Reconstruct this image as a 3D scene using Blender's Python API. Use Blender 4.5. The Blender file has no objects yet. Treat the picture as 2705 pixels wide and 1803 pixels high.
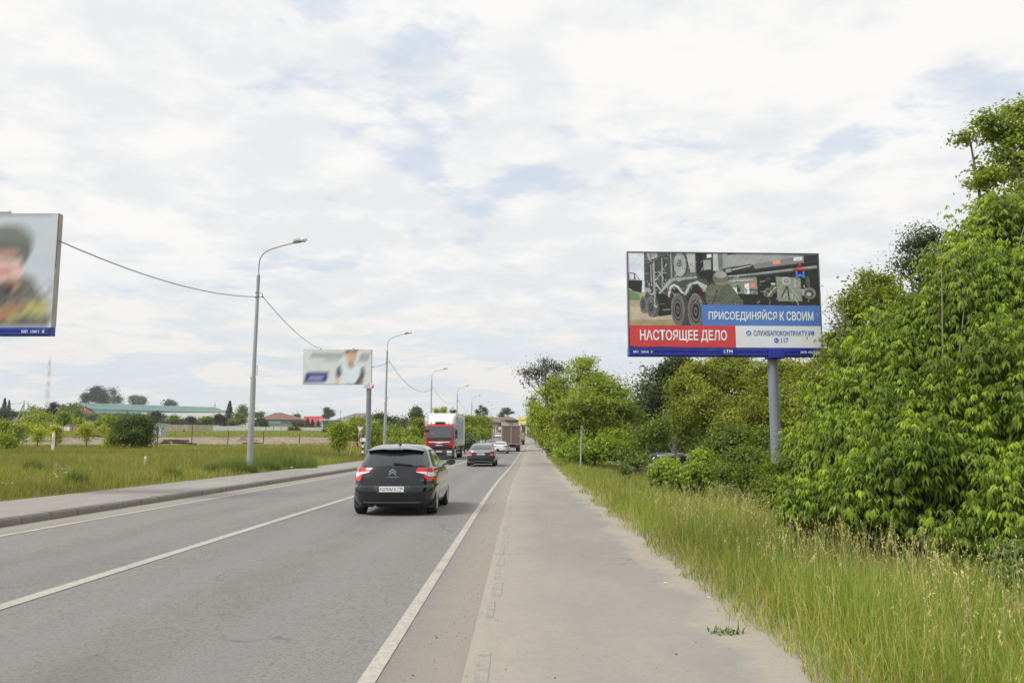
import bpy, math, random
import numpy as np
from mathutils import Vector, Matrix

# ------------------------------------------------------------------ camera, sky, sun, exposure
SC = bpy.context.scene
COL = SC.collection
FPX, CX, CY = 2180.0, 1352.5, 901.5            # focal length and centre of the photograph, in its pixels
PITCH, YAW = math.radians(6.76), math.radians(0.591)
CAM = Vector((0.0, 0.0, 1.5))
cam = bpy.data.cameras.new("camera"); cam.sensor_width = 36.0; cam.lens = 36.0 * FPX / 2705.0
cam.clip_start = 0.1; cam.clip_end = 6000.0
cam_ob = bpy.data.objects.new("camera", cam); COL.objects.link(cam_ob)
cam_ob.location = CAM; cam_ob.rotation_euler = (math.pi / 2 + PITCH, 0.0, YAW)
SC.camera = cam_ob
SC.view_settings.view_transform = 'Standard'
SC.view_settings.look = 'None'
SC.view_settings.exposure = 0.0
SC.view_settings.gamma = 1.0
SC.view_settings.use_curve_mapping = False
SC.cycles.max_bounces = 6
SC.cycles.transparent_max_bounces = 6

SUN_AZ, SUN_EL = math.radians(240), math.radians(48)
sdir = Vector((math.sin(SUN_AZ) * math.cos(SUN_EL), math.cos(SUN_AZ) * math.cos(SUN_EL), math.sin(SUN_EL)))
sun = bpy.data.lights.new("sun", 'SUN'); sun.energy = 3.3; sun.angle = math.radians(18); sun.color = (1.0, 0.965, 0.90)
sun_ob = bpy.data.objects.new("sun", sun); COL.objects.link(sun_ob)
sun_ob.rotation_euler = (-sdir).to_track_quat('-Z', 'Y').to_euler()
sun_ob.location = (0, 0, 60)

world = bpy.data.worlds.new("World"); SC.world = world; world.use_nodes = True
wn, wl = world.node_tree.nodes, world.node_tree.links
wn.clear()
def WN(t, **k):
    n = wn.new(t)
    for a, b in k.items(): setattr(n, a, b)
    return n
def wmath(op, a, b=None, c=None, clamp=False):
    n = WN('ShaderNodeMath', operation=op); n.use_clamp = clamp
    for i, v in enumerate((a, b, c)):
        if v is None: continue
        if isinstance(v, (int, float)): n.inputs[i].default_value = v
        else: wl.new(v, n.inputs[i])
    return n.outputs[0]
def wmix(f, a, b):
    n = WN('ShaderNodeMix', data_type='RGBA')
    if isinstance(f, (int, float)): n.inputs[0].default_value = f
    else: wl.new(f, n.inputs[0])
    for s, v in ((n.inputs[6], a), (n.inputs[7], b)):
        if isinstance(v, tuple): s.default_value = (*v, 1)
        else: wl.new(v, s)
    return n.outputs[2]
def wramp(v, a, b):
    n = WN('ShaderNodeMapRange'); n.interpolation_type = 'SMOOTHSTEP'
    wl.new(v, n.inputs[0]); n.inputs[1].default_value = a; n.inputs[2].default_value = b
    return n.outputs[0]
tc = WN('ShaderNodeTexCoord'); sep = WN('ShaderNodeSeparateXYZ'); wl.new(tc.outputs['Generated'], sep.inputs[0])
zz = wmath('MAXIMUM', sep.outputs[2], 0.0)
den = wmath('ADD', zz, 0.13)
cmb = WN('ShaderNodeCombineXYZ'); wl.new(wmath('DIVIDE', sep.outputs[0], den), cmb.inputs[0]); wl.new(wmath('DIVIDE', sep.outputs[1], den), cmb.inputs[1])
def wnoise(scale, detail, rough, off, dist=0.0, sy=1.0):
    mp = WN('ShaderNodeMapping'); mp.inputs['Location'].default_value = off; mp.inputs['Scale'].default_value = (1, sy, 1)
    wl.new(cmb.outputs[0], mp.inputs[0])
    n = WN('ShaderNodeTexNoise'); n.inputs['Scale'].default_value = scale; n.inputs['Detail'].default_value = detail
    n.inputs['Roughness'].default_value = rough; n.inputs['Distortion'].default_value = dist
    wl.new(mp.outputs[0], n.inputs[0]); return n.outputs[0]
sky = WN('ShaderNodeTexSky', sky_type='NISHITA', sun_disc=False, sun_elevation=SUN_EL, sun_rotation=SUN_AZ)
sky.air_density = 1.0; sky.dust_density = 2.0; sky.ozone_density = 1.0
n1 = wmath('ADD', wmath('MULTIPLY', wnoise(1.15, 4, 0.5, (5.0, 1.2, 0), 0.2), 0.50), wmath('MULTIPLY', wnoise(3.6, 10, 0.60, (3.1, 1.2, 0), 0.15), 0.50))
n2 = wnoise(0.8, 6, 0.55, (7.7, 4.2, 2.0), 0.2)
n3 = wnoise(4.2, 9, 0.56, (1.7, 9.2, 5.0), 0.1)
cover = wramp(n1, 0.370, 0.455)                                 # holes in the cloud deck
thin = wmath('MULTIPLY_ADD', cover, 0.60, 0.40)                 # thin veil even over the holes
shade = wramp(wmath('ADD', wmath('MULTIPLY', n3, 0.55), wmath('MULTIPLY', n2, 0.45)), 0.40, 0.56)
cloud = wmix(shade, (8.3, 8.45, 8.65), (9.8, 9.7, 9.55))
blue = wmix(0.22, sky.outputs[0], (5.9, 7.2, 9.3))
blue = wmix(0.80, sky.outputs[0], (6.3, 7.5, 9.2))
col = wmix(thin, blue, cloud)
# lower in the sky: pale blue-grey gaps between flat-based warm puffs
low = wramp(zz, 0.24, 0.06)
puff = wramp(wmath('ADD', wmath('MULTIPLY', wnoise(1.0, 5, 0.5, (2.4, 2.9, 8.0), 0.1), 0.6), wmath('MULTIPLY', wnoise(3.0, 9, 0.55, (0.4, 0.9, 3.0), 0.1), 0.4)), 0.485, 0.545)
lowcol = wmix(puff, (6.9, 7.65, 8.2), (9.0, 8.75, 8.4))
lowfade = wramp(zz, 0.085, 0.0)
lowcol = wmix(wmath('MULTIPLY', lowfade, 0.8), lowcol, (7.45, 7.75, 7.85))
col = wmix(wmath('MULTIPLY', low, 0.80), col, lowcol)
gr = wramp(sep.outputs[2], -0.02, -0.2)
col = wmix(gr, col, (2.2, 2.3, 2.0))
bg = WN('ShaderNodeBackground'); bg.inputs[1].default_value = 0.1
wl.new(col, bg.inputs[0])
wo = WN('ShaderNodeOutputWorld'); wl.new(bg.outputs[0], wo.inputs[0])

# ------------------------------------------------------------------ helpers
rng = np.random.default_rng(11)
random.seed(5)
RM = cam_ob.rotation_euler.to_matrix()
def at(px, py, Y):
    """world point on the ray through photo pixel (px, py) at world distance Y along the road"""
    d = RM @ Vector(((px - CX) / FPX, -(py - CY) / FPX, -1.0))
    k = (Y - CAM.y) / d.y
    return CAM + d * k
def gx(px, Y, py=1165): return at(px, py, Y).x
def gz(py, Y, px=1352): return at(px, py, Y).z
PX = lambda n, Y: n * Y / FPX                       # n photo pixels at distance Y, in metres

_yy = np.arange(-60, 3200, 2.0)
def _sm(tab, k=11):
    v = np.interp(_yy, tab[0], tab[1]); kk = np.ones(k) / k
    return np.convolve(np.pad(v, k // 2, mode='edge'), kk, mode='valid')
_R = _sm(([-60, 0, 36, 55, 80, 104, 125, 168, 200, 240, 280, 320, 400, 600, 3200], [.36, 0, -.2, -.23, -.22, -.16, 0, .42, .85, 1.45, 2.0, 2.7, 4.2, 5.6, 6.0]))
_C = _sm(([-60, 30, 42, 53, 100, 170, 200, 250, 300, 400, 600, 3200], [0, 0, .17, .38, .9, 1.9, 2.0, 1.3, 0, -5, -20, -100]))
_F = _sm(([-60, 40, 66, 80, 94, 120, 140, 200, 300, 400, 600, 3200], [.25, .3, .45, .58, .68, 1.1, 1.55, 2.6, 4.2, 5.8, 6.3, 6.5]))
R = lambda y: np.interp(y, _yy, _R)
C = lambda y: np.interp(y, _yy, _C)
F = lambda y: np.interp(y, _yy, _F)
def G(x, y):
    """height of the ground"""
    x = np.asarray(x, float); y = np.asarray(y, float)
    u = x - C(y); r = R(y); f = F(y)
    tl = np.clip((-12.4 - u) / 9.0, 0, 1); tl = tl * tl * (3 - 2 * tl)
    left = (r + .10) * (1 - tl) + f * tl
    right = r + np.interp(u, [0, 1.9, 2.4, 4.2, 7, 12, 30, 300], [.0, .0, -.03, -.28, -.6, -.95, -1.15, -1.0])
    far = np.clip((y - 170) / 110, 0, 1)
    right = right * (1 - far) + np.where(u > 6, f, r) * far
    return np.where(u < -11, left, np.where(u > 1, right, r))

def srgb(r, g, b, k=1.0):
    f = lambda c: ((c / 255) / 12.92 if c / 255 <= .04045 else ((c / 255 + .055) / 1.055) ** 2.4) * k
    return (f(r), f(g), f(b))

# ------------------------------------------------------------------ materials
MATS = {}
def mat(name, color=(.5, .5, .5), rough=.6, metal=0.0, coat=0.0, spec=0.5, noise=0.0, nscale=8.0, bump=0.0, bscale=60.0, attr=False, trans=0.0, dirt=None, stretch=(1, 1, 1)):
    if name in MATS: return MATS[name]
    m = bpy.data.materials.new(name); m.use_nodes = True
    nt = m.node_tree; N, L = nt.nodes, nt.links
    p = N['Principled BSDF']
    p.inputs['Roughness'].default_value = rough; p.inputs['Metallic'].default_value = metal
    p.inputs['Coat Weight'].default_value = coat; p.inputs['Coat Roughness'].default_value = .04
    p.inputs['Specular IOR Level'].default_value = spec
    p.inputs['Base Color'].default_value = (*color, 1)
    src = None
    if attr:
        a = N.new('ShaderNodeAttribute'); a.attribute_name = 'Col'; src = a.outputs['Color']
    t = N.new('ShaderNodeTexCoord'); mp = N.new('ShaderNodeMapping'); mp.inputs['Scale'].default_value = stretch
    L.new(t.outputs['Object'], mp.inputs[0])
    if noise > 0:
        n = N.new('ShaderNodeTexNoise'); n.inputs['Scale'].default_value = nscale; n.inputs['Detail'].default_value = 7; n.inputs['Roughness'].default_value = .62
        L.new(mp.outputs[0], n.inputs[0])
        r = N.new('ShaderNodeMapRange'); r.inputs[1].default_value = .3; r.inputs[2].default_value = .7
        r.inputs[3].default_value = 1 - noise; r.inputs[4].default_value = 1 + noise * .7
        L.new(n.outputs[0], r.inputs[0])
        v = N.new('ShaderNodeVectorMath'); v.operation = 'SCALE'
        if src: L.new(src, v.inputs[0])
        else: v.inputs[0].default_value = color
        L.new(r.outputs[0], v.inputs['Scale']); src = v.outputs[0]
    if dirt:
        n = N.new('ShaderNodeTexNoise'); n.inputs['Scale'].default_value = dirt[1]; n.inputs['Detail'].default_value = 8; n.inputs['Roughness'].default_value = .7
        L.new(mp.outputs[0], n.inputs[0])
        r = N.new('ShaderNodeMapRange'); r.inputs[1].default_value = .5; r.inputs[2].default_value = .68; r.inputs[4].default_value = dirt[2]
        L.new(n.outputs[0], r.inputs[0])
        x = N.new('ShaderNodeMix'); x.data_type = 'RGBA'; L.new(r.outputs[0], x.inputs[0])
        if src: L.new(src, x.inputs[6])
        else: x.inputs[6].default_value = (*color, 1)
        x.inputs[7].default_value = (*dirt[0], 1); src = x.outputs[2]
    if src: L.new(src, p.inputs['Base Color'])
    if bump > 0:
        n = N.new('ShaderNodeTexNoise'); n.inputs['Scale'].default_value = bscale; n.inputs['Detail'].default_value = 5
        L.new(mp.outputs[0], n.inputs[0])
        b = N.new('ShaderNodeBump'); b.inputs['Strength'].default_value = bump; b.inputs['Distance'].default_value = .02
        L.new(n.outputs[0], b.inputs['Height']); L.new(b.outputs[0], p.inputs['Normal'])
    if trans > 0:
        tr = N.new('ShaderNodeBsdfTranslucent'); mx = N.new('ShaderNodeMixShader'); mx.inputs[0].default_value = trans
        if src:
            v2 = N.new('ShaderNodeVectorMath'); v2.operation = 'MULTIPLY'; v2.inputs[1].default_value = (1.5, 1.35, .55)
            L.new(src, v2.inputs[0]); L.new(v2.outputs[0], tr.inputs[0])
        o = N['Material Output']; L.new(p.outputs[0], mx.inputs[1]); L.new(tr.outputs[0], mx.inputs[2]); L.new(mx.outputs[0], o.inputs[0])
    MATS[name] = m; return m

# ------------------------------------------------------------------ mesh helpers
def link(name, me, parent=None, loc=None, m=None):
    o = bpy.data.objects.new(name, me); COL.objects.link(o)
    if m is not None and me is not None:
        for q in (m if isinstance(m, (list, tuple)) else [m]): me.materials.append(q)
    if parent is not None: o.parent = parent
    if loc is not None: o.location = loc
    return o
def tag(o, label=None, cat=None, group=None, kind=None):
    if label: o['label'] = label
    if cat: o['category'] = cat
    if group: o['group'] = group
    if kind: o['kind'] = kind
    return o
def thing(name, label, cat, loc=(0, 0, 0), rz=0.0, group=None):
    o = bpy.data.objects.new(name, None); COL.objects.link(o); o.empty_display_size = .2
    o.location = loc; o.rotation_euler = (0, 0, rz)
    return tag(o, label, cat, group)
def tri_mesh(name, V, T, m, parent=None, col=None, smooth=False, loc=None):
    """fast mesh of triangles from numpy arrays"""
    V = np.asarray(V, np.float32).reshape(-1, 3); T = np.asarray(T, np.int32).reshape(-1, 3)
    me = bpy.data.meshes.new(name)
    me.vertices.add(len(V)); me.vertices.foreach_set('co', V.ravel())
    me.loops.add(T.size); me.loops.foreach_set('vertex_index', T.ravel())
    me.polygons.add(len(T)); me.polygons.foreach_set('loop_start', np.arange(0, T.size, 3, dtype=np.int32))
    if col is not None:
        c = np.ones((len(V), 4), np.float32); c[:, :3] = col
        a = me.color_attributes.new('Col', 'FLOAT_COLOR', 'POINT'); a.data.foreach_set('color', c.ravel())
    me.update(calc_edges=True)
    me.shade_smooth() if smooth else me.shade_flat()
    return link(name, me, parent, loc, m)

class MB:
    """collects shapes and links them as one mesh"""
    def __init__(s): s.v = []; s.f = []; s.mi = []; s.cur = 0
    def add(s, V, Fc):
        b = len(s.v); s.v.extend([tuple(p) for p in V])
        for f in Fc: s.f.append([b + i for i in f]); s.mi.append(s.cur)
        return s
    def box(s, c, d, rz=0.0, rx=0.0, ry=0.0, bev=0.0):
        hx, hy, hz = d[0] / 2, d[1] / 2, d[2] / 2
        if bev > 0:
            b = min(bev, hx * .9, hy * .9, hz * .9); P = []
            for sx in (-1, 1):
                for sy in (-1, 1):
                    for sz in (-1, 1):
                        P += [(sx * hx, sy * (hy - b), sz * (hz - b)), (sx * (hx - b), sy * hy, sz * (hz - b)), (sx * (hx - b), sy * (hy - b), sz * hz)]
            I = lambda x, y, z, k: ((x > 0) * 4 + (y > 0) * 2 + (z > 0)) * 3 + k
            Fc = []
            for a in (-1, 1):
                Fc.append([I(a, -1, -1, 0), I(a, 1, -1, 0), I(a, 1, 1, 0), I(a, -1, 1, 0)][::a])
                Fc.append([I(1, a, -1, 1), I(-1, a, -1, 1), I(-1, a, 1, 1), I(1, a, 1, 1)][::a])
                Fc.append([I(-1, -1, a, 2), I(1, -1, a, 2), I(1, 1, a, 2), I(-1, 1, a, 2)][::a])
                for c2 in (-1, 1):
                    Fc.append([I(a, c2, -1, 0), I(a, c2, 1, 0), I(a, c2, 1, 1), I(a, c2, -1, 1)][::-a * c2])
                    Fc.append([I(a, -1, c2, 0), I(a, 1, c2, 0), I(a, 1, c2, 2), I(a, -1, c2, 2)][::a * c2])
                    Fc.append([I(-1, a, c2, 1), I(1, a, c2, 1), I(1, a, c2, 2), I(-1, a, c2, 2)][::-a * c2])
                    for c3 in (-1, 1):
                        Fc.append([I(a, c2, c3, 0), I(a, c2, c3, 1), I(a, c2, c3, 2)][::a * c2 * c3])
        else:
            P = [(x * hx, y * hy, z * hz) for x in (-1, 1) for y in (-1, 1) for z in (-1, 1)]
            Fc = [(0, 1, 3, 2), (4, 6, 7, 5), (0, 4, 5, 1), (2, 3, 7, 6), (0, 2, 6, 4), (1, 5, 7, 3)]
        M = Matrix.Rotation(rz, 3, 'Z') @ Matrix.Rotation(ry, 3, 'Y') @ Matrix.Rotation(rx, 3, 'X'); c = Vector(c)
        return s.add([M @ Vector(p) + c for p in P], Fc)
    def tube(s, pts, rad, n=8, caps=True):
        pts = [Vector(p) for p in pts]
        if isinstance(rad, (int, float)): rad = [rad] * len(pts)
        V = []; Fc = []; up = None
        for i, p in enumerate(pts):
            t = (pts[min(i + 1, len(pts) - 1)] - pts[max(i - 1, 0)]).normalized()
            if up is None: up = Vector((0, 0, 1)) if abs(t.z) < .9 else Vector((1, 0, 0))
            a = t.cross(up)
            if a.length < 1e-5: a = t.orthogonal()
            a.normalize(); b = a.cross(t).normalized(); up = b
            for k in range(n):
                w = 2 * math.pi * k / n
                V.append(p + (a * math.cos(w) + b * math.sin(w)) * rad[i])
        for i in range(len(pts) - 1):
            for k in range(n):
                Fc.append((i * n + k, i * n + (k + 1) % n, (i + 1) * n + (k + 1) % n, (i + 1) * n + k))
        if caps: Fc.append(tuple(range(n - 1, -1, -1))); Fc.append(tuple((len(pts) - 1) * n + k for k in range(n)))
        return s.add(V, Fc)
    def lathe(s, prof, c=(0, 0, 0), n=24, axis='Z'):
        """profile of (radius, height) turned about the axis"""
        V = []; Fc = []; c = Vector(c)
        for r, h in prof:
            for k in range(n):
                w = 2 * math.pi * k / n; a, b = r * math.cos(w), r * math.sin(w)
                V.append(c + Vector({'Z': (a, b, h), 'X': (h, a, b), 'Y': (b, h, a)}[axis]))
        for i in range(len(prof) - 1):
            for k in range(n):
                Fc.append((i * n + k, i * n + (k + 1) % n, (i + 1) * n + (k + 1) % n, (i + 1) * n + k))
        return s.add(V, Fc)
    def prism(s, poly, d0, d1, axis='Y'):
        """polygon (2D) swept from d0 to d1 along the axis"""
        mk = {'Y': lambda p, d: (p[0], d, p[1]), 'X': lambda p, d: (d, p[0], p[1]), 'Z': lambda p, d: (p[0], p[1], d)}[axis]
        n = len(poly)
        ar = sum(poly[i][0] * poly[(i + 1) % n][1] - poly[(i + 1) % n][0] * poly[i][1] for i in range(n))
        flip = (ar > 0) == (axis == 'Y')
        V = [mk(p, d0) for p in poly] + [mk(p, d1) for p in poly]
        Fc = [tuple(range(n)), tuple(range(2 * n - 1, n - 1, -1))] + [(i, n + i, n + (i + 1) % n, (i + 1) % n) for i in range(n)]
        if not flip: Fc = [f[::-1] for f in Fc]
        if d1 < d0: Fc = [f[::-1] for f in Fc]
        return s.add(V, Fc)
    def build(s, name, m, parent=None, smooth=False, loc=None, kind=None):
        me = bpy.data.meshes.new(name); me.from_pydata(s.v, [], s.f)
        o = link(name, me, parent, loc, m)
        if isinstance(m, (list, tuple)): me.polygons.foreach_set('material_index', s.mi)
        if smooth:
            me.shade_smooth()
            try: me.set_sharp_from_angle(angle=math.radians(38))
            except Exception: pass
        if kind: o['kind'] = kind
        return o
def bx(name, c, d, m, parent=None, **k): return MB().box(c, d, **k).build(name, m, parent)

def text(name, body, box, m, parent, depth_axis_y=0.0, kind=None, res=2, bold=0.0):
    """lettering in the XZ plane facing -Y; box = (x0, x1, z0, z1) that it fills"""
    cu = bpy.data.curves.new(name, 'FONT'); cu.body = body; cu.size = 1.0; cu.resolution_u = res; cu.offset = bold
    t = bpy.data.objects.new(name, cu); COL.objects.link(t)
    dg = bpy.context.evaluated_depsgraph_get(); me = bpy.data.meshes.new_from_object(t.evaluated_get(dg))
    bpy.data.objects.remove(t); bpy.data.curves.remove(cu)
    n = len(me.vertices); a = np.empty(n * 3, np.float32); me.vertices.foreach_get('co', a); a = a.reshape(-1, 3)
    lo, hi = a.min(0), a.max(0)
    x = box[0] + (a[:, 0] - lo[0]) / (hi[0] - lo[0]) * (box[1] - box[0])
    z = box[2] + (a[:, 1] - lo[1]) / (hi[1] - lo[1]) * (box[3] - box[2])
    a = np.stack([x, np.full(n, depth_axis_y), z], 1).astype(np.float32); me.vertices.foreach_set('co', a.ravel()); me.update()
    me.materials.clear()
    return link(name, me, parent, None, m)
def copy_tree(o, parent=None):
    c = o.copy(); COL.objects.link(c)
    if parent is not None: c.parent = parent
    for ch in [q for q in bpy.data.objects if q.parent == o]: copy_tree(ch, c)
    return c
# ------------------------------------------------------------------ ground, road, pavements
def node_mat(name):
    m = bpy.data.materials.new(name); m.use_nodes = True
    nt = m.node_tree; N, L = nt.nodes, nt.links; p = N['Principled BSDF']
    class K: pass
    k = K(); k.N, k.L, k.p, k.m = N, L, p, m
    tcn = N.new('ShaderNodeTexCoord'); k.pos = tcn.outputs['Object']
    def sock(s, v):
        if isinstance(v, (int, float)): s.default_value = v
        elif isinstance(v, tuple): s.default_value = v if len(v) == len(s.default_value) else (*v, 1)
        else: L.new(v, s)
    def math_(op, a, b=0.0, clamp=False):
        n = N.new('ShaderNodeMath'); n.operation = op; n.use_clamp = clamp; sock(n.inputs[0], a); sock(n.inputs[1], b); return n.outputs[0]
    def noise(scale, detail=6, rough=.6, stretch=(1, 1, 1), dist=0.0, off=(0, 0, 0)):
        mp = N.new('ShaderNodeMapping'); mp.inputs['Scale'].default_value = stretch; mp.inputs['Location'].default_value = off; L.new(k.pos, mp.inputs[0])
        n = N.new('ShaderNodeTexNoise'); n.inputs['Scale'].default_value = scale; n.inputs['Detail'].default_value = detail
        n.inputs['Roughness'].default_value = rough; n.inputs['Distortion'].default_value = dist; L.new(mp.outputs[0], n.inputs[0]); return n.outputs[0]
    def rng_(v, a, b, c=0.0, d=1.0, smooth=False):
        n = N.new('ShaderNodeMapRange'); sock(n.inputs[0], v)
        if smooth: n.interpolation_type = 'SMOOTHSTEP'
        for i, q in enumerate((a, b, c, d)): n.inputs[i + 1].default_value = q
        return n.outputs[0]
    def mix(f, a, b):
        n = N.new('ShaderNodeMix'); n.data_type = 'RGBA'; sock(n.inputs[0], f); sock(n.inputs[6], a); sock(n.inputs[7], b); return n.outputs[2]
    def bump(h, strength=.3, dist=.01):
        n = N.new('ShaderNodeBump'); n.inputs['Strength'].default_value = strength; n.inputs['Distance'].default_value = dist; L.new(h, n.inputs['Height']); L.new(n.outputs[0], p.inputs['Normal'])
    def attr(nm):
        n = N.new('ShaderNodeAttribute'); n.attribute_name = nm; return n.outputs['Fac']
    sp = N.new('ShaderNodeSeparateXYZ'); L.new(k.pos, sp.inputs[0]); k.x, k.y, k.z = sp.outputs
    k.math, k.noise, k.rng, k.mix, k.bump, k.attr = math_, noise, rng_, mix, bump, attr
    p.inputs['Roughness'].default_value = .85; p.inputs['Specular IOR Level'].default_value = .25
    return k

# one ground sheet to the horizon
def grid_sheet(name, xs, ys, zf, m, attrs=None, follow=False, kind='structure', label=None):
    X, Y = np.meshgrid(xs, ys); Xw = X + C(Y) if follow else X
    Z = zf(X, Y) if follow else zf(Xw, Y)
    V = np.stack([Xw.ravel(), Y.ravel(), Z.ravel()], 1).astype(np.float32)
    nx, ny = len(xs), len(ys); i = np.arange((ny - 1) * (nx - 1)); a = (i // (nx - 1)) * nx + i % (nx - 1)
    T = np.concatenate([np.stack([a, a + 1, a + nx + 1], 1), np.stack([a, a + nx + 1, a + nx], 1)])
    o = tri_mesh(name, V, T, m, smooth=True)
    at_ = o.data.attributes.new('u', 'FLOAT', 'POINT'); at_.data.foreach_set('value', (Xw - C(Y)).ravel().astype(np.float32))
    o['kind'] = kind
    if label: o['label'] = label
    return o
k = node_mat('earth_and_turf')
big = k.noise(.09, 5, .6); mid = k.noise(1.2, 7, .65); fine = k.noise(14, 6, .7)
green = k.mix(k.rng(mid, .35, .65), (.060, .095, .022), (.115, .155, .035))
green = k.mix(k.rng(big, .42, .62), green, (.15, .165, .055))
soil = k.mix(k.rng(k.noise(.8, 8, .7), .35, .65), (.19, .145, .105), (.33, .27, .205))
soil = k.mix(k.rng(k.noise(.5, 6, .7, (.2, 1.6, 1), 0, (5, 9, 0)), .56, .64), soil, (.10, .062, .042))
yy = k.math('ADD', k.y, k.math('MULTIPLY', k.math('SUBTRACT', k.noise(.055, 6, .6), .5), 60.0))
band = k.math('MULTIPLY', k.rng(yy, 86, 90), k.rng(yy, 150, 143))
band = k.math('MULTIPLY', band, k.rng(k.x, -16, -20))
right = k.mix(k.rng(k.noise(2.0, 6, .6), .4, .6), (.045, .05, .02), (.10, .085, .05))
base = k.mix(k.rng(k.x, 0.5, 2.0), green, right)
base = k.mix(band, base, soil)
edge = k.math('MULTIPLY', k.rng(k.math('ADD', k.attr('u'), k.math('MULTIPLY', k.math('SUBTRACT', k.noise(1.3, 8, .65), .5), 1.1)), 2.55, 2.25), k.rng(k.attr('u'), -2, 0))
base = k.mix(edge, base, (.34, .30, .235))
k.L.new(base, k.p.inputs['Base Color']); k.bump(fine, .6, .05)
xs = np.unique(np.concatenate([np.linspace(-900, -120, 18), np.linspace(-120, -30, 31), np.linspace(-30, -12.4, 23), [-12.2, -9.3, -5, -.6, .2, 1.2, 1.7], np.linspace(2, 14, 25), np.linspace(14, 60, 24), np.linspace(60, 900, 16)]))
ys = np.unique(np.concatenate([np.linspace(-60, 0, 10), np.linspace(0, 60, 61), np.linspace(60, 200, 71), np.linspace(200, 440, 49), np.linspace(440, 1600, 20)]))
def gz_sheet(u, y):
    x = u + C(y); z = G(x, y)
    under = (u > -12.35) & (u < 1.75)
    z = np.where(under, R(y) - .08, z)
    bumpy = np.where((u < -20) | (u > 8), np.sin(x * .31 + y * .13) * np.sin(y * .23 - x * .11) * .10, 0)
    dirt = (u < -18) & (y > 84) & (y < 150)
    return z + bumpy + np.where(dirt, np.abs(np.sin(x * .5 + 1) * np.sin(y * .45 + x * .2)) * .35, 0)
ground = grid_sheet('ground', xs, ys, gz_sheet, k.m, follow=True, label='meadow and bare soil either side of the road')

# asphalt road
k = node_mat('asphalt')
u = k.attr('u')
spk = k.noise(80, 3, .8); spk2 = k.noise(27, 5, .85); mott = k.noise(5.5, 6, .8); wear = k.noise(.5, 7, .65, (1, .12, 1)); patch_ = k.noise(2.2, 7, .7, (1, .35, 1))
base = k.mix(k.rng(wear, .35, .65), (.178, .174, .168), (.222, .216, .206))
base = k.mix(k.math('MULTIPLY', k.rng(spk, .58, .72), .55), base, (.30, .30, .29))
base = k.mix(k.math('MULTIPLY', k.rng(spk2, .49, .37), .85), base, (.075, .070, .064))
base = k.mix(k.math('MULTIPLY', k.rng(mott, .40, .60), .22), base, (.27, .262, .25))
# brownish oil drip along the middle of each lane, paler wheel paths
def lane(c, w): return k.rng(k.math('ABSOLUTE', k.math('SUBTRACT', u, c)), w, w * .25, 0, 1, True)
oil = k.math('MAXIMUM', lane(-2.9, .62), lane(-6.75, .62))
oil = k.math('MULTIPLY', oil, k.rng(patch_, .40, .62))
base = k.mix(k.math('MULTIPLY', oil, .30), base, (.12, .10, .08))
tracks = k.math('MAXIMUM', k.math('MAXIMUM', lane(-2.1, .42), lane(-3.75, .42)), k.math('MAXIMUM', lane(-5.9, .42), lane(-7.6, .42)))
base = k.mix(k.math('MULTIPLY', tracks, .30), base, (.215, .215, .213))
# dusty, sandy gutters
wob = k.math('MULTIPLY', k.math('SUBTRACT', k.noise(1.6, 8, .7), .5), .55)
du = k.math('ADD', u, wob)
gut = k.math('MAXIMUM', k.rng(du, -.98, -.55), k.rng(du, -8.72, -9.15))
base = k.mix(k.math('MULTIPLY', gut, .85), base, (.30, .265, .215))
dust = k.math('MAXIMUM', k.rng(u, -1.3, -.6), k.rng(u, -8.5, -8.8))
base = k.mix(k.math('MULTIPLY', dust, .5), base, (.26, .24, .21))
# fine cracks
vor = k.N.new('ShaderNodeTexVoronoi'); vor.feature = 'DISTANCE_TO_EDGE'; vor.inputs['Scale'].default_value = .23
vn = k.N.new('ShaderNodeTexNoise'); vn.inputs['Scale'].default_value = 2.5; vn.inputs['Detail'].default_value = 5; k.L.new(k.pos, vn.inputs[0])
va = k.N.new('ShaderNodeVectorMath'); va.operation = 'MULTIPLY_ADD'; k.L.new(vn.outputs['Color'], va.inputs[0]); va.inputs[1].default_value = (.9, .9, 0); k.L.new(k.pos, va.inputs[2])
k.L.new(va.outputs[0], vor.inputs['Vector'])
crack = k.math('MULTIPLY', k.rng(vor.outputs['Distance'], .0032, .0012), k.rng(k.noise(.35, 4, .5, (1, 1, 1), 0, (3, 1, 0)), .52, .60))
base = k.mix(k.math('MULTIPLY', crack, .7), base, (.05, .046, .04))
k.L.new(base, k.p.inputs['Base Color']); k.p.inputs['Roughness'].default_value = .8; k.p.inputs['Specular IOR Level'].default_value = .3
k.bump(spk2, .7, .012)
ASPH = k.m
ysr = np.unique(np.concatenate([np.linspace(-30, 80, 56), np.linspace(80, 420, 86), np.linspace(420, 900, 25)]))
grid_sheet('road', np.array([-9.56, -7, -4.8, -2.9, -1.0, -.36]), ysr, lambda u, y: R(y) + np.interp(u, [-9.6, -4.8, -.3], [-.02, .0, -.012]), ASPH, follow=True, label='two lane grey asphalt road')

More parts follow.
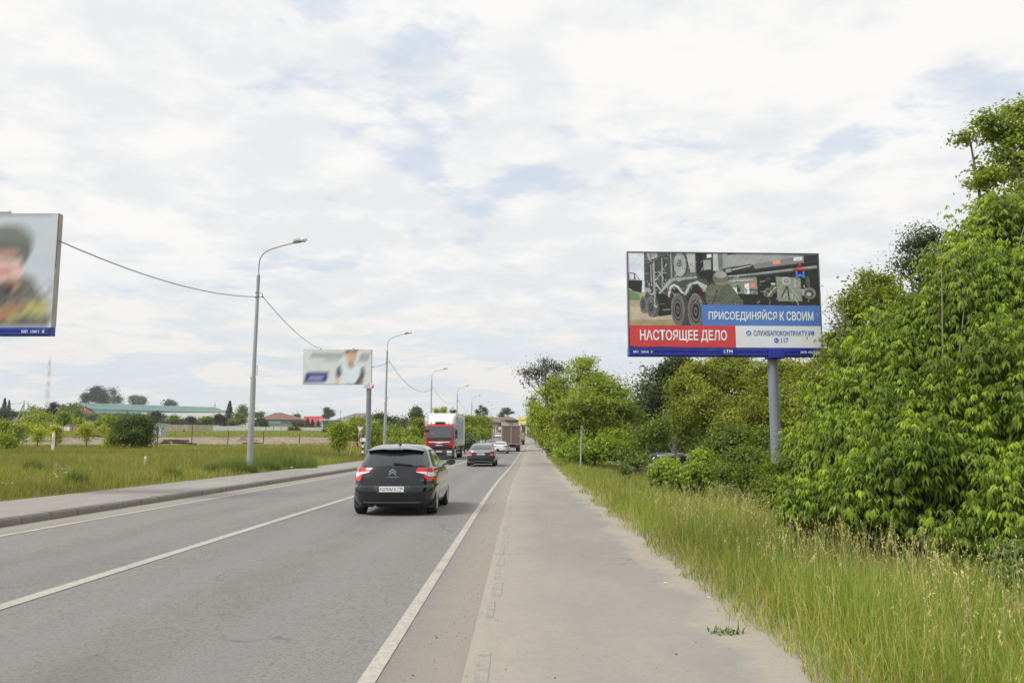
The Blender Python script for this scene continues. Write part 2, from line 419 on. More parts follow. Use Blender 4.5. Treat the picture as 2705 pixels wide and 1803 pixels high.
# painted lines
k = node_mat('road_paint')
n = k.noise(18, 6, .75); b2 = k.noise(1.2, 6, .7)
base = k.mix(k.rng(n, .38, .62), (.33, .31, .27), (.46, .435, .385))
base = k.mix(k.math('MULTIPLY', k.rng(b2, .52, .66), .55), base, (.27, .25, .22))
k.L.new(base, k.p.inputs['Base Color']); PAINT = k.m
def line(name, u, w, y0, y1, label, dz=.006):
    ys = np.unique(np.concatenate([np.arange(y0, min(y1, 80), 2.0), np.arange(80, y1, 4.0), [y1]]))
    o = grid_sheet(name, np.array([u - w / 2, u + w / 2]), ys, lambda a, y: R(y) + np.interp(a, [-9.6, -4.8, -.3], [-.02, .0, -.012]) + dz, PAINT, follow=True, label=label)
    return o
line('edge_line', -.986, .115, -20, 330, 'worn pale edge line along the right lane')
line('centre_line', -4.82, .17, -20, 330, 'worn pale centre line between the two lanes')
line('edge_line', -8.62, .15, -20, 330, 'white edge line beside the left kerb')

# left pavement with kerb stones
k = node_mat('pavement_asphalt')
a1 = k.noise(.6, 6, .6, (1, .25, 1)); a2 = k.noise(30, 5, .75)
base = k.mix(k.rng(a1, .35, .65), (.235, .225, .205), (.30, .285, .258))
base = k.mix(k.math('MULTIPLY', k.rng(a2, .45, .35), .4), base, (.18, .17, .15))
k.L.new(base, k.p.inputs['Base Color']); k.bump(a2, .3, .006); PAVL = k.m
grid_sheet('pavement', np.array([-12.55, -11.5, -10.6, -9.80]), ysr, lambda u, y: R(y) + .125 + 0 * u, PAVL, follow=True, label='pale grey pavement behind the left kerb')
KERB = mat('kerb_concrete', (.235, .225, .20), .85, noise=.28, nscale=6, bump=.3, bscale=40)
kerb = thing('kerb', None, None, (0, 0, 0)); kerb['kind'] = 'structure'; kerb['label'] = 'concrete kerb of single stones along the left pavement'
def kerb_stone_mesh():
    b = MB(); b.prism([(-.12, -.12), (.12, -.12), (.12, .135), (-.085, .135), (-.12, .09)][::1], 0.006, .994, 'Y'); return b
st = None
kp = [(-.12, -.12), (.12, -.12), (.12, .095), (.085, .135), (-.12, .135)]
sb = MB(); sb.prism(kp, .008, .992, 'Y')
for i, yk in enumerate(range(-2, 46)):
    if st is None: st = o = sb.build('kerb_stone', KERB, kerb)
    else: o = st.copy(); COL.objects.link(o); o.parent = kerb
    y0 = float(yk); uu = -9.68
    o.location = (uu + C(y0) + random.uniform(-.008, .008), y0, float(R(y0)) + random.uniform(-.006, .006))
    o.rotation_euler = (math.atan2(float(R(y0 + 1) - R(y0)), 1), 0, -math.atan2(float(C(y0 + 1) - C(y0)), 1) + random.uniform(-.004, .004))
rest = MB(); yk = 46.0
while yk < 330:
    stp = 1.0 if yk < 120 else 4.0
    y1 = yk + stp - (.02 if stp == 1 else 0)
    V = []
    for yv in (yk, y1):
        V += [(-9.68 + float(C(yv)) + a, yv, float(R(yv)) + b) for a, b in kp]
    rest.add(V, [(0, 5, 6, 1), (1, 6, 7, 2), (2, 7, 8, 3), (3, 8, 9, 4), (0, 1, 2, 3, 4), (9, 8, 7, 6, 5)]); yk += stp
rest.build('kerb_stone_row', KERB, kerb, kind='stuff')

# right footpath, a few centimetres above the gutter, sand drifted over it
k = node_mat('footpath_asphalt')
u = k.attr('u')
a1 = k.noise(.45, 7, .62, (1, .35, 1)); a2 = k.noise(34, 5, .75); a3 = k.noise(1.1, 8, .62, (1.2, .5, 1), .4, (4, 2, 0)); a4 = k.noise(.16, 5, .55, (1, 1, 1), 0, (8, 3, 0))
base = k.mix(k.rng(a1, .36, .64), (.245, .232, .212), (.30, .282, .252))
base = k.mix(k.math('MULTIPLY', k.rng(a3, .50, .62), .32), base, (.33, .305, .262))
base = k.mix(k.math('MULTIPLY', k.rng(a4, .46, .62, 0, 1, True), .35), base, (.222, .214, .20))
wob = k.math('MULTIPLY', k.math('SUBTRACT', k.noise(.8, 8, .6), .5), 1.3)
sand = k.math('MAXIMUM', k.rng(k.math('ADD', u, wob), 1.45, 1.62), k.math('MULTIPLY', k.rng(k.math('ADD', u, wob), .35, -.1), .55))
base = k.mix(k.math('MULTIPLY', sand, .8), base, (.365, .325, .26))
base = k.mix(k.math('MULTIPLY', k.rng(a2, .44, .34), .30), base, (.20, .17, .13))
twig = k.noise(9, 6, .8, (1.5, .5, 1), 1.2, (2, 2, 0))
base = k.mix(k.math('MULTIPLY', k.math('MULTIPLY', k.rng(twig, .63, .70), k.rng(u, .9, .0)), .45), base, (.24, .175, .11))
fine_ = k.noise(40, 5, .85, (1, 1, 1), 0, (1, 7, 0)); mo2 = k.noise(7, 7, .8, (1, 1, 1), 0, (9, 2, 0)); base = k.mix(k.math('MULTIPLY', k.rng(mo2, .42, .58), .25), base, (.235, .218, .19)); base = k.mix(k.math('MULTIPLY', k.rng(fine_, .45, .36), .45), base, (.19, .17, .14)); base = k.mix(k.math('MULTIPLY', k.rng(fine_, .60, .70), .35), base, (.42, .39, .34))
vr = k.N.new('ShaderNodeTexVoronoi'); vr.feature = 'DISTANCE_TO_EDGE'; vr.inputs['Scale'].default_value = .33; va2 = k.N.new('ShaderNodeVectorMath'); va2.operation = 'MULTIPLY_ADD'; vn2 = k.N.new('ShaderNodeTexNoise'); vn2.inputs['Scale'].default_value = 2.2; vn2.inputs['Detail'].default_value = 6; k.L.new(k.pos, vn2.inputs[0]); k.L.new(vn2.outputs['Color'], va2.inputs[0]); va2.inputs[1].default_value = (.8, .8, 0); k.L.new(k.pos, va2.inputs[2]); k.L.new(va2.outputs[0], vr.inputs['Vector'])
base = k.mix(k.math('MULTIPLY', k.math('MULTIPLY', k.rng(vr.outputs['Distance'], .004, .0012), k.rng(a4, .50, .56)), .55), base, (.13, .11, .09))
k.L.new(base, k.p.inputs['Base Color']); k.bump(a2, .45, .006); PAVR = k.m
grid_sheet('footpath', np.array([-.40, -.36, -.25, .4, 1.1, 1.8, 2.1, 2.45]), ysr, lambda u, y: R(y) + np.interp(u, [-.4, -.36, -.25, .7, 1.8, 2.45], [-.04, .022, .042, .05, .04, .012]), PAVR, follow=True, label='pale dusty footpath on the right')
# worn kerb stones showing through the dust along the path edge
PK = mat('pale_kerb', (.30, .278, .24), .85, noise=.35, nscale=5, bump=.2)
rowk = thing('path_kerb', None, None); rowk['kind'] = 'structure'; rowk['label'] = 'worn pale kerb stones flush with the footpath edge'
pst = None
for yk in [4.2 + i for i in range(42)]:
    if random.random() < .68 and not 7 < yk < 12: continue
    wv = random.uniform(.05, .12)
    if pst is None:
        b = MB(); b.box((0, .5, -.03), (.13, .97, .07), bev=.012); pst = o = b.build('path_kerb_stone', PK, rowk)
    else: o = pst.copy(); COL.objects.link(o); o.parent = rowk
    o.scale = (wv / .13, random.uniform(.55, 1), 1)
    o.location = (-.30 + float(C(yk)) + wv / 2, yk, float(R(yk)) + .036 + random.uniform(0, .008))
    o.rotation_euler = (math.atan2(float(R(yk + 1) - R(yk)), 1), 0, random.uniform(-.01, .01))
# grit and pebbles in the gutter and on the path
def pebbles():
    n = 1100; y = 4.5 + 24 * rng.random(n) ** 1.3
    uu = np.where(rng.random(n) < .75, rng.normal(-.52, .14, n), rng.uniform(-.3, 2.3, n))
    s = rng.uniform(.002, .006, n) * (1 + (rng.random(n) < .05) * 1.0)
    o8 = np.array([(1, 0, 0), (0, 1, 0), (-1, 0, 0), (0, -1, 0), (0, 0, 1), (0, 0, -.6)], float)
    V = o8[None] * s[:, None, None] * rng.uniform(.6, 1.3, (n, 6, 1))
    z = R(y) + np.interp(uu, [-1, -.41, -.40, -.25, .7, 1.8, 2.45], [-.012, -.012, .02, .042, .05, .04, .012]) + s * .4
    V += np.stack([uu + C(y), y, z], 1)[:, None, :]
    f = np.array([(0, 1, 4), (1, 2, 4), (2, 3, 4), (3, 0, 4), (1, 0, 5), (2, 1, 5), (3, 2, 5), (0, 3, 5)])
    T = f[None] + (np.arange(n) * 6)[:, None, None]
    c = np.array([(.16, .13, .10), (.34, .30, .25), (.10, .085, .07), (.5, .47, .42), (.22, .12, .07)])[rng.choice(5, n, p=[.35, .3, .2, .05, .1])]
    o = tri_mesh('gravel', V, T, mat('grit', attr=True, rough=.9), col=np.repeat(c, 6, 0)); tag(o, 'loose grit and small pebbles in the gutter of the footpath', 'gravel', kind='stuff')
pebbles()
# ------------------------------------------------------------------ vegetation generators
LEAF = mat('leaf', attr=True, rough=.5, trans=.40, spec=.4)
GRASSM = mat('grass_blade', attr=True, rough=.6, trans=.36, spec=.3)
BARK = mat('bark', (.13, .115, .095), .9, noise=.4, nscale=5, bump=.4, bscale=25)
TWIG = mat('grey_twig', (.25, .235, .20), .85, noise=.3)

def blades(name, x, y, h, w, col, seg=2, lean=.35, label=None, cat='grass', z0=None, droop=0.0):
    n = len(x); z = G(x, y) - .03 if z0 is None else z0
    az = rng.uniform(0, 2 * np.pi, n); fa = rng.uniform(0, 2 * np.pi, n)
    ln = np.abs(rng.normal(0, lean, n)) + .05
    L = np.stack([np.cos(az), np.sin(az), np.zeros(n)], 1); S = np.stack([np.cos(fa), np.sin(fa), np.zeros(n)], 1)
    B = np.stack([x, y, z], 1); V = []
    for i in range(seg + 1):
        t = i / seg
        Pt = B + L * (h * ln * t ** 2)[:, None]; Pt[:, 2] += h * (t - ln * .30 * t * t - droop * ln * t ** 4)
        ww = (w * (1 - t) ** .6)[:, None] * .5
        if i < seg: V += [Pt - S * ww, Pt + S * ww]
        else: V += [Pt]
    V = np.stack(V, 1); nv = V.shape[1]; f = []
    for i in range(seg - 1): a = 2 * i; f += [(a, a + 1, a + 3), (a, a + 3, a + 2)]
    a = 2 * (seg - 1); f += [(a, a + 1, a + 2)]
    T = np.array(f)[None] + (np.arange(n) * nv)[:, None, None]
    o = tri_mesh(name, V.reshape(-1, 3), T, GRASSM, col=np.repeat(col, nv, 0))
    return tag(o, label, cat, kind='stuff')
def gcol(n, pal, p, jit=.18):
    c = np.array(pal)[rng.choice(len(pal), n, p=p)]
    return np.clip(c * rng.uniform(1 - jit, 1 + jit, (n, 1)) * rng.uniform(.94, 1.06, (n, 3)), 0, 1)
def vnoise(x, y, s, seed=0):
    xi, yi = x / s, y / s
    return (np.sin(xi * 1.7 + seed) * np.cos(yi * 1.3 - seed * .7) + np.sin(xi * .9 - yi * 1.1 + seed * 2.1) + .5 * np.sin(xi * 3.1 + yi * 2.7 + seed)) / 2.5

def rand_unit(n):
    v = rng.normal(size=(n, 3)); return v / np.linalg.norm(v, axis=1, keepdims=True)
def norm(v): return v / np.maximum(np.linalg.norm(v, axis=-1, keepdims=True), 1e-9)

def leaf_quads(P, N, size, asp=.55, droop=.3):
    """pointed, slightly folded leaves at P; returns verts, tris"""
    n = len(P); T = rand_unit(n); T[:, 2] -= droop; T = norm(T - N * (T * N).sum(1, keepdims=True)); S = np.cross(N, T)
    s = size[:, None]
    V = np.stack([P - T * s * .5, P - S * s * asp * .5 + N * s * .08, P + T * s * .55, P + S * s * asp * .5 + N * s * .08], 1)
    T3 = np.array([(0, 1, 2), (0, 2, 3)])[None] + (np.arange(n) * 4)[:, None, None]
    return V.reshape(-1, 3), T3.reshape(-1, 3)

def crown_points(lobes, nclump, nleaf, spread, flat=1.0):
    """leaf positions: clumps scattered through and over each lobe. lobes: (x, y, z, rx, ry, rz)"""
    P, Nn, K = [], [], []
    vol = np.array([(l[3] * l[4] + l[4] * l[5] + l[3] * l[5]) for l in lobes]); cnt = np.maximum((nclump * vol / vol.sum()).astype(int), 3)
    kk = 0
    for l, c in zip(lobes, cnt):
        c0 = np.array(l[:3]); r = np.array(l[3:6])
        d = rand_unit(c); rad = rng.uniform(.35, 1.0, c) ** .5
        wob = 1 + .16 * np.sin(d[:, 0] * 5 + l[0]) * np.cos(d[:, 2] * 4 + l[1]) + rng.normal(0, .09, c)
        Q = c0 + d * r * (rad * wob)[:, None]
        nb = max(4, c // 13); db = rand_unit(nb); Bc = c0 + db * r * rng.uniform(.62, 1.02, (nb, 1)); pick = rng.integers(0, nb, c)
        Qb = Bc[pick] + rng.normal(size=(c, 3)) * r * np.array([.20, .20, .11]); own = rng.random(c) < .80
        Q = np.where(own[:, None], Qb, Q); d = np.where(own[:, None], norm((Q - Bc[pick]) / r + db[pick] * .35), d)
        cs = spread * rng.uniform(.55, 1.35, c)
        off = rng.normal(size=(c, nleaf, 3)) * cs[:, None, None] * np.array([1, 1, .62 * flat])
        P.append((Q[:, None] + off).reshape(-1, 3))
        nn = norm(d[:, None] * .8 + np.array([0, 0, .55]) + rng.normal(size=(c, nleaf, 3)) * .55).reshape(-1, 3)
        Nn.append(nn); K.append(np.repeat(np.arange(c) + kk, nleaf)); kk += c
    return np.concatenate(P), np.concatenate(Nn), np.concatenate(K), kk

def limbs(base, lobes, r0, mb=None, twigs=0):
    """tapered trunk with limbs into every lobe"""
    mb = mb or MB(); b = Vector(base); cz = sum(l[2] for l in lobes) / len(lobes); cx = sum(l[0] for l in lobes) / len(lobes); cy = sum(l[1] for l in lobes) / len(lobes)
    low = min(l[2] - l[5] for l in lobes)
    fork = b + (Vector((cx, cy, cz)) - b) * .38; fork.z = max(b.z + (low - b.z) * .9, b.z + (cz - b.z) * .35)
    mid = b.lerp(fork, .5) + Vector((random.uniform(-.1, .1), random.uniform(-.1, .1), 0)) * r0 * 3
    mb.tube([b - Vector((0, 0, .3)), mid, fork], [r0 * 1.15, r0 * .9, r0 * .75], 8)
    for l in lobes:
        e = Vector(l[:3]) + Vector((0, 0, l[5] * .45)); m = fork.lerp(e, .5) + Vector((0, 0, -.12 * (e - fork).length)) + Vector((random.uniform(-1, 1), random.uniform(-1, 1), 0)) * .07 * (e - fork).length
        mb.tube([fork, m, e], [r0 * .5, r0 * .3, r0 * .08], 6)
        for _ in range(twigs):
            t = random.uniform(.4, 1); s = fork.lerp(m, t * 2) if t < .5 else m.lerp(e, t * 2 - 1)
            q = Vector(rand_unit(1)[0]); q.z = abs(q.z) * .8; q = s + Vector((q.x * l[3], q.y * l[4], q.z * l[5])) * random.uniform(.6, 1.0)
            mb.tube([s, s.lerp(q, .5) + Vector((0, 0, .04)), q], [r0 * .16, r0 * .10, r0 * .03], 4, caps=False)
    return mb

def tree(name, label, lobes_px, d, pal, nclump=220, nleaf=34, size=.22, spread=.45, base_px=None, r0=.14, cat='tree', group=None, twigs=2, asp=.6, droop=.3, gap=1.0, base_z=None, depth_k=1.0):
    """lobes_px: (px, py, dist, rx_px[, rz_px]) measured on the photograph"""
    W = []
    for l in lobes_px:
        Y = l[2]; p = at(l[0], l[1], Y); rx = PX(l[3], Y); rz = PX(l[4], Y) if len(l) > 4 else rx
        rx, rz = max(rx - spread * .8, rx * .4), max(rz - spread * .55, rz * .4)
        W.append((p.x, p.y, p.z, rx, rx * depth_k, rz))
    if base_px is None: bxx, by = sum(w[0] for w in W) / len(W), sum(w[1] for w in W) / len(W)
    else: bxx, by = gx(base_px, d), d
    bz = float(G(bxx, by)) if base_z is None else base_z
    o = thing(name, label, cat, (bxx, by, bz), group=group)
    L = [(w[0] - bxx, w[1] - by, w[2] - bz, w[3], w[4], w[5]) for w in W]
    limbs((0, 0, 0), L, r0, twigs=twigs).build('trunk', BARK, o, smooth=True)['kind'] = 'stuff'
    P, N, K, nk = crown_points(L, nclump, nleaf, spread)
    kc = np.array(pal)[rng.choice(len(pal), nk)] * rng.uniform(.78, 1.30, (nk, 1))
    keep = P[:, 2] > .12
    P, N, K = P[keep], N[keep], K[keep]
    n = len(P); s = size * rng.uniform(.6, 1.35, n)
    V, T = leaf_quads(P, N, s, asp, droop)
    c = kc[K] * rng.uniform(.82, 1.2, (n, 1)) * rng.uniform(.93, 1.07, (n, 3))
    cr = tri_mesh('crown', V, T, LEAF, o, col=np.repeat(np.clip(c, 0, 1), 4, 0)); cr['kind'] = 'stuff'
    return o

def leaflets(base, d, up, length, width, fold=.10):
    """pointed, folded leaflets: base point, direction, normal; 5 verts 4 tris"""
    S = norm(np.cross(d, up)); N = np.cross(S, d); l = length[:, None]; w = width[:, None]
    V = np.stack([base, base + d * l * .38 - S * w * .5, base + d * l * .40 + N * l * fold, base + d * l * .38 + S * w * .5, base + d * l - N * l * .12], 1)
    n = len(base); T = np.array([(0, 1, 2), (0, 2, 3), (1, 4, 2), (2, 4, 3)])[None] + (np.arange(n) * 5)[:, None, None]
    return V.reshape(-1, 3), T.reshape(-1, 3)

def compound_bush(name, label, lobes_px, d, pal, shoots, leaf=.13, per=4, base_px=None, r0=.05, cat='shrub', stems=18, shoot_len=.5, base_z=None, size_hollow=1):
    """ash-leaved maple: arching shoots set with drooping leaves of five pointed leaflets"""
    W = []
    for l in lobes_px:
        Y = l[2]; p = at(l[0], l[1], Y); rx = PX(l[3], Y); rz = PX(l[4], Y) if len(l) > 4 else rx
        W.append((p.x, p.y, p.z, rx, rx, rz))
    bxx = gx(base_px, d) if base_px else sum(w[0] for w in W) / len(W); by = d
    bz = float(G(bxx, by)) if base_z is None else base_z
    o = thing(name, label, cat, (bxx, by, bz))
    L = np.array([(w[0] - bxx, w[1] - by, w[2] - bz, w[3], w[4], w[5]) for w in W])
    area = (L[:, 3] * L[:, 4] + L[:, 3] * L[:, 5] * 2); idx = rng.choice(len(L), shoots, p=area / area.sum())
    dd = rand_unit(shoots); dd[:, 2] = np.where(dd[:, 2] < -.5, -dd[:, 2], dd[:, 2]); dd = norm(dd)
    rad = rng.uniform(.30, 1.0, shoots) ** .6
    E = L[idx, :3] + dd * L[idx, 3:6] * (rad * rng.normal(1.0, .13, shoots))[:, None]     # tip of each shoot
    hol = np.sin(E[:, 0] * 2.6 + E[:, 2] * 1.7 + 1) * np.sin(E[:, 2] * 2.9 - E[:, 0] * 1.1) + np.sin(E[:, 1] * 2.3 + E[:, 2] * 1.3)
    keep = (E[:, 2] > .25) & (hol > -.85 + .5 * rng.random(shoots) - .9 * (size_hollow == 0)); E, dd, idx = E[keep], dd[keep], idx[keep]; n = len(E)
    sd = norm(dd * np.array([.75, .75, .3]) + np.array([0, 0, .75]) + rng.normal(size=(n, 3)) * .22)                 # shoots point up and out
    SL = shoot_len * rng.uniform(.6, 1.3, n)
    # thin shoots
    A = E - sd * SL[:, None]; side = norm(np.cross(sd, rng.normal(size=(n, 3)))) * .0035 * (leaf / .13)
    Vs = np.stack([A - side * 1.6, A + side * 1.6, E], 1).reshape(-1, 3); Ts = np.arange(n * 3).reshape(-1, 3)
    # main stems
    mb = MB()
    for i in range(stems):
        j = random.randrange(n); e = Vector(E[j]); s = Vector((e.x * random.uniform(.1, .55), e.y * random.uniform(.1, .55), -.1)); m = s.lerp(e, .55) + Vector((0, 0, .12 * e.length))
        mb.tube([s, m, e], [r0 * random.uniform(.25, .5), r0 * .2, r0 * .06], 5, caps=False)
    mb.build('stem', TWIG, o, smooth=True)['kind'] = 'stuff'
    # compound leaves: nodes along each shoot, opposite pairs
    t = np.linspace(0.15, 1.0, per)
    node = (A[:, None] + (E - A)[:, None] * t[None, :, None])
    a1 = norm(np.cross(sd, rng.normal(size=(n, 3)))); a2 = np.cross(sd, a1)
    Bs, Ds, Us, Ls, Cc = [], [], [], [], []
    kc = np.array(pal)[rng.choice(len(pal), n)] * rng.uniform(.80, 1.2, (n, 1))
    for k_ in range(per):
        for sg in (-1, 1):
            ax = (a1 if k_ % 2 else a2) * sg
            pd = norm(ax + np.array([0, 0, .25]) + dd * .4 + rng.normal(size=(n, 3)) * .2)       # petiole
            ll = leaf * (1.15 - .45 * t[k_]) * rng.uniform(.75, 1.25, n)
            tip = node[:, k_] + pd * ll[:, None] * .95
            down = np.array([0, 0, -1.0]); sid = norm(np.cross(pd, down))
            for q, (fw, sw, dn, pos) in enumerate(((.75, 0, 1.15, 1.0), (.5, .62, 1.1, .9), (.5, -.62, 1.1, .9), (.25, .75, .95, .55), (.25, -.75, .95, .55))):
                b = node[:, k_] + (tip - node[:, k_]) * pos
                dr = norm(pd * fw + sid * sw + down * dn + rng.normal(size=(n, 3)) * .14)
                Bs.append(b); Ds.append(dr); Us.append(norm(np.array([0, 0, 1.0]) + pd * .5 + rng.normal(size=(n, 3)) * .15)); Ls.append(ll * (1.0 if q == 0 else .88 if q < 3 else .72))
                young = 1 + .30 * (t[k_] > .8)
                Cc.append(np.clip(kc * young * rng.uniform(.88, 1.12, (n, 1)), 0, 1))
    B_, D_, U_, L_, C_ = map(np.concatenate, (Bs, Ds, Us, Ls, Cc))
    V, T = leaflets(B_, D_, U_, L_, L_ * .34)
    cr = tri_mesh('foliage', V, T, LEAF, o, col=np.repeat(C_, 5, 0)); cr['kind'] = 'stuff'
    tri_mesh('twigs', Vs, Ts, TWIG, o)['kind'] = 'stuff'
    return o

def conifer(name, label, px, top, bot, wpx, d, pal, group=None, n=1400):
    x = gx(px, d); z0 = gz(bot, d); zt = gz(top, d); zb = float(G(x, d)); h = zt - zb; r = PX(wpx, d) * .85
    o = thing(name, label, 'tree', (x, d, zb), group=group)
    MB().tube([(0, 0, -.3), (0, 0, h * .95)], [.16, .03], 6).build('trunk', BARK, o)
    t = rng.random(n) ** .8; tier = np.floor(t * 14) / 14 + rng.random(n) * .05; rr = r * (1 - tier) ** .9 * rng.uniform(.3, 1.05, n); a = rng.uniform(0, 2 * np.pi, n)
    P = np.stack([rr * np.cos(a), rr * np.sin(a), h * (.06 + .94 * tier) - rr * .28], 1)
    N = norm(np.stack([np.cos(a) * .5, np.sin(a) * .5, np.ones(n)], 1) + rng.normal(size=(n, 3)) * .3)
    V, T = leaf_quads(P, N, np.full(n, max(r * .30, .35)), .5, .4)
    c = np.array(pal)[rng.choice(len(pal), n)] * rng.uniform(.7, 1.25, (n, 1))
    cr = tri_mesh('crown', V, T, LEAF, o, col=np.repeat(c, 4, 0)); cr['kind'] = 'stuff'; return o
# ------------------------------------------------------------------ street lamps and overhead cable
GALV = mat('galvanised_steel', (.36, .375, .375), .55, metal=.25, noise=.16, nscale=3, bump=.08, stretch=(1, 1, .25), dirt=((.27, .27, .26), 1.6, .5))
GALVD = mat('weathered_steel', (.25, .25, .24), .6, metal=.2, noise=.2, nscale=3)
LGLASS = mat('lamp_glass', (.78, .74, .62), .12, coat=1.0)
WHITEP = mat('white_metal', (.62, .63, .62), .45, noise=.08)
BLACKP = mat('black_plastic', (.018, .018, .02), .45)
def lamp_proto():
    o = thing('street_lamp', 'x', 'street lamp', (0, 0, 0), group='street lamps along the left side of the road')
    MB().tube([(0, 0, -1.0), (0, 0, .3), (.03, 0, 4.35)], [.155, .155, .122], 14).build('lower_pole', GALV, o, smooth=True)
    MB().tube([(.03, 0, 4.352), (.09, 0, 9.15)], [.098, .078], 14).build('upper_pole', GALV, o, smooth=True)
    b = MB(); b.lathe([(.0, 4.34), (.128, 4.34), (.128, 4.42), (.098, 4.42)], n=14); b.tube([(.088, 0, 9.14), (.09, 0, 9.42)], [.088, .088], 12); b.tube([(.09, 0, 9.42), (.09, 0, 9.6)], [.08, .03], 10)
    b.build('collar', GALV, o, smooth=True)
    pts = [(.09, 0, 9.55), (.10, 0, 10.0)]
    for i in range(1, 8):
        a = i / 8 * math.radians(75); pts.append((.10 + .62 * (1 - math.cos(a)) * 1.0, 0, 10.0 + .72 * math.sin(a)))
    pts += [(.72, 0, 10.78), (1.3, 0, 10.95), (2.0, 0, 11.13)]
    MB().tube(pts, .028, 8).build('bracket_arm', GALVD, o, smooth=True)
    h = MB(); h.box((1.93, 0, 11.24), (.34, .17, .15), ry=-.24, bev=.02); h.build('ballast_box', WHITEP, o)
    MB().tube([(1.75, 0, 11.09), (2.1, 0, 11.17), (2.46, 0, 11.27)], [.05, .09, .03], 10).build('lamp_head', GALVD, o, smooth=True)
    g = MB(); pr = [(0.0, -.13)] + [(.165 * math.sin(a), -.13 * math.cos(a)) for a in (.4, .8, 1.2, 1.57)] + [(.165 * math.sin(a), -.13 * math.cos(a)) for a in (1.9, 2.3, 2.7)] + [(0, .13)]
    g.lathe(pr, (2.27, 0, 11.235), 16); g.build('lamp_globe', LGLASS, o, smooth=True)
    c = MB(); c.tube([(.08, 0, 8.55), (.30, 0, 8.55)], .012, 6); c.tube([(.30, 0, 8.56), (.34, 0, 8.4)], .02, 6); c.tube([(.26, 0, 8.38), (.37, 0, 8.36)], .03, 6)
    for z in (8.3, 8.55): c.lathe([(.092, z), (.092, z + .05)], (.06, 0, 0), 12)
    c.build('cable_clamp', GALVD, o, smooth=True)
    l = MB(); l.tube([(.2, 0, 4.5), (.2, 0, 4.98)], .012, 5); l.tube([(.115, 0, 4.5), (.115, 0, 4.98)], .012, 5)
    for z in (4.55, 4.7, 4.85, 4.95): l.tube([(.1, 0, z), (.2, 0, z)], .012, 5)
    l.build('step_bracket', GALVD, o)
    d = MB(); d.box((-.02, -.128, .95), (.13, .03, .42), bev=.01); d.build('service_hatch', GALV, o)
    return o
LAMPS = [(803, 40, 630), (None, 80, 922.7), (1182, 119, 971), (1239, 160, 1017), (1271, 200, 1042.7), (1293, 240, 1059), (1305, 280, 1067.4), (1311.8, 320, 1074.5)]
lab = ['tallest, nearest steel street lamp, standing left of the small billboard', 'second nearest street lamp, just right of the small billboard post', 'street lamp rising directly behind the white box of the red truck',
       'street lamp behind the right rear corner of the red truck', 'street lamp beside the white place-name board and green shrubs', 'street lamp near the first pedestrian crossing sign', 'far street lamp above the brown-roofed end house, left of the last', 'farthest street lamp, above the brown roof of the end house']
lp = lamp_proto(); lamp_pos = []
for i, (hx, d, hy) in enumerate(LAMPS):
    if i == 0: x = gx(660, 40, 1213); zb = gz(630, 40) - 11.27
    elif i == 1: x = gx(1016, 80, 1180); zb = gz(922.7, 80) - 9.55
    else: x = gx(hx, d, hy) - 2.35; zb = gz(hy, d) - 11.27
    o = lp if i == 0 else copy_tree(lp)
    o.location = (x, d, zb); o['label'] = lab[i]; lamp_pos.append((x + .34, d, zb + 8.38))
WIRE = mat('cable_black', (.03, .03, .032), .6)
def span(a, b, sag, label, r=.022):
    pts = [Vector(a).lerp(Vector(b), t / 18) - Vector((0, 0, 4 * sag * (t / 18) * (1 - t / 18))) for t in range(19)]
    q = Vector(a); mb = MB().tube([p - q for p in pts], r, 5)
    o = mb.build('overhead_cable', WIRE, None, smooth=True, loc=q); tag(o, label, 'cable', 'cable spans between the street lamps')
span(tuple(at(155, 636, 21.58)), lamp_pos[0], .42, 'black cable sagging from the left billboard to the nearest street lamp', .016)
span(lamp_pos[0], tuple(at(843, 919.5, 72.2)), .35, 'black cable running down from the nearest lamp to the top of the small billboard', .018)
span(tuple(at(982, 969, 72.2)), lamp_pos[1], .10, 'short thin cable from the small billboard edge to the second lamp')
wl_ = [None, 'thin cable looping from the second lamp to the lamp behind the truck', 'thin cable between the two lamps above the red truck', 'thin cable from the truck corner lamp to the lamp by the name board', 'faint cable beyond the name board lamp', 'faint cable over the pedestrian crossing sign', 'farthest faint cable above the end house']
for i in range(1, 7): span(lamp_pos[i], lamp_pos[i + 1], 1.6 - .08 * i, wl_[i], .022 if i < 2 else .018)

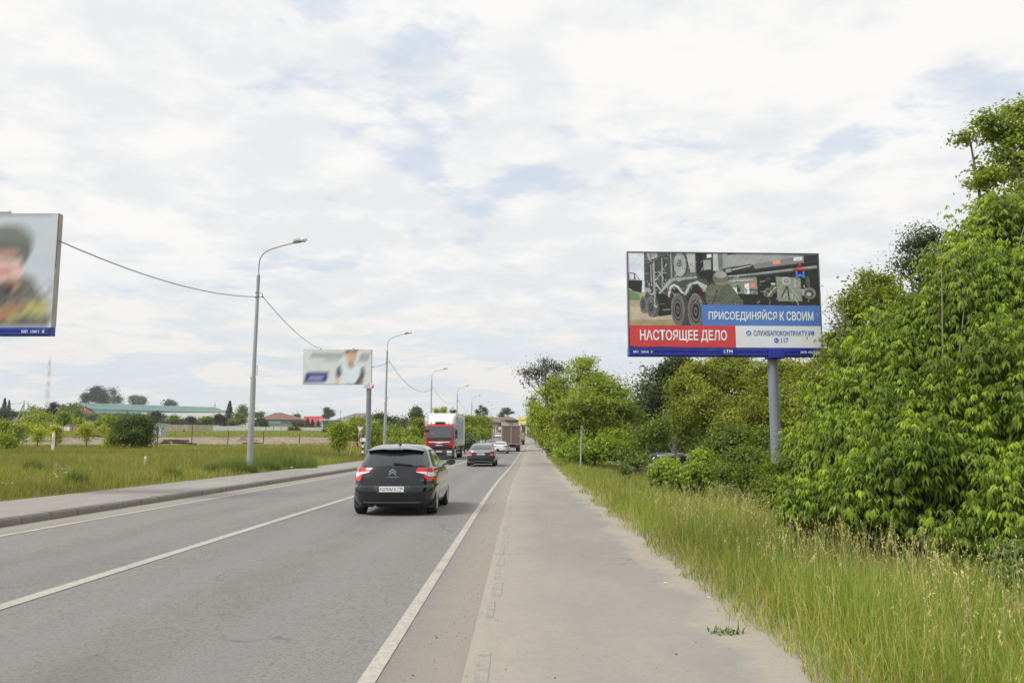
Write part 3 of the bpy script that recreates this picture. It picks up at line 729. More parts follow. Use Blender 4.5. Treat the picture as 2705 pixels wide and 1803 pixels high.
# ------------------------------------------------------------------ printed pictures (colour painted on the sheet's vertices)
class Canvas:
    def __init__(s, w, h, bg): s.w, s.h = w, h; s.a = np.ones((h, w, 3)) * np.array(srgb(*bg)); s.X, s.Y = np.meshgrid(np.arange(w) + .5, np.arange(h) + .5)
    def set(s, m, c, k=1.0): s.a = np.where(m[..., None] if k == 1 else (m * k)[..., None] > .5, np.array(srgb(*c)), s.a) if k == 1 else s.a * (1 - (m * k)[..., None]) + np.array(srgb(*c)) * (m * k)[..., None]
    def poly(s, P, c, k=1.0):
        m = np.zeros((s.h, s.w), bool); n = len(P)
        for i in range(n):
            x0, y0 = P[i]; x1, y1 = P[(i + 1) % n]
            if y0 == y1: continue
            m ^= ((s.Y >= min(y0, y1)) & (s.Y < max(y0, y1)) & (s.X < x0 + (s.Y - y0) * (x1 - x0) / (y1 - y0)))
        s.set(m, c, k); return m
    def ell(s, x, y, rx, ry, c, k=1.0, hole=0.0):
        e = ((s.X - x) / rx) ** 2 + ((s.Y - y) / ry) ** 2; m = (e < 1) & (e >= hole * hole); s.set(m, c, k); return m
    def line(s, x0, y0, x1, y1, w, c, k=1.0):
        dx, dy = x1 - x0, y1 - y0; L2 = dx * dx + dy * dy; t = np.clip(((s.X - x0) * dx + (s.Y - y0) * dy) / L2, 0, 1)
        m = np.hypot(s.X - x0 - t * dx, s.Y - y0 - t * dy) < w / 2; s.set(m, c, k)
    def rect(s, x0, y0, x1, y1, c, k=1.0): s.set((s.X >= x0) & (s.X < x1) & (s.Y >= y0) & (s.Y < y1), c, k)
    def speckle(s, x0, y0, x1, y1, amt, cell=1):
        m = (s.X >= x0) & (s.X < x1) & (s.Y >= y0) & (s.Y < y1)
        n = rng.normal(0, amt, (s.h // cell + 1, s.w // cell + 1)); n = np.kron(n, np.ones((cell, cell)))[:s.h, :s.w]
        s.a = np.where(m[..., None], s.a * np.clip(1 + n, .2, 2)[..., None], s.a)
    def blur(s, r, dx=1, dy=1):
        for ax, on in ((0, dy), (1, dx)):
            if not on: continue
            for _ in range(2):
                p = np.pad(s.a, [(r, r) if i == ax else (0, 0) for i in range(3)], mode='edge'); c = np.cumsum(p, ax); c = np.insert(c, 0, 0, ax); n = 2 * r + 1
                s.a = (np.take(c, range(n, c.shape[ax]), ax) - np.take(c, range(0, c.shape[ax] - n), ax)) / n
    def smear(s, n, dx, dy):
        acc = np.zeros_like(s.a)
        for i in range(-n, n + 1): acc += np.roll(np.roll(s.a, int(round(i * dx)), 1), int(round(i * dy)), 0)
        s.a = acc / (2 * n + 1)
    def sheet(s, name, x0, x1, z0, z1, y, parent, m, k=1.0, wave=0.0):
        h, w = s.h, s.w; X, Z = np.meshgrid(np.linspace(x0, x1, w), np.linspace(z1, z0, h)); Yv = y + wave * (np.sin(X * 5.1 + Z * 2) * .5 + np.sin(Z * 4.3 - X) * .5)
        V = np.stack([X.ravel(), Yv.ravel(), Z.ravel()], 1); i = np.arange((h - 1) * (w - 1)); a = (i // (w - 1)) * w + i % (w - 1)
        T = np.concatenate([np.stack([a, a + w, a + w + 1], 1), np.stack([a, a + w + 1, a + 1], 1)])
        return tri_mesh(name, V, T, m, parent, col=np.clip(s.a.reshape(-1, 3) * k, 0, 1), smooth=True)
def vnoise_img(w, h):
    X, Y = np.meshgrid(np.arange(w), np.arange(h)); a = np.sin(X * .11 + Y * .07) + np.sin(X * .05 - Y * .13 + 2) + np.sin(X * .31 + Y * .23) * .6 + np.sin(X * .021 + 1) + rng.normal(0, .5, (h, w)); return a / 2.4
PRINT = mat('printed_vinyl', attr=True, rough=.42, spec=.35, noise=.05, nscale=1.5, bump=.12, bscale=1.6)
VBLUE = mat('vinyl_blue', srgb(86, 128, 202, .95), .42, noise=.06, nscale=1.2, bump=.12, bscale=1.6)
VRED = mat('vinyl_red', srgb(212, 66, 70, .95), .42, noise=.08, nscale=1.2, bump=.5, bscale=1.3)
VWHITE = mat('vinyl_white', srgb(232, 235, 238, .93), .42, noise=.03, nscale=1.2, bump=.3, bscale=1.3)
BEAM = mat('beam_blue', srgb(28, 42, 150, 1.0), .35, noise=.15, nscale=1.5, dirt=((.06, .08, .22), 2.0, .5))
BOARD = mat('board_grey', (.42, .42, .40), .6, noise=.15, nscale=1.5, dirt=((.25, .23, .2), 2.5, .5))
POLEG = mat('pole_grey', srgb(122, 128, 136, 1.0), .5, noise=.08, nscale=1.0, dirt=((.16, .16, .165), 1.2, .4), stretch=(1, 1, .4))
TXTW = mat('lettering_white', srgb(236, 246, 250, .95), .5)
TXTB = mat('lettering_blue', srgb(70, 104, 182, 1.0), .5)
LRED = mat('logo_red', srgb(222, 52, 50), .5)
LBLU = mat('logo_blue', srgb(70, 130, 225), .5)

# ---- big billboard on the right
Yb = 25.75
xl, xr = gx(1661, 25.5, 800), gx(2169, 26.0, 800)
zt, zp, zb = gz(666, Yb), gz(918, Yb), gz(941, Yb)
px_ = gx(2048, 26.05, 1050); gb = float(G(px_, 26.05)) - .3
W = xr - xl
bb = thing('billboard', 'large billboard with a military truck picture on a grey post beside the footpath', 'billboard', (px_, 26.05, gb), rz=math.radians(3.2))
X0, X1 = xl - px_, xr - px_; Z0, Z1, ZB = zp - gb, zt - gb, zb - gb
MB().tube([(0, .12, -.5), (0, .12, ZB + .1)], [.165, .155], 20).build('post', POLEG, bb, smooth=True)
fr = MB(); fr.box(((X0 + X1) / 2, .06, (Z0 + Z1) / 2), (W, .24, Z1 - Z0), bev=.01); fr.build('panel', BOARD, bb)
tr = MB()
for z in (Z1 - .005,): tr.box(((X0 + X1) / 2, -.055, z), (W + .03, .05, .035))
for x in (X0, X1): tr.box((x, -.05, (Z0 + Z1) / 2), (.03, .07, Z1 - Z0))
tr.build('frame', mat('frame_dark', (.12, .12, .12), .6), bb)
be = MB(); zz_ = (Z0 + ZB) / 2; hh = Z0 - ZB
be.box(((X0 + X1) / 2, .03, ZB + hh * .5), (W + .02, .30, hh * .98), bev=.012)
be.box(((X0 + X1) / 2, -.125, ZB + hh * .66), (W, .03, hh * .18), bev=.008); be.box(((X0 + X1) / 2, -.125, ZB + hh * .2), (W, .03, hh * .2), bev=.008)
be.build('beam', BEAM, bb)
b2 = MB(); b2.box((.02, -.03, ZB + .04), (.50, .46, hh * .75), bev=.02); b2.box((-.0, -.16, ZB + hh * .5), (.44, .16, hh * .8), bev=.02); b2.build('post_bracket', BEAM, bb)
bl = MB(); bl.box(((X0 + X1) / 2 + .02, -.15, ZB + hh * .44), (.52, .03, hh * .8), bev=.01); bl.build('name_plate', mat('plate_navy', srgb(22, 34, 128), .4), bb)
xc = (X0 + X1) / 2 + .02
text('lettering', 'LTM', (xc - .13, xc + .15, ZB + hh * .42, ZB + hh * .75), TXTW, bb, -.168, bold=.01)
text('lettering', 'НАРУЖНАЯ РЕКЛАМА', (xc - .14, xc + .16, ZB + hh * .28, ZB + hh * .33), TXTW, bb, -.168)
text('lettering', 'МО  13410  А', (X0 + .12, X0 + .74, ZB + hh * .36, ZB + hh * .64), TXTW, bb, -.144, bold=.016)
text('lettering', '(495) 626-5200', (X1 - .74, X1 - .11, ZB + hh * .34, ZB + hh * .66), TXTW, bb, -.144, bold=.016)
# the picture, drawn in a 528 x 264 field (quarter of the enlarged crop it was measured on)
cv = Canvas(528, 264, (60, 62, 60)); q = .25
def PT(*a): return [((x - 95) * q * .995, (y - 108) * q) for x, y in a]
def P(pts, c, k=1.0): cv.poly(PT(*pts), c, k)
def Ln(x0, y0, x1, y1, w, c, k=1.0): (a, b), (c2, d) = PT((x0, y0), (x1, y1)); cv.line(a, b, c2, d, w * q, c, k)
def El(x, y, rx, ry, c, k=1.0, hole=0): (a, b), = PT((x, y)); cv.ell(a, b, rx * q, ry * q, c, k, hole)
P([(90, 100), (640, 100), (640, 600), (90, 600)], (196, 206, 222))
P([(90, 520), (300, 560), (640, 640), (640, 940), (90, 940)], (158, 152, 118)); P([(90, 510), (220, 580), (220, 640), (90, 640)], (104, 132, 88))
P([(90, 700), (640, 800), (640, 940), (90, 940)], (176, 160, 132)); P([(90, 860), (640, 850), (640, 940), (90, 940)], (150, 140, 96))
cv.speckle(0, 130, 140, 264, .14)
P([(90, 420), (250, 420), (240, 560), (150, 540), (90, 500)], (46, 48, 46)); P([(100, 335), (170, 340), (225, 415), (100, 415)], (60, 64, 62)); P([(105, 345), (160, 350), (160, 410), (108, 410)], (200, 206, 212)); P([(172, 352), (215, 412), (175, 412)], (190, 198, 204))
P([(270, 100), (640, 100), (640, 700), (470, 800), (400, 820), (280, 620), (270, 300)], (72, 75, 72))
P([(275, 110), (560, 110), (300, 250), (275, 235)], (92, 96, 94)); P([(300, 110), (420, 110), (420, 180), (330, 200)], (150, 156, 158)); Ln(300, 100, 300, 240, 7, (84, 88, 86)); Ln(350, 100, 345, 220, 7, (84, 88, 86))
for a in ((280, 215, 620, 110), (290, 245, 560, 150)): Ln(*a, 9, (56, 60, 58))
P([(600, 110), (850, 110), (850, 390), (560, 400), (560, 330)], (96, 100, 98)); P([(740, 110), (840, 110), (840, 330), (790, 330)], (170, 174, 172))
for a in ((470, 170, 470, 560), (570, 110, 575, 380), (520, 240, 400, 420), (430, 320, 520, 440), (380, 220, 385, 620), (345, 250, 350, 480)): Ln(*a, 13, (146, 150, 146))
for a in ((495, 170, 495, 520), (405, 260, 410, 600), (600, 250, 590, 370), (330, 280, 335, 520)): Ln(*a, 9, (34, 36, 36))
for yv in range(330, 640, 38): Ln(375, yv, 412, yv + 4, 6, (176, 180, 176))
El(685, 240, 72, 138, (52, 54, 52)); El(672, 240, 68, 134, (156, 160, 158)); El(664, 226, 26, 38, (70, 74, 74)); El(664, 226, 16, 26, (140, 146, 146)); El(664, 226, 7, 12, (50, 52, 52))
P([(850, 110), (930, 110), (930, 420), (850, 330)], (40, 42, 40)); P([(1040, 110), (1150, 110), (1150, 310), (1040, 310)], (176, 180, 172)); P([(1090, 110), (1150, 110), (1150, 310), (1100, 310)], (112, 116, 110))
P([(930, 190), (1015, 180), (1015, 290), (930, 300)], (150, 156, 140)); P([(970, 120), (1025, 120), (1025, 155), (970, 165)], (224, 226, 222)); P([(950, 300), (1040, 300), (1040, 420), (900, 420)], (40, 42, 40)); Ln(905, 310, 925, 270, 5, (180, 184, 180))
P([(1150, 110), (2205, 110), (2205, 160), (1240, 260), (1150, 280)], (148, 150, 152)); P([(1200, 110), (1330, 110), (1200, 130)], (60, 62, 62)); P([(1830, 115), (2205, 115), (2205, 170), (2060, 190), (2060, 130)], (86, 88, 90))
P([(1480, 230), (2060, 128), (2060, 205), (1510, 280)], (122, 126, 128)); P([(1240, 270), (1460, 225), (1470, 270), (1240, 330)], (52, 54, 54)); P([(1250, 285), (1460, 240), (1460, 252), (1250, 300)], (168, 172, 172)); P([(1175, 290), (1240, 275), (1240, 325), (1180, 335)], (142, 146, 146))
P([(2060, 130), (2205, 120), (2205, 180), (2060, 205)], (52, 52, 58)); P([(1945, 150), (2042, 138), (2042, 180), (1945, 188)], (216, 218, 220)); Ln(1970, 175, 2015, 165, 6, (110, 114, 118)); P([(1708, 192), (1796, 178), (1796, 222), (1708, 232)], (232, 128, 92))
P([(1150, 330), (2205, 200), (2225, 700), (1150, 700)], (44, 45, 44)); P([(1100, 370), (1500, 330), (2200, 235), (2205, 262), (1500, 352), (1100, 400)], (150, 156, 148)); P([(1100, 386), (1500, 345), (2205, 262), (2205, 272), (1500, 362), (1100, 400)], (80, 84, 80))
P([(1180, 430), (1220, 395), (1520, 370), (1528, 565), (1240, 560)], (128, 134, 120)); Ln(1230, 425, 1470, 405, 14, (176, 180, 172)); Ln(1232, 437, 1470, 417, 6, (50, 52, 50)); El(1474, 460, 26, 28, (232, 96, 66)); P([(1380, 450), (1432, 445), (1436, 560), (1384, 560)], (214, 216, 214)); P([(1390, 505), (1405, 505), (1405, 550), (1390, 550)], (40, 40, 40)); P([(1230, 495), (1300, 490), (1305, 560), (1235, 540)], (200, 204, 202)); P([(1295, 465), (1330, 463), (1332, 540), (1297, 540)], (40, 42, 46)); Ln(1440, 515, 1520, 520, 22, (84, 88, 84))
P([(1735, 365), (2010, 375), (2020, 640), (1748, 640)], (134, 140, 124)); El(1852, 412, 52, 46, (168, 172, 164)); El(1852, 412, 30, 26, (110, 114, 106)); El(1852, 408, 14, 12, (170, 174, 166))
Ln(1850, 480, 1790, 600, 13, (52, 54, 52)); Ln(1862, 480, 1876, 625, 13, (52, 54, 52)); Ln(1885, 470, 1985, 600, 4, (200, 204, 198)); El(1945, 455, 20, 22, (150, 156, 146)); Ln(1945, 380, 1945, 440, 9, (160, 164, 156))
for (x, y, r) in ((1650, 545, 52), (1700, 510, 40), (1620, 560, 30)): El(x, y, r, r, (104, 108, 98)); El(x, y, r * .55, r * .55, (60, 62, 58))
Ln(1640, 580, 1730, 480, 12, (176, 180, 170)); P([(1678, 437), (1728, 434), (1728, 458), (1678, 460)], (190, 192, 190)); El(1650, 390, 20, 18, (74, 76, 72))
El(2110, 550, 68, 62, (120, 126, 112)); El(2104, 555, 46, 42, (62, 64, 60)); El(2098, 560, 28, 26, (170, 174, 164)); El(2095, 420, 22, 60, (84, 86, 80)); El(2032, 540, 12, 40, (170, 174, 164))
for i in range(14):
    t0, t1 = i / 14, (i + 1) / 14; f = lambda t: (1940 + 155 * t, 590 + 110 * math.sin(math.pi * (t * .85 + .05)) * (1.05))
    (xa, ya), (xb, yb) = f(t0), f(t1); Ln(xa, ya, xb, yb, 5, (206, 208, 202))
P([(2040, 650), (2225, 620), (2225, 700), (1900, 700)], (56, 50, 46))
P([(540, 385), (850, 370), (860, 400), (960, 400), (990, 480), (540, 640), (430, 620), (430, 560)], (76, 80, 76))
P([(470, 500), (560, 390), (860, 372), (860, 392), (800, 400), (590, 425), (440, 570)], (150, 156, 150)); P([(555, 480), (600, 455), (650, 480), (720, 575), (700, 590), (630, 500), (600, 480), (570, 500), (545, 600), (535, 640), (530, 560)], (182, 186, 180)); P([(710, 560), (770, 450), (860, 420), (960, 470), (980, 520), (940, 540), (860, 450), (790, 470), (730, 580)], (176, 180, 174))
P([(580, 500), (640, 510), (700, 600), (760, 600), (790, 480), (850, 460), (930, 560), (900, 640), (560, 640)], (26, 26, 27)); P([(400, 560), (470, 560), (560, 620), (560, 800), (430, 820), (400, 760)], (36, 37, 36))
Ln(440, 560, 560, 430, 22, (160, 166, 160)); Ln(400, 460, 460, 540, 15, (170, 174, 170)); El(552, 528, 11, 13, (230, 120, 80)); El(926, 524, 15, 16, (230, 110, 76)); P([(270, 520), (330, 500), (350, 540), (330, 560), (290, 545), (275, 600)], (150, 154, 148))
def wheel_(x, y, rx, ry):
    El(x + rx * .62, y, rx * 1.02, ry * .98, (44, 43, 43))
    for j in range(-7, 8): a = j / 8; Ln(x + rx * (.45 + .55 * math.sqrt(1 - a * a)), y + ry * .97 * a, x + rx * (.62 + .98 * math.sqrt(1 - a * a)), y + ry * .95 * a + ry * .03, 9, (96, 94, 92))
    El(x, y, rx, ry, (126, 123, 120)); El(x, y, rx * .93, ry * .93, (104, 101, 98)); El(x, y, rx * .66, ry * .64, (58, 57, 56)); El(x, y, rx * .56, ry * .54, (112, 110, 106)); El(x, y, rx * .46, ry * .44, (48, 48, 48)); El(x, y, rx * .24, ry * .24, (98, 97, 94)); El(x, y, rx * .12, ry * .12, (40, 40, 40))
wheel_(255, 690, 38, 98); wheel_(342, 715, 52, 116); wheel_(635, 745, 74, 186); wheel_(832, 760, 86, 200)
Ln(370, 240, 385, 700, 12, (150, 154, 146)); P([(372, 690), (410, 700), (405, 725), (375, 712)], (170, 172, 166)); Ln(475, 745, 545, 742, 12, (150, 146, 120))
# soldier seen from behind
P([(950, 520), (1000, 455), (1160, 440), (1230, 470), (1330, 600), (1375, 700), (960, 700)], (88, 96, 80)); P([(950, 500), (1010, 455), (1130, 480), (1080, 590), (1120, 700), (960, 700), (945, 600)], (98, 102, 86)); cv.speckle(210, 85, 320, 150, .20, 2)
El(1115, 385, 84, 78, (128, 132, 116)); P([(1030, 380), (1200, 360), (1195, 420), (1150, 450), (1050, 430)], (104, 106, 92)); El(1120, 350, 62, 40, (150, 154, 138)); P([(1120, 440), (1180, 430), (1185, 460), (1130, 470)], (150, 112, 96))
Ln(1080, 520, 1010, 700, 10, (52, 52, 50)); Ln(900, 570, 965, 700, 16, (44, 45, 50)); Ln(960, 600, 1110, 605, 6, (60, 64, 54)); Ln(960, 640, 1110, 645, 6, (60, 64, 54)); Ln(965, 560, 1090, 565, 6, (120, 124, 106))
cv.speckle(0, 0, 528, 264, .05)
xs_, xe_ = X0 + .02, X1 - .02
for _ in range(230):
    x_, y_ = random.uniform(280, 2180), random.uniform(120, 690); a_ = random.choice((0, 0, 1.57, 1.57, .8, -.8, -.12)) + random.uniform(-.1, .1); l_ = random.uniform(10, 55); t_ = random.choice(((176, 180, 174), (150, 154, 148), (30, 31, 30), (96, 100, 94), (206, 208, 204)))
    if (x_ < 900 or y_ > 380) and not (950 < x_ < 1230 and y_ > 300): Ln(x_, y_, x_ + l_ * math.cos(a_), y_ + l_ * math.sin(a_), random.uniform(3, 8), t_, .8)
lf = vnoise_img(528, 264); g_ = cv.a.mean(2, keepdims=True); cv.a = np.clip((g_ + (cv.a - g_) * .72 - .025) * 1.28 * (1 + .12 * lf[..., None]), 0, 1) + .028
cv.sheet('poster', xs_, xe_, Z0 + .0, Z1 - .02, -.066, bb, PRINT, k=1.0)
def ux(x): return xs_ + (x - 100) / 2120 * (xe_ - xs_)
def uz(y): return Z1 - (y - 108) / (1178 - 108) * (Z1 - Z0)
def flat(name, pts, m, parent, y): 
    n = len(pts); return MB().prism(pts, y, y + .004, 'Y').build(name, m, parent)
def qflat(name, x0, x1, z0, z1, m, y, parent=bb): return flat(name, [(x0, z0), (x1, z0), (x1, z1), (x0, z1)], m, parent, y)
qflat('blue_print', ux(905), xe_, uz(930), uz(698), VBLUE, -.074)
rp = [(ux(106), uz(1160)), (ux(240), uz(1172)), (ux(420), uz(1166)), (ux(640), uz(1172)), (ux(1270), uz(1172)), (ux(1268), uz(930)), (ux(106), uz(930))]
flat('red_print', rp, VRED, bb, -.075); qflat('white_print', ux(1269), xe_, uz(1172), uz(930), VWHITE, -.075)
text('lettering', 'ПРИСОЕДИНЯЙСЯ', (ux(975), ux(1735), uz(882), uz(748)), TXTW, bb, -.082, bold=.016)
text('lettering', 'К', (ux(1765), ux(1815), uz(868), uz(768)), TXTW, bb, -.082, bold=.016)
text('lettering', 'СВОИМ', (ux(1840), ux(2140), uz(869), uz(767)), TXTW, bb, -.082, bold=.016)
text('lettering', 'НАСТОЯЩЕЕ', (ux(215), ux(855), uz(1118), uz(980)), TXTW, bb, -.083, bold=.018)
text('lettering', 'ДЕЛО', (ux(885), ux(1172), uz(1118), uz(980)), TXTW, bb, -.083, bold=.018)
text('lettering', 'СЛУЖБАПОКОНТРАКТУ.РФ', (ux(1468), ux(2145), uz(1042), uz(980)), TXTB, bb, -.083, bold=.015)
text('lettering', '117', (ux(1770), ux(1848), uz(1118), uz(1062)), TXTB, bb, -.083, bold=.015)
ic = MB(); r_ = ux(28) - ux(0)
def ring(mb, x, z, ro, ri, y0, n=20):
    V = []; Fc = []
    for i in range(n):
        a = 2 * math.pi * i / n; V += [(x + ro * math.cos(a), y0, z + ro * math.sin(a)), (x + ri * math.cos(a), y0, z + ri * math.sin(a))]
    for i in range(n): j = (i + 1) % n; Fc.append((2 * i, 2 * i + 1, 2 * j + 1, 2 * j))
    mb.add(V, Fc)
ring(ic, ux(1413), uz(1010), r_, r_ * .68, -.083); ic.box((ux(1413), -.083, uz(1010)), (r_ * 1.1, .002, .008)); ic.box((ux(1413), -.0832, uz(1010)), (.008, .002, r_ * 1.1))
ic.build('globe_mark', TXTB, bb)
ph = MB(); ring(ph, ux(1716), uz(1090), r_ * .95, 0.0001, -.083); ph.build('phone_mark', TXTB, bb)
pw = MB(); pw.tube([(ux(1702), -.086, uz(1078)), (ux(1706), -.086, uz(1096)), (ux(1728), -.086, uz(1102))], .011, 5); pw.build('phone_handset_mark', TXTW, bb)
# open five-pointed star, upper part red, lower part blue
scx, scz = 2012, 310
def sp(a, r): return (ux(scx + r * math.sin(a)), uz(scz - r * math.cos(a)))
T5 = 2 * math.pi / 5
st_ = MB(); O = [sp(i * T5, 104) for i in range(5)]; I_ = [sp((i + .5) * T5, 42) for i in range(5)]; IO = [sp(i * T5, 60) for i in range(5)]; II = [sp((i + .5) * T5, 24) for i in range(5)]
st_.prism([I_[4], O[0], I_[0], (ux(2028), uz(262)), (ux(2012), uz(245)), (ux(1996), uz(262))], -.080, -.076, 'Y')
st_.prism([O[4], (ux(1985), uz(278)), (ux(2040), uz(278)), O[1], (ux(2062), uz(298)), (ux(1965), uz(298))], -.084, -.080, 'Y'); st_.build('star_upper', LRED, bb)
s2 = MB(); s2.prism([(ux(1957), uz(308)), (ux(1986), uz(308)), (ux(1990), uz(352)), (ux(2012), uz(338)), (ux(2036), uz(352)), (ux(2040), uz(308)), (ux(2068), uz(308)), (ux(2058), uz(345)), O[2], (ux(2012), uz(366)), O[3], (ux(1967), uz(345))], -.080, -.076, 'Y'); s2.build('star_lower', LBLU, bb)

# ---- left billboard, a corner of it in view
Yl = 21.7
fx1 = gx(159, Yl, 563) - .02; ztl, zpl, zbl = gz(563, Yl, 150), gz(864, Yl, 150), gz(886, Yl, 150)
lb = thing('billboard', 'left billboard cut by the frame, blurred soldier portrait above a blue beam', 'billboard', (fx1 - 4.5, Yl + .1, float(G(fx1 - 4.5, Yl)) - .2)); o_ = lb.location
X0l, X1l = -1.5, 4.5; Z0l, Z1l, ZBl = zpl - o_.z, ztl - o_.z, zbl - o_.z
MB().tube([(0, .1, -.5), (0, .1, ZBl + .05)], [.165, .155], 18).build('post', POLEG, lb, smooth=True)
MB().box((1.5, 0, (Z0l + Z1l) / 2), (6, .2, Z1l - Z0l), bev=.008).build('panel', mat('board_side_grey', (.36, .355, .325), .6, noise=.12, nscale=2, dirt=((.28, .25, .2), 1.5, .5)), lb)
b = MB(); hh = Z0l - ZBl; b.box((1.5, 0, ZBl + hh / 2), (5.96, .24, hh * .98), bev=.01); b.box((1.5, -.125, ZBl + hh * .70), (5.9, .03, hh * .36), bev=.008); b.box((1.5, -.125, ZBl + hh * .22), (5.9, .03, hh * .3), bev=.008); b.build('beam', BEAM, lb)
rs = MB(); rs.tube([(4.49, -.105, Z1l - .02), (4.50, -.106, Z1l - .55), (4.485, -.105, Z1l - 1.5)], .011, 4); rs.build('rust_streak', mat('rust', (.30, .10, .075), .9), lb)
text('lettering', 'МО  13411  В', (3.72, 4.33, ZBl + hh * .30, ZBl + hh * .66), TXTW, lb, -.146, bold=.016)
cl_ = MB(); cl_.box((2.9, 0, Z1l + .03), (.42, .12, .06), bev=.01); cl_.tube([(3.05, -.02, Z1l + .03), (3.12, -.02, Z1l + .11)], .01, 4); cl_.build('top_clamp', GALVD, lb)
cv = Canvas(300, 150, (196, 204, 214)); s_ = 150 / 1177.0
def zx(x): return 300 - (590 - x) * s_ * 1.0
def zy(y): return (y - 128) * s_
cv.poly([(0, 60), (80, 80), (300, 90), (300, 150), (0, 150)], (188, 194, 202))
cv.poly([(zx(-420), 150), (zx(-400), zy(1000)), (zx(-200), zy(860)), (zx(180), zy(740)), (zx(360), zy(800)), (zx(480), zy(1000)), (zx(580), zy(1180)), (zx(560), 150)], (112, 108, 102))
cv.ell(zx(60), zy(640), 25, 33, (222, 190, 180)); cv.ell(zx(75), zy(430), 33, 24, (122, 126, 120)); cv.poly([(zx(-200), zy(500)), (zx(-180), zy(400)), (zx(300), zy(410)), (zx(335), zy(510)), (zx(285), zy(610)), (zx(235), zy(700)), (zx(205), zy(580)), (zx(150), zy(505)), (zx(-120), zy(540))], (104, 108, 104))
cv.ell(zx(60), zy(545), 16, 4, (205, 150, 130)); cv.ell(zx(40), zy(730), 14, 5, (192, 130, 128)); cv.ell(zx(130), zy(860), 12, 9, (186, 140, 120)); cv.poly([(zx(-300), zy(1000)), (zx(120), zy(1000)), (zx(170), zy(860)), (zx(-50), zy(840))], (80, 80, 82))
cv.poly([(zx(240), zy(1060)), (zx(520), zy(1010)), (zx(560), zy(1170)), (zx(100), zy(1240)), (zx(80), zy(1130))], (170, 164, 110)); cv.ell(zx(180), zy(1100), 16, 8, (160, 128, 104)); cv.ell(zx(20), zy(1180), 16, 7, (170, 124, 92)); cv.ell(zx(330), zy(1230), 10, 7, (92, 92, 92))
cv.speckle(0, 90, 300, 150, .25, 5); cv.smear(5, 1.0, -1.2); cv.blur(1)
cv.sheet('poster', X0l + .03, X1l - .025, Z0l, Z1l - .02, -.106, lb, PRINT)

# ---- small billboard beyond the pavement
Ym = 72.3
mx0, mx1 = gx(800.5, Ym, 960), gx(981.5, Ym, 960); mz1, mz0 = gz(921.5, Ym), gz(1014.5, Ym); mp = gx(972, Ym + .2, 1150)
mb_ = thing('billboard', 'small pale billboard with a blurred man in a white shirt on a thick grey post', 'billboard', (mp, Ym + .2, float(G(mp, Ym)) - .2)); o_ = mb_.location
a0, a1, c0, c1 = mx0 - o_.x, mx1 - o_.x, mz0 - o_.z, mz1 - o_.z
MB().tube([(0, .05, -.5), (0, .05, c0 + .1)], [.24, .215], 18).build('post', POLEG, mb_, smooth=True)
MB().box(((a0 + a1) / 2, 0, (c0 + c1) / 2), (a1 - a0, .3, c1 - c0), bev=.02).build('panel', BOARD, mb_)
MB().box((-.05, -.2, c0 - .17), (.86, .08, .33), bev=.01).build('name_plate', VWHITE, mb_)
MB().box((.36, -.25, c0 - .24), (.2, .02, .19)).build('plate_mark', LRED, mb_); MB().box((.42, -.25, c0 - .09), (.09, .02, .09)).build('plate_mark', BLACKP, mb_)
text('lettering', 'Vin', (-.32, -.08, c0 - .15, c0 - .04), mat('lettering_dark', (.05, .05, .06), .5), mb_, -.245, bold=.01); text('lettering', 'Ex', (-.06, .14, c0 - .15, c0 - .04), LRED, mb_, -.245, bold=.01)
text('lettering', 'НАРУЖНАЯ РЕКЛАМА', (-.38, .2, c0 - .27, c0 - .20), mat('lettering_dark'), mb_, -.245)
for x in (1.5, 4.4): MB().box((a0 + x, 0, c1 + .04), (.12, .1, .08)).build('top_clamp', BLACKP, mb_)
cv = Canvas(240, 122, (214, 218, 218)); k_ = 240 / 888.0
def E3(x, y, rx, ry, c): cv.ell((x - 100) * k_, (y - 105) * k_, rx * k_, ry * k_, c)
def P3(pts, c): cv.poly([((x - 100) * k_, (y - 105) * k_) for x, y in pts], c)
for i in range(17): x = 190 + i * 25; P3([(x, 215), (x + 24, 150), (x + 36, 150), (x + 12, 215)], (96, 98, 112))
for i in range(9): x = 370 + i * 22; P3([(x, 265), (x + 14, 225), (x + 24, 225), (x + 10, 265)], (140, 142, 152))
for i in range(7): x = 815 + i * 18; P3([(x, 265), (x + 40, 150), (x + 50, 150), (x + 10, 265)], (112, 114, 126))
P3([(530, 470), (560, 330), (680, 290), (800, 300), (880, 340), (905, 470), (870, 560), (540, 560)], (218, 228, 238)); P3([(545, 330), (585, 310), (605, 430), (560, 480), (525, 440)], (92, 94, 112)); P3([(850, 340), (885, 330), (905, 430), (860, 560), (770, 560), (840, 440)], (86, 84, 96))
P3([(530, 470), (590, 460), (570, 556), (530, 556)], (216, 186, 152)); E3(725, 190, 62, 95, (206, 172, 140)); P3([(640, 105), (800, 105), (790, 180), (760, 140), (680, 140), (650, 200)], (120, 98, 84)); E3(715, 300, 40, 36, (178, 148, 128)); P3([(690, 340), (780, 310), (740, 355)], (150, 156, 166)); P3([(850, 470), (890, 480), (880, 556), (840, 556)], (150, 120, 96))
P3([(140, 400), (425, 395), (425, 470), (395, 530), (110, 540)], (58, 66, 138))
for i in range(8): x = 170 + i * 23; P3([(x, 505), (x + 28, 445), (x + 38, 445), (x + 10, 505)], (205, 208, 226))
cv.smear(6, 1.0, -1.1); cv.blur(2)
cv.sheet('poster', a0 + .02, a1 - .02, c0 + .02, c1 - .02, -.156, mb_, PRINT)

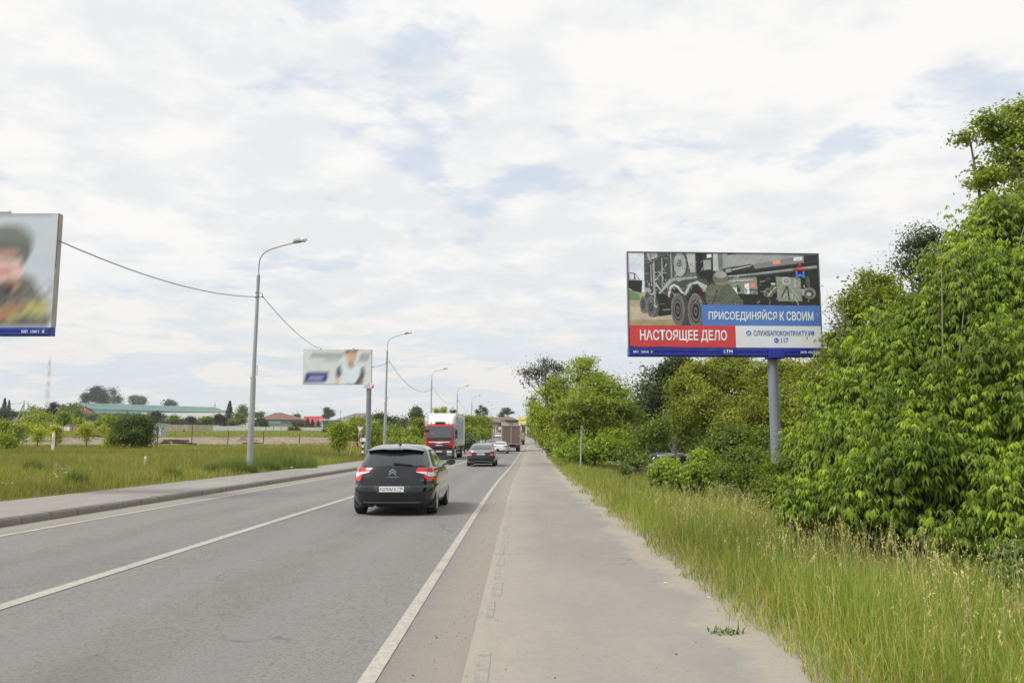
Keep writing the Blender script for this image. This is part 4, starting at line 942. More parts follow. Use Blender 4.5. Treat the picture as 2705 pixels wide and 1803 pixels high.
# ---- yellow billboard at the far end
Yy = 305.0
yx0, yx1, yz1, yz0 = gx(1370, Yy), gx(1410.5, Yy), gz(1100, Yy), gz(1121, Yy); yp = gx(1390, Yy, 1140)
yb = thing('billboard', 'far yellow billboard on a white post beyond the trucks', 'billboard', (yp, Yy, float(G(yp, Yy)) - .3)); o_ = yb.location
MB().tube([(0, .2, -.5), (0, .2, yz0 - o_.z + .1)], .2, 12).build('post', WHITEP, yb, smooth=True)
MB().box(((yx0 + yx1) / 2 - o_.x, 0, (yz0 + yz1) / 2 - o_.z), (yx1 - yx0, .3, yz1 - yz0), bev=.02).build('panel', BOARD, yb)
cv = Canvas(100, 52, (240, 226, 120)); cv.ell(80, 14, 8.5, 9, (84, 92, 118)); cv.ell(80, 24, 3, 3, (206, 140, 60)); cv.poly([(48, 52), (48, 42), (62, 36), (84, 40), (100, 40), (100, 52)], (82, 86, 112)); cv.ell(93, 38, 4, 7, (130, 140, 90)); cv.rect(4, 40, 45, 47, (232, 214, 90))
cv.sheet('poster', yx0 - o_.x + .05, yx1 - o_.x - .05, yz0 - o_.z + .05, yz1 - o_.z - .05, -.156, yb, PRINT)
DK = mat('lettering_dark'); w_ = yx1 - yx0; xo = yx0 - o_.x; zo = yz0 - o_.z; hz = yz1 - yz0
text('lettering', 'ВЫЛЕТАЙТЕ', (xo + .05 * w_, xo + .46 * w_, zo + .56 * hz, zo + .68 * hz), DK, yb, -.17, bold=.02); text('lettering', 'К ЧИСТОМУ', (xo + .05 * w_, xo + .42 * w_, zo + .42 * hz, zo + .53 * hz), DK, yb, -.17, bold=.02)

# ------------------------------------------------------------------ signs and posts
SGY = mat('sign_yellowgreen', srgb(206, 232, 70), .5); SGW = mat('sign_white', srgb(236, 238, 240, .95), .5); SGB = mat('sign_blue', srgb(40, 90, 180), .5); SGR = mat('sign_red', srgb(205, 45, 40), .5); SGO = mat('sign_orange', srgb(246, 160, 40), .5); SGD = mat('sign_amber', srgb(240, 190, 50), .5)
def sign_at(name, label, px, py, d, parts, post=True, cat='road sign', hang=None):
    p = at(px, py, d); z0 = float(G(p.x, d)); o = thing(name, label, cat, (p.x, d, z0)); h = p.z - z0
    if post and not hang: MB().tube([(0, .05, -.3), (0, .05, h)], .04, 8).build('post', GALV, o, smooth=True)
    if hang:
        MB().tube([(hang, .05, -.3), (hang, .05, h + .6), (hang * .5, .05, h + .75), (0, .05, h + .55)], .05, 8).build('arm', GALV, o, smooth=True)
    for nm, shp, w, hgt, m, dy, dz in parts:
        b = MB(); z = h + dz
        if shp == 'r': b.box((0, dy, z), (w, .03, hgt), bev=.008)
        elif shp == 'd': b.prism([(0, z - hgt / 2), (w / 2, z), (0, z + hgt / 2), (-w / 2, z)], dy - .012, dy + .012, 'Y')
        elif shp == 'o': b.lathe([(0, dy - .012), (w / 2, dy - .012), (w / 2, dy + .012), (0, dy + .012)], (0, 0, z), 16, 'Y')
        elif shp == 't': b.prism([(-w / 2, z - hgt / 2), (w / 2, z - hgt / 2), (0, z + hgt / 2)], dy - .012, dy + .012, 'Y')
        b.build(nm, m, o)
    return o
def walk_sign(lb, px, py, d, hang):
    o = sign_at('crossing_sign', lb, px, py, d, [('border', 'r', .98, .98, SGY, 0, 0), ('sign_face', 'r', .70, .70, SGB, -.03, 0), ('triangle', 't', .60, .54, SGW, -.06, -.02)], hang=hang)
    h = gz(py, d) - o.location.z
    MB().tube([(0, -.09, h + .08), (.02, -.09, h - .06), (.12, -.09, h - .2)], .03, 5).tube([(.02, -.09, h - .06), (-.1, -.09, h - .2)], .03, 5).tube([(-.1, -.09, h + .02), (.12, -.09, h)], .025, 5).build('walking_figure', BLACKP, o)
walk_sign('pedestrian crossing sign hanging over the left trees beside a lamp', 1264, 1105, 205, -1.2)
walk_sign('pedestrian crossing sign hanging in front of the brown roof', 1301, 1104, 232, -1.6)
walk_sign('pedestrian crossing sign low on the right, under the yellow billboard', 1394, 1136, 235, None)
sign_at('priority_sign', 'yellow and white diamond priority sign left of the brown truck', 1320.5, 1130.5, 215, [('border', 'd', .98, .98, SGW, 0, 0), ('diamond', 'd', .62, .62, SGD, -.03, 0)])
sign_at('round_sign', 'grey back of an octagonal sign hung over the brown truck', 1332, 1116, 150, [('sign_face', 'o', .62, .40, GALV, 0, 0)], hang=-.5)
sign_at('red_sign', 'small red and white sign in front of the end house', 1307, 1137, 240, [('border', 'r', .7, .7, SGW, 0, 0), ('sign_face', 'o', .5, .5, SGR, -.03, 0)])
sign_at('information_board', 'blue-grey board seen between the shrubs and the end house', 1296, 1137, 210, [('sign_face', 'r', .62, .95, mat('board_bluegrey', srgb(140, 150, 165)), 0, 0)])
sign_at('orange_board', 'orange board with a white disc at the far right verge', 1416, 1139, 165, [('sign_face', 'r', .62, .72, SGO, 0, 0), ('disc', 'o', .42, .42, SGW, -.03, 0)])
sign_at('small_red_sign', 'small red and white board under the yellow billboard post', 1398.5, 1141, 250, [('sign_face', 'r', .5, .45, SGW, 0, 0), ('red_panel', 'r', .26, .4, SGR, -.03, 0)])
o = sign_at('place_name_board', 'white place-name board on two posts beside a lamp', 1244, 1136, 140, [('sign_face', 'r', 1.05, .5, SGW, 0, 0), ('lower_board', 'r', .5, .22, mat('board_bluegrey'), 0, -.45)], post=False)
h = gz(1136, 140) - o.location.z
for x in (-.4, .4): MB().tube([(x, .05, -.3), (x, .05, h)], .035, 6).build('post', GALV, o)
cvk = MB()
for i, (w, hg) in enumerate(((.16, .12), (.1, .2), (.2, .10), (.1, .16), (.22, .09))): cvk.box((-.32 + i * .16, -.022, h - .16 + hg / 2), (w, .01, hg))
cvk.build('skyline_mark', BLACKP, o)
# guide post striped black and white, beside the small billboard
def stripe_post(lb, px, ytop, ybot, d, w=.16, arrow=True):
    x = gx(px, d); z0 = float(G(x, d)); zt_ = gz(ytop, d); o = thing('guide_post', lb, 'guide post', (x, d, z0 - .1)); h = zt_ - z0 + .1
    n = 6
    for i in range(n): MB().box((0, 0, h * (i + .5) / n * .82), (w, .06, h / n * .82 - .002)).build('stripe', SGW if i % 2 == 0 else BLACKP, o)
    MB().prism([(-.24, h * .83), (.24, h * .83), (.24, h), (-.24, h)], -.03, .03, 'Y').build('sign_head', SGW, o)
stripe_post('black and white striped guide post just left of the small billboard post', 958.5, 1156, 1187, 71)
def marker(lb, px, ytop, ybot, d, w, capm=None, bodym=SGW, rz=0):
    x = gx(px, d); z0 = min(float(G(x, d)), gz(ybot, d)); h = gz(ytop, d) - z0; o = thing('marker_post', lb, 'marker post', (x, d, z0), rz=rz)
    MB().tube([(0, 0, -.3), (0, 0, h * .93)], w / 2, 14).build('post', bodym, o, smooth=True)
    MB().tube([(0, 0, h * .931), (0, 0, h)], [w * .53, w * .42], 14).build('cap', capm or bodym, o, smooth=True)
    for i in range(4): MB().box((0, -w / 2 - .003, h * (.72 - i * .09)), (w * .28, .006, h * .05)).build('printed_mark', mat('lettering_dark'), o)
marker('white pipeline marker post with an orange-yellow cap in the left meadow', 141, 1139, 1189, 62, .20, SGO)
marker('small pale stub post low in the left grass, under the dark round shrub', 387, 1205, 1222, 41, .11)
# bare grey pole leaning among the grass on the right
xx = gx(1532, 47, 1200); pz = float(G(xx, 47))
tp = at(1537, 1124, 47)
o = thing('bare_pole', 'bare grey metal pole standing in the right-hand grass', 'pole', (xx, 47, pz))
MB().tube([(0, 0, -.4), (tp.x - xx, 0, tp.z - pz)], [.055, .05], 8).build('shaft', GALV, o, smooth=True); MB().box((tp.x - xx, -.04, tp.z - pz - .12), (.16, .02, .3)).build('bracket', GALVD, o)
# ------------------------------------------------------------------ vehicles
def paint(name, c, rough=.25, metal=.35): return mat('paint_' + name, c, rough, metal=metal, coat=1.0, spec=.25, noise=.05, nscale=3)
GLASS = mat('car_glass', (.022, .026, .03), .04, spec=.9, coat=.6)
GLASSL = mat('car_glass_light', (.025, .036, .045), .05, spec=1.0, coat=1.0)
TYRE = mat('tyre_rubber', (.022, .022, .023), .85, noise=.25, nscale=10)
RIM = mat('rim_alloy', (.55, .56, .58), .28, metal=.85)
REDL = mat('tail_lamp_red', srgb(205, 20, 34), .15, coat=1.0)
REDD = mat('tail_lamp_dark_red', srgb(165, 10, 22), .15, coat=1.0)
CLEAR = mat('lamp_clear', (.72, .74, .76), .12, coat=1.0)
CHROME = mat('chrome', (.75, .76, .78), .12, metal=1.0)
TRIMB = mat('black_trim', (.02, .02, .022), .5)
UNDER = mat('underbody', (.012, .012, .012), .9)
PLATE = mat('number_plate', srgb(236, 238, 240, .92), .4)
INK = mat('plate_ink', (.015, .015, .015), .6)

class Shell:
    """closed car body: a plan outline at each height; rows = (z, half width, rear y, front y, p, q)"""
    def __init__(s, rows, blur=.02):
        a = np.array(rows, float); s.z0, s.z1 = a[0, 0], a[-1, 0]
        zz = np.arange(s.z0 - .2, s.z1 + .2, .004); k = max(int(blur / .004) | 1, 1); ker = np.ones(k) / k; s.zz = zz
        s.t = [np.convolve(np.pad(np.interp(zz, a[:, 0], a[:, i]), k // 2, mode='edge'), ker, mode='valid') for i in range(1, 6)]
    def par(s, z): return [float(np.interp(z, s.zz, t)) for t in s.t]
    def rear(s, x, z, front=False):
        w, r, f, p, q = s.par(z); yc, L = (r + f) / 2, (f - r) / 2; e = (1 - min(abs(x) / w, .9999) ** p) ** (1 / q)
        return Vector((x, yc + (L if front else -L) * e, z))
    def front(s, x, z): return s.rear(x, z, True)
    def side(s, y, z, sg):
        w, r, f, p, q = s.par(z); yc, L = (r + f) / 2, (f - r) / 2
        return Vector((sg * w * (1 - min(abs(y - yc) / L, .9999) ** q) ** (1 / p), y, z))
    def mesh(s, nz=60, n=88):
        zs = np.linspace(s.z0, s.z1, nz); V = []; Fc = []
        for z in zs:
            w, r, f, p, q = s.par(z); yc, L = (r + f) / 2, (f - r) / 2
            for k in range(n):
                a = 2 * math.pi * (k + .5) / n; c, d = math.cos(a), math.sin(a)
                V.append((w * math.copysign(abs(c) ** (2 / p), c), yc + L * math.copysign(abs(d) ** (2 / q), d), z))
        for i in range(nz - 1):
            for k in range(n): Fc.append((i * n + k, i * n + (k + 1) % n, (i + 1) * n + (k + 1) % n, (i + 1) * n + k))
        Fc.append(tuple(range(n - 1, -1, -1)))
        w, r, f, p, q = s.par(s.z1); b = len(V); V.append((0, (r + f) / 2, s.z1 + .012))
        for k in range(n): Fc.append(((nz - 1) * n + k, (nz - 1) * n + (k + 1) % n, b))
        return V, Fc
    def patch(s, name, face, rows, m, parent, off=.004, nc=10, sg=1, nr=4, thick=0.0):
        """sheet lying on the shell; rows = (z, a0, a1) with a = x (rear/front) or y (side)"""
        f = {'rear': lambda a, z: s.rear(a, z), 'front': lambda a, z: s.front(a, z), 'side': lambda a, z: s.side(a, z, sg)}[face]
        rr = []
        for i in range(len(rows) - 1):
            for j in range(nr): t = j / nr; rr.append([rows[i][k] * (1 - t) + rows[i + 1][k] * t for k in range(3)])
        rr.append(list(rows[-1])); V = []
        for z, a0, a1 in rr:
            for c in range(nc + 1):
                a = a0 + (a1 - a0) * c / nc; p = f(a, z); e = .004
                du = f(a + e, z) - f(a - e, z); dv = f(a, z + e) - f(a, z - e); nn = du.cross(dv)
                if nn.length < 1e-9: nn = Vector((0, -1, 0))
                nn.normalize()
                out = {'rear': Vector((a * .3, -1, .2)), 'front': Vector((a * .3, 1, .2)), 'side': Vector((sg, 0, .1))}[face]
                if nn.dot(out) < 0: nn = -nn
                V.append(p + nn * off)
        w = nc + 1; Fc = [(i * w + c, i * w + c + 1, (i + 1) * w + c + 1, (i + 1) * w + c) for i in range(len(rr) - 1) for c in range(nc)]
        if face == 'front' or (face == 'side' and sg < 0): Fc = [q[::-1] for q in Fc]
        return MB().add(V, Fc).build(name, m, parent, smooth=True)

def cut(me_V, me_F, cutters, name, m, parent):
    b = MB(); b.add(me_V, me_F); o = b.build(name, m, parent, smooth=False)
    for c in cutters:
        md = o.modifiers.new('arch', 'BOOLEAN'); md.operation = 'DIFFERENCE'; md.object = c; md.solver = 'EXACT'
    dg = bpy.context.evaluated_depsgraph_get(); me = bpy.data.meshes.new_from_object(o.evaluated_get(dg)); o.modifiers.clear(); old = o.data; o.data = me; bpy.data.meshes.remove(old)
    me.name = name
    me.shade_smooth()
    try: me.set_sharp_from_angle(angle=math.radians(35))
    except Exception: pass
    return o

def wheel(parent, x, y, r, w, spokes=10, rimm=None, hub=.62):
    sg = 1 if x > 0 else -1
    o = MB().lathe([(r * .66, -w / 2), (r * .93, -w / 2), (r * .99, -w * .4), (r, -w * .3), (r, w * .3), (r * .99, w * .4), (r * .93, w / 2), (r * .66, w / 2), (r * .62, w * .3), (r * .62, -w * .3), (r * .66, -w / 2)], (0, 0, 0), 28, 'X').build('wheel', TYRE, parent, smooth=True, loc=(x, y, r))
    b = MB(); b.lathe([(r * .66, sg * w * .42), (r * .68, sg * w * .5), (r * .62, sg * w * .44), (r * .60, sg * w * .1), (.0, sg * w * .08)], n=28, axis='X')
    b.lathe([(r * .17, sg * w * .1), (r * .16, sg * w * .42), (0, sg * w * .44)], n=12, axis='X')
    for i in range(spokes):
        a = 2 * math.pi * i / spokes; c, s_ = math.cos(a), math.sin(a); t = (-s_, c)
        for k in (-1, 1):
            pass
        V = []
        for rr_, hw in ((r * .12, r * .07), (r * .645, r * .045)):
            for k in (-1, 1):
                for dx in (.30, .44): V.append((sg * w * dx, c * rr_ + t[0] * hw * k, s_ * rr_ + t[1] * hw * k))
        b.add(V, [(0, 2, 6, 4), (1, 5, 7, 3), (0, 4, 5, 1), (2, 3, 7, 6)])
    b.build('rim', rimm or RIM, o, smooth=False)
    return o
def arch_cutters(ys, r, zc, xin):
    out = []
    for y in ys:
        for sg in (-1, 1):
            c = MB().lathe([(0.0001, xin), (r, xin), (r, 1.3), (0.0001, 1.3)], (0, y, zc), 36, 'X').build('cut', TRIMB)
            if sg < 0: c.scale = (-1, 1, 1)
            out.append(c)
    bpy.context.view_layer.update(); return out
def plate_(parent, x, y, z, body, region, w=.52, h=.112, front=False, ink=True):
    o = MB().box((x, y, z), (w, .012, h), bev=.004).build('number_plate', PLATE, parent)
    if front: o.rotation_euler = (0, 0, 0)
    if body:
        e = y - .0075
        text('lettering', body, (x - w * .46, x + w * .20, z - h * .30, z + h * .32), INK, o, e, bold=.008)
        text('lettering', region, (x + w * .27, x + w * .46, z - h * .08, z + h * .36), INK, o, e, bold=.008)
        text('lettering', 'RUS', (x + w * .29, x + w * .40, z - h * .40, z - h * .20), INK, o, e)
        MB().box((x + w * .235, e, z), (.005, .001, h * .86)).build('divider', INK, o)
    return o

# ---- dark grey hatchback, nearest car
def hatchback():
    c = thing('hatchback_car', 'dark grey hatchback in the right lane, nearest of all the cars', 'car', (gx(1037, 17.65, 1250) + .0, 17.55 + 2.16, 0)); c.location.z = float(R(19.7)); c.rotation_euler = (math.atan(-.0055), 0, 0)
    PT_ = paint('anthracite', (.009, .011, .015), .24, .3)
    rows = [(.17, .78, -1.90, 1.95, 4, 8), (.21, .84, -2.08, 2.08, 3.6, 9), (.33, .875, -2.14, 2.13, 3.4, 10), (.50, .893, -2.16, 2.14, 3.4, 10), (.60, .895, -2.15, 2.12, 3.4, 10), (.635, .888, -2.10, 2.09, 3.4, 10),
            (.78, .880, -2.085, 1.98, 3.4, 10), (.90, .872, -2.04, 1.70, 3.4, 9), (.985, .850, -2.0, 1.25, 3.6, 8), (1.03, .800, -1.97, 1.05, 3.8, 7), (1.15, .745, -1.88, .78, 3.8, 7), (1.30, .690, -1.74, .42, 3.8, 6), (1.385, .650, -1.62, .18, 3.6, 5), (1.44, .590, -1.45, -.02, 3.2, 4), (1.475, .50, -1.20, -.22, 3.0, 3.5), (1.492, .34, -.95, -.45, 2.6, 3)]
    S = Shell(rows); V, Fc = S.mesh()
    cs = arch_cutters((-1.36, 1.25), .355, .32, .60); cut(V, Fc, cs, 'body', PT_, c)
    for q in cs: bpy.data.objects.remove(q)
    for y in (-1.36, 1.25):
        for x in (-.775, .775): wheel(c, x, y, .318, .215, 7)
    MB().box((0, 0, .27), (1.25, 3.7, .18)).build('underbody', UNDER, c)
    # rear
    S.patch('window_surround', 'rear', [(1.025, -.735, .735), (1.12, -.715, .715), (1.30, -.655, .655), (1.385, -.60, .60)], TRIMB, c, .003, 20)
    S.patch('rear_window', 'rear', [(1.04, -.715, .715), (1.15, -.690, .690), (1.28, -.645, .645), (1.315, -.625, .625)], GLASS, c, .008, 22)
    sp_ = MB(); n = 16; V = []
    for i in range(n + 1):
        x = -.63 + 1.26 * i / n; e = abs(x) / .63; yb_ = -1.80 + .16 * e ** 3; z = 1.405 - .045 * e ** 2.5
        V += [(x, yb_, z - .028), (x, yb_ - .012, z - .008), (x * .97, yb_ + .08, z + .016), (x * .93, -1.42, 1.452 - .075 * e ** 2.5), (x * .95, -1.50, 1.405 - .075 * e ** 2)]
    Fc = []
    for i in range(n):
        for k in range(5): Fc.append((i * 5 + k, (i + 1) * 5 + k, (i + 1) * 5 + (k + 1) % 5, i * 5 + (k + 1) % 5))
    sp_.add(V, Fc); sp_.add([V[k] for k in range(5)], [(0, 1, 2, 3, 4)]); sp_.add([V[n * 5 + k] for k in range(5)], [(4, 3, 2, 1, 0)]); spo = sp_.build('spoiler', PT_, c, smooth=True)
    MB().box((0, -1.812, 1.388), (.36, .01, .012)).build('brake_light', mat('brake_light', (.35, .32, .33), .2, coat=1), spo)
    for sg, nm in ((-1, 'l'), (1, 'r')):
        f = lambda rows_: [(z, min(a * sg, b * sg), max(a * sg, b * sg)) for z, a, b in rows_]
        tl = S.patch('tail_lamp', 'rear', f([(.725, .690, .868), (.78, .672, .872), (.835, .655, .872), (.870, .60, .870), (.895, .505, .868), (.935, .475, .864), (.965, .50, .858), (.995, .53, .842)]), REDL, c, .010, 12)
        S.patch('clear_lens', 'rear', f([(.815, .745, .86), (.842, .700, .864), (.866, .660, .864), (.888, .56, .862), (.904, .500, .74), (.912, .490, .66)]), CLEAR, tl, .014, 12)
        S.patch('dark_lens', 'rear', f([(.925, .705, .850), (.985, .725, .838)]), REDD, tl, .013, 8)
        S.patch('lens_seam', 'rear', f([(.84, .705, .712), (.995, .722, .729)]), TRIMB, tl, .016, 2)
        S.patch('tailgate_seam', 'rear', f([(.655, .640, .652), (.70, .675, .685), (.725, .682, .691)]), UNDER, c, .0035, 2)
        S.patch('bumper_vent', 'rear', f([(.36, .70, .80), (.50, .70, .83)]), mat('dark_plastic', (.035, .036, .038), .55), c, .003, 6)
        MB().box((sg * .765, -1.72, .24), (.20, .02, .18), rx=-.12).build('mud_flap', TRIMB, c)
        MB().tube([(sg * .55, -2.165, .545), (sg * .55, -2.15, .545)], .011, 8).build('parking_sensor', TRIMB, c)
    S.patch('tailgate_seam', 'rear', [(.642, -.640, .640), (.654, -.645, .645)], UNDER, c, .0035, 20)
    S.patch('plate_recess', 'rear', [(.475, -.30, .30), (.60, -.38, .38), (.636, -.40, .40)], mat('dark_plastic'), c, .003, 12)
    S.patch('bumper_strip', 'rear', [(.272, -.60, .60), (.31, -.62, .62)], mat('satin_dark', (.10, .10, .10), .3, coat=.5), c, .012, 14)
    S.patch('lower_valance', 'rear', [(.185, -.62, .62), (.26, -.66, .66)], UNDER, c, .004, 14)
    plate_(c, 0, -2.168, .558, 'К070МХ', '790')
    # chevrons
    for dz in (0, .052):
        b = MB(); z = .842 + dz; y = S.rear(0, z).y - .014
        b.prism([(-.075, z), (0, z + .062), (.075, z), (.075, z + .026), (0, z + .088), (-.075, z + .026)], y, y + .012, 'Y'); b.build('chevron_badge', CHROME, c)
    text('lettering', 'CITROËN', (-.12, .12, .795, .822), CHROME, c, S.rear(0, .8).y - .008, bold=.01)
    text('lettering', 'C4', (.56, .66, .735, .758), CHROME, c, S.rear(.6, .74).y - .008, bold=.01)
    w = MB(); w.box((.20, S.rear(.2, 1.075).y - .03, 1.075), (.40, .03, .045), ry=.10, bev=.014); w.tube([(.02, S.rear(0, 1.09).y - .01, 1.10), (.02, S.rear(0, 1.09).y - .045, 1.09)], .022, 8); w.build('rear_wiper', TRIMB, c)
    a = MB(); a.lathe([(.04, 0), (.035, .02), (.012, .05), (0, .055)], (0, -1.02, 1.488), 12); a.tube([(0, -1.02, 1.52), (0, -1.12, 1.84)], [.009, .005], 6); a.build('aerial', TRIMB, c, smooth=True)
    # sides
    for sg in (-1, 1):
        S.patch('side_trim', 'side', [(1.005, -1.50, 1.0), (1.10, -1.42, .80), (1.25, -1.25, .46), (1.36, -1.0, .18), (1.375, -.9, .10)], TRIMB, c, .003, 20, sg)
        S.patch('side_window', 'side', [(1.02, -.20, .90), (1.12, -.20, .68), (1.25, -.20, .38), (1.355, -.20, .10)], GLASSL, c, .007, 10, sg)
        S.patch('side_window', 'side', [(1.02, -1.02, -.27), (1.20, -1.0, -.27), (1.355, -.86, -.27)], GLASSL, c, .007, 10, sg)
        S.patch('side_window', 'side', [(1.03, -1.42, -1.08), (1.14, -1.34, -1.06), (1.24, -1.2, -1.05)], GLASS, c, .007, 6, sg)
        for y0, y1 in ((-.235, -.235), (.98, .98)): S.patch('door_seam', 'side', [(.28, y0 - .004, y0 + .004), (.99, y1 - .004, y1 + .004)], UNDER, c, .003, 1, sg)
        S.patch('door_seam', 'side', [(.32, -.98, -.972), (.60, -1.02, -1.012), (.99, -1.16, -1.152)], UNDER, c, .003, 1, sg)
        for y in (-.98, -.02):
            p = S.side(y, .90, sg); MB().box((p.x + sg * .012, y, .90), (.03, .17, .028), bev=.01).build('door_handle', PT_, c)
        S.patch('sill', 'side', [(.20, -.90, .85), (.26, -.90, .85)], TRIMB, c, .006, 8, sg)
        m_ = MB(); p = S.side(.72, .99, sg); m_.tube([(p.x - sg * .02, .72, 1.0), (p.x + sg * .07, .70, 1.03)], .022, 8); m_.build('mirror_arm', TRIMB, c)
        mm = MB(); V = []; n = 12
        for j, (yy_, k) in enumerate(((.62, .86), (.64, 1.0), (.72, .95), (.80, .6))):
            for i in range(n): t = 2 * math.pi * i / n; V.append((p.x + sg * (.17 + .12 * k * math.cos(t) * (1 if math.cos(t) * sg > 0 else .9)), yy_, 1.07 + .075 * k * math.sin(t)))
        Fc = [(j * n + i, j * n + (i + 1) % n, (j + 1) * n + (i + 1) % n, (j + 1) * n + i) for j in range(3) for i in range(n)] + [tuple(range(n - 1, -1, -1)), tuple(3 * n + i for i in range(n))]
        mo = mm.add(V, Fc).build('door_mirror', PT_, c, smooth=True)
        b = MB(); b.prism([(p.x + sg * .17 + .10 * math.cos(2 * math.pi * i / 12), 1.07 + .062 * math.sin(2 * math.pi * i / 12)) for i in range(12)], .612, .618, 'Y'); b.build('mirror_glass', GLASS, mo)
    S.patch('windscreen', 'front', [(1.0, -.74, .74), (1.2, -.66, .66), (1.40, -.56, .56)], GLASS, c, .005, 16)
    S.patch('grille', 'front', [(.35, -.5, .5), (.6, -.6, .6)], TRIMB, c, .005, 12)
    for sg in (-1, 1): S.patch('headlamp', 'front', [(.66, sg * .5, sg * .84), (.80, sg * .62, sg * .86)], CLEAR, c, .006, 8)
    MB().tube([(-.35, -1.9, .2), (-.35, -2.12, .19)], .03, 10).build('exhaust', GALVD, c)
    return c
hatchback()

def sedan(name, label, loc, rz, L=4.9, Wd=1.85, H=1.46, pm=None, lamp='merc', detail=True, plate=None, spokes=10, group=None, suv=False):
    c = thing(name, label, 'car', loc, rz, group); h = L / 2; w = Wd / 2; k = H / 1.46
    if suv: rows = [(.22, w - .12, -h + .2, h - .2, 4, 8), (.28, w - .04, -h + .05, h - .05, 3.6, 9), (.5, w - .01, -h, h, 3.4, 10), (.7, w, -h, h - .05, 3.4, 10), (.9, w - .01, -h + .05, h - .3, 3.4, 9), (1.02, w - .04, -h + .1, h - 1.0, 3.6, 8), (1.2, w - .13, -h + .22, h - 1.4, 3.8, 7), (1.42 * k, w - .2, -h + .45, h - 1.9, 3.6, 5), (1.5 * k, w - .35, -h + .8, h - 2.2, 3, 4), (1.52 * k, w - .55, -h + 1.2, h - 2.5, 3, 3)]
    else: rows = [(.17, w - .14, -h + .25, h - .22, 4, 8), (.22, w - .06, -h + .07, h - .08, 3.6, 9), (.36, w - .02, -h + .01, h - .02, 3.2, 10), (.52, w - .005, -h, h, 3.2, 10), (.64, w, -h + .02, h - .04, 3.2, 10), (.80, w - .01, -h + .06, h - .22, 3.2, 9),
            (.92, w - .03, -h + .09, h - .80, 3.2, 9), (.985, w - .06, -h + .13, h - 1.30, 3.4, 8), (1.015, w - .10, -h + .45, h - 1.45, 3.6, 7), (1.05, w - .13, -h + .62, h - 1.55, 3.8, 7), (1.2, w - .19, -h + .95, h - 1.85, 3.8, 6), (1.33 * k, w - .25, -h + 1.30, h - 2.1, 3.4, 5), (1.41 * k, w - .33, -h + 1.65, h - 2.35, 3, 4), (1.45 * k, w - .50, -h + 2.0, h - 2.6, 2.8, 3)]
    S = Shell(rows); V, Fc = S.mesh(46, 72); ya, yf = -h + 1.1, h - .85; r = .335 if not suv else .36
    cs = arch_cutters((ya, yf), r + .04, r, w - .30); cut(V, Fc, cs, 'body', pm, c)
    for q in cs: bpy.data.objects.remove(q)
    for y in (ya, yf):
        for x in (-w + .115, w - .115): wheel(c, x, y, r, .225, spokes)
    MB().box((0, 0, .26), (Wd - .6, L - .6, .16)).build('underbody', UNDER, c)
    z0, z1 = (1.04, 1.40) if suv else (1.05, 1.36); rw = w - .17
    S.patch('rear_window', 'rear', [(z0 + .02, -rw, rw), ((z0 + z1) / 2, -rw + .07, rw - .07), (z1 * k - .03, -rw + .17, rw - .17)], GLASSL if lamp == 'audi' or suv else GLASS, c, .005, 16)
    S.patch('windscreen', 'front', [(z0, -rw, rw), ((z0 + z1) / 2, -rw + .07, rw - .07), (z1 * k, -rw + .15, rw - .15)], GLASS, c, .005, 16)
    a0, a1 = S.par(1.06)[1] + .45, S.par(1.06)[2] - .25; b0, b1 = S.par(1.33 * k)[1] + .25, S.par(1.33 * k)[2] - .15
    for sg in (-1, 1):
        S.patch('side_trim', 'side', [(1.03, a0 - .05, a1 + .06), (1.345 * k, b0 - .03, b1 + .03)], TRIMB, c, .003, 14, sg)
        mid = .1
        S.patch('side_window', 'side', [(1.05, mid + .04, a1), (1.325 * k, mid + .04, b1)], GLASS, c, .007, 8, sg)
        S.patch('side_window', 'side', [(1.05, a0, mid - .04), (1.325 * k, b0, mid - .04)], GLASS, c, .007, 8, sg)
        for y0 in (mid, a1 + .1, ya + .55): S.patch('door_seam', 'side', [(.3, y0 - .005, y0 + .005), (.99, y0 - .005, y0 + .005)], UNDER, c, .003, 1, sg)
        p = S.side(a1 - .15, 1.0, sg); mo = MB().box((p.x + sg * .14, a1 - .15, 1.04), (.2, .1, .13), bev=.04).build('door_mirror', pm, c)
        MB().box((p.x + sg * .14, a1 - .205, 1.04), (.16, .006, .09)).build('mirror_glass', GLASSL, mo)
        f = lambda rows_: [(z, min(a * sg, b * sg), max(a * sg, b * sg)) for z, a, b in rows_]
        if lamp == 'merc': tl = S.patch('tail_lamp', 'rear', f([(.735, .60, w - .035), (.78, .56, w - .03), (.84, .60, w - .03), (.90, .66, w - .04), (.93, .72, w - .05)]), REDL, c, .008, 10); S.patch('lower_lens', 'rear', f([(.725, .60, w - .04), (.745, .58, w - .035)]), CLEAR, tl, .012, 8)
        elif lamp == 'audi': S.patch('tail_lamp', 'rear', f([(.76, .50, w - .03), (.80, .42, w - .03), (.87, .44, w - .03), (.90, .52, w - .05)]), REDD, c, .008, 10)
        else: S.patch('tail_lamp', 'rear', f([(.75, .60, w - .03), (.92, .66, w - .04)]), REDL, c, .008, 10)
        S.patch('headlamp', 'front', f([(.62, .52, w - .05), (.70, .46, w - .04), (.77, .62, w - .05)]), CLEAR, c, .006, 8)
    S.patch('grille', 'front', [(.42, -.42, .42), (.68, -.46, .46)], TRIMB, c, .008, 10)
    S.patch('lower_grille', 'front', [(.24, -.62, .62), (.36, -.66, .66)], TRIMB, c, .006, 12)
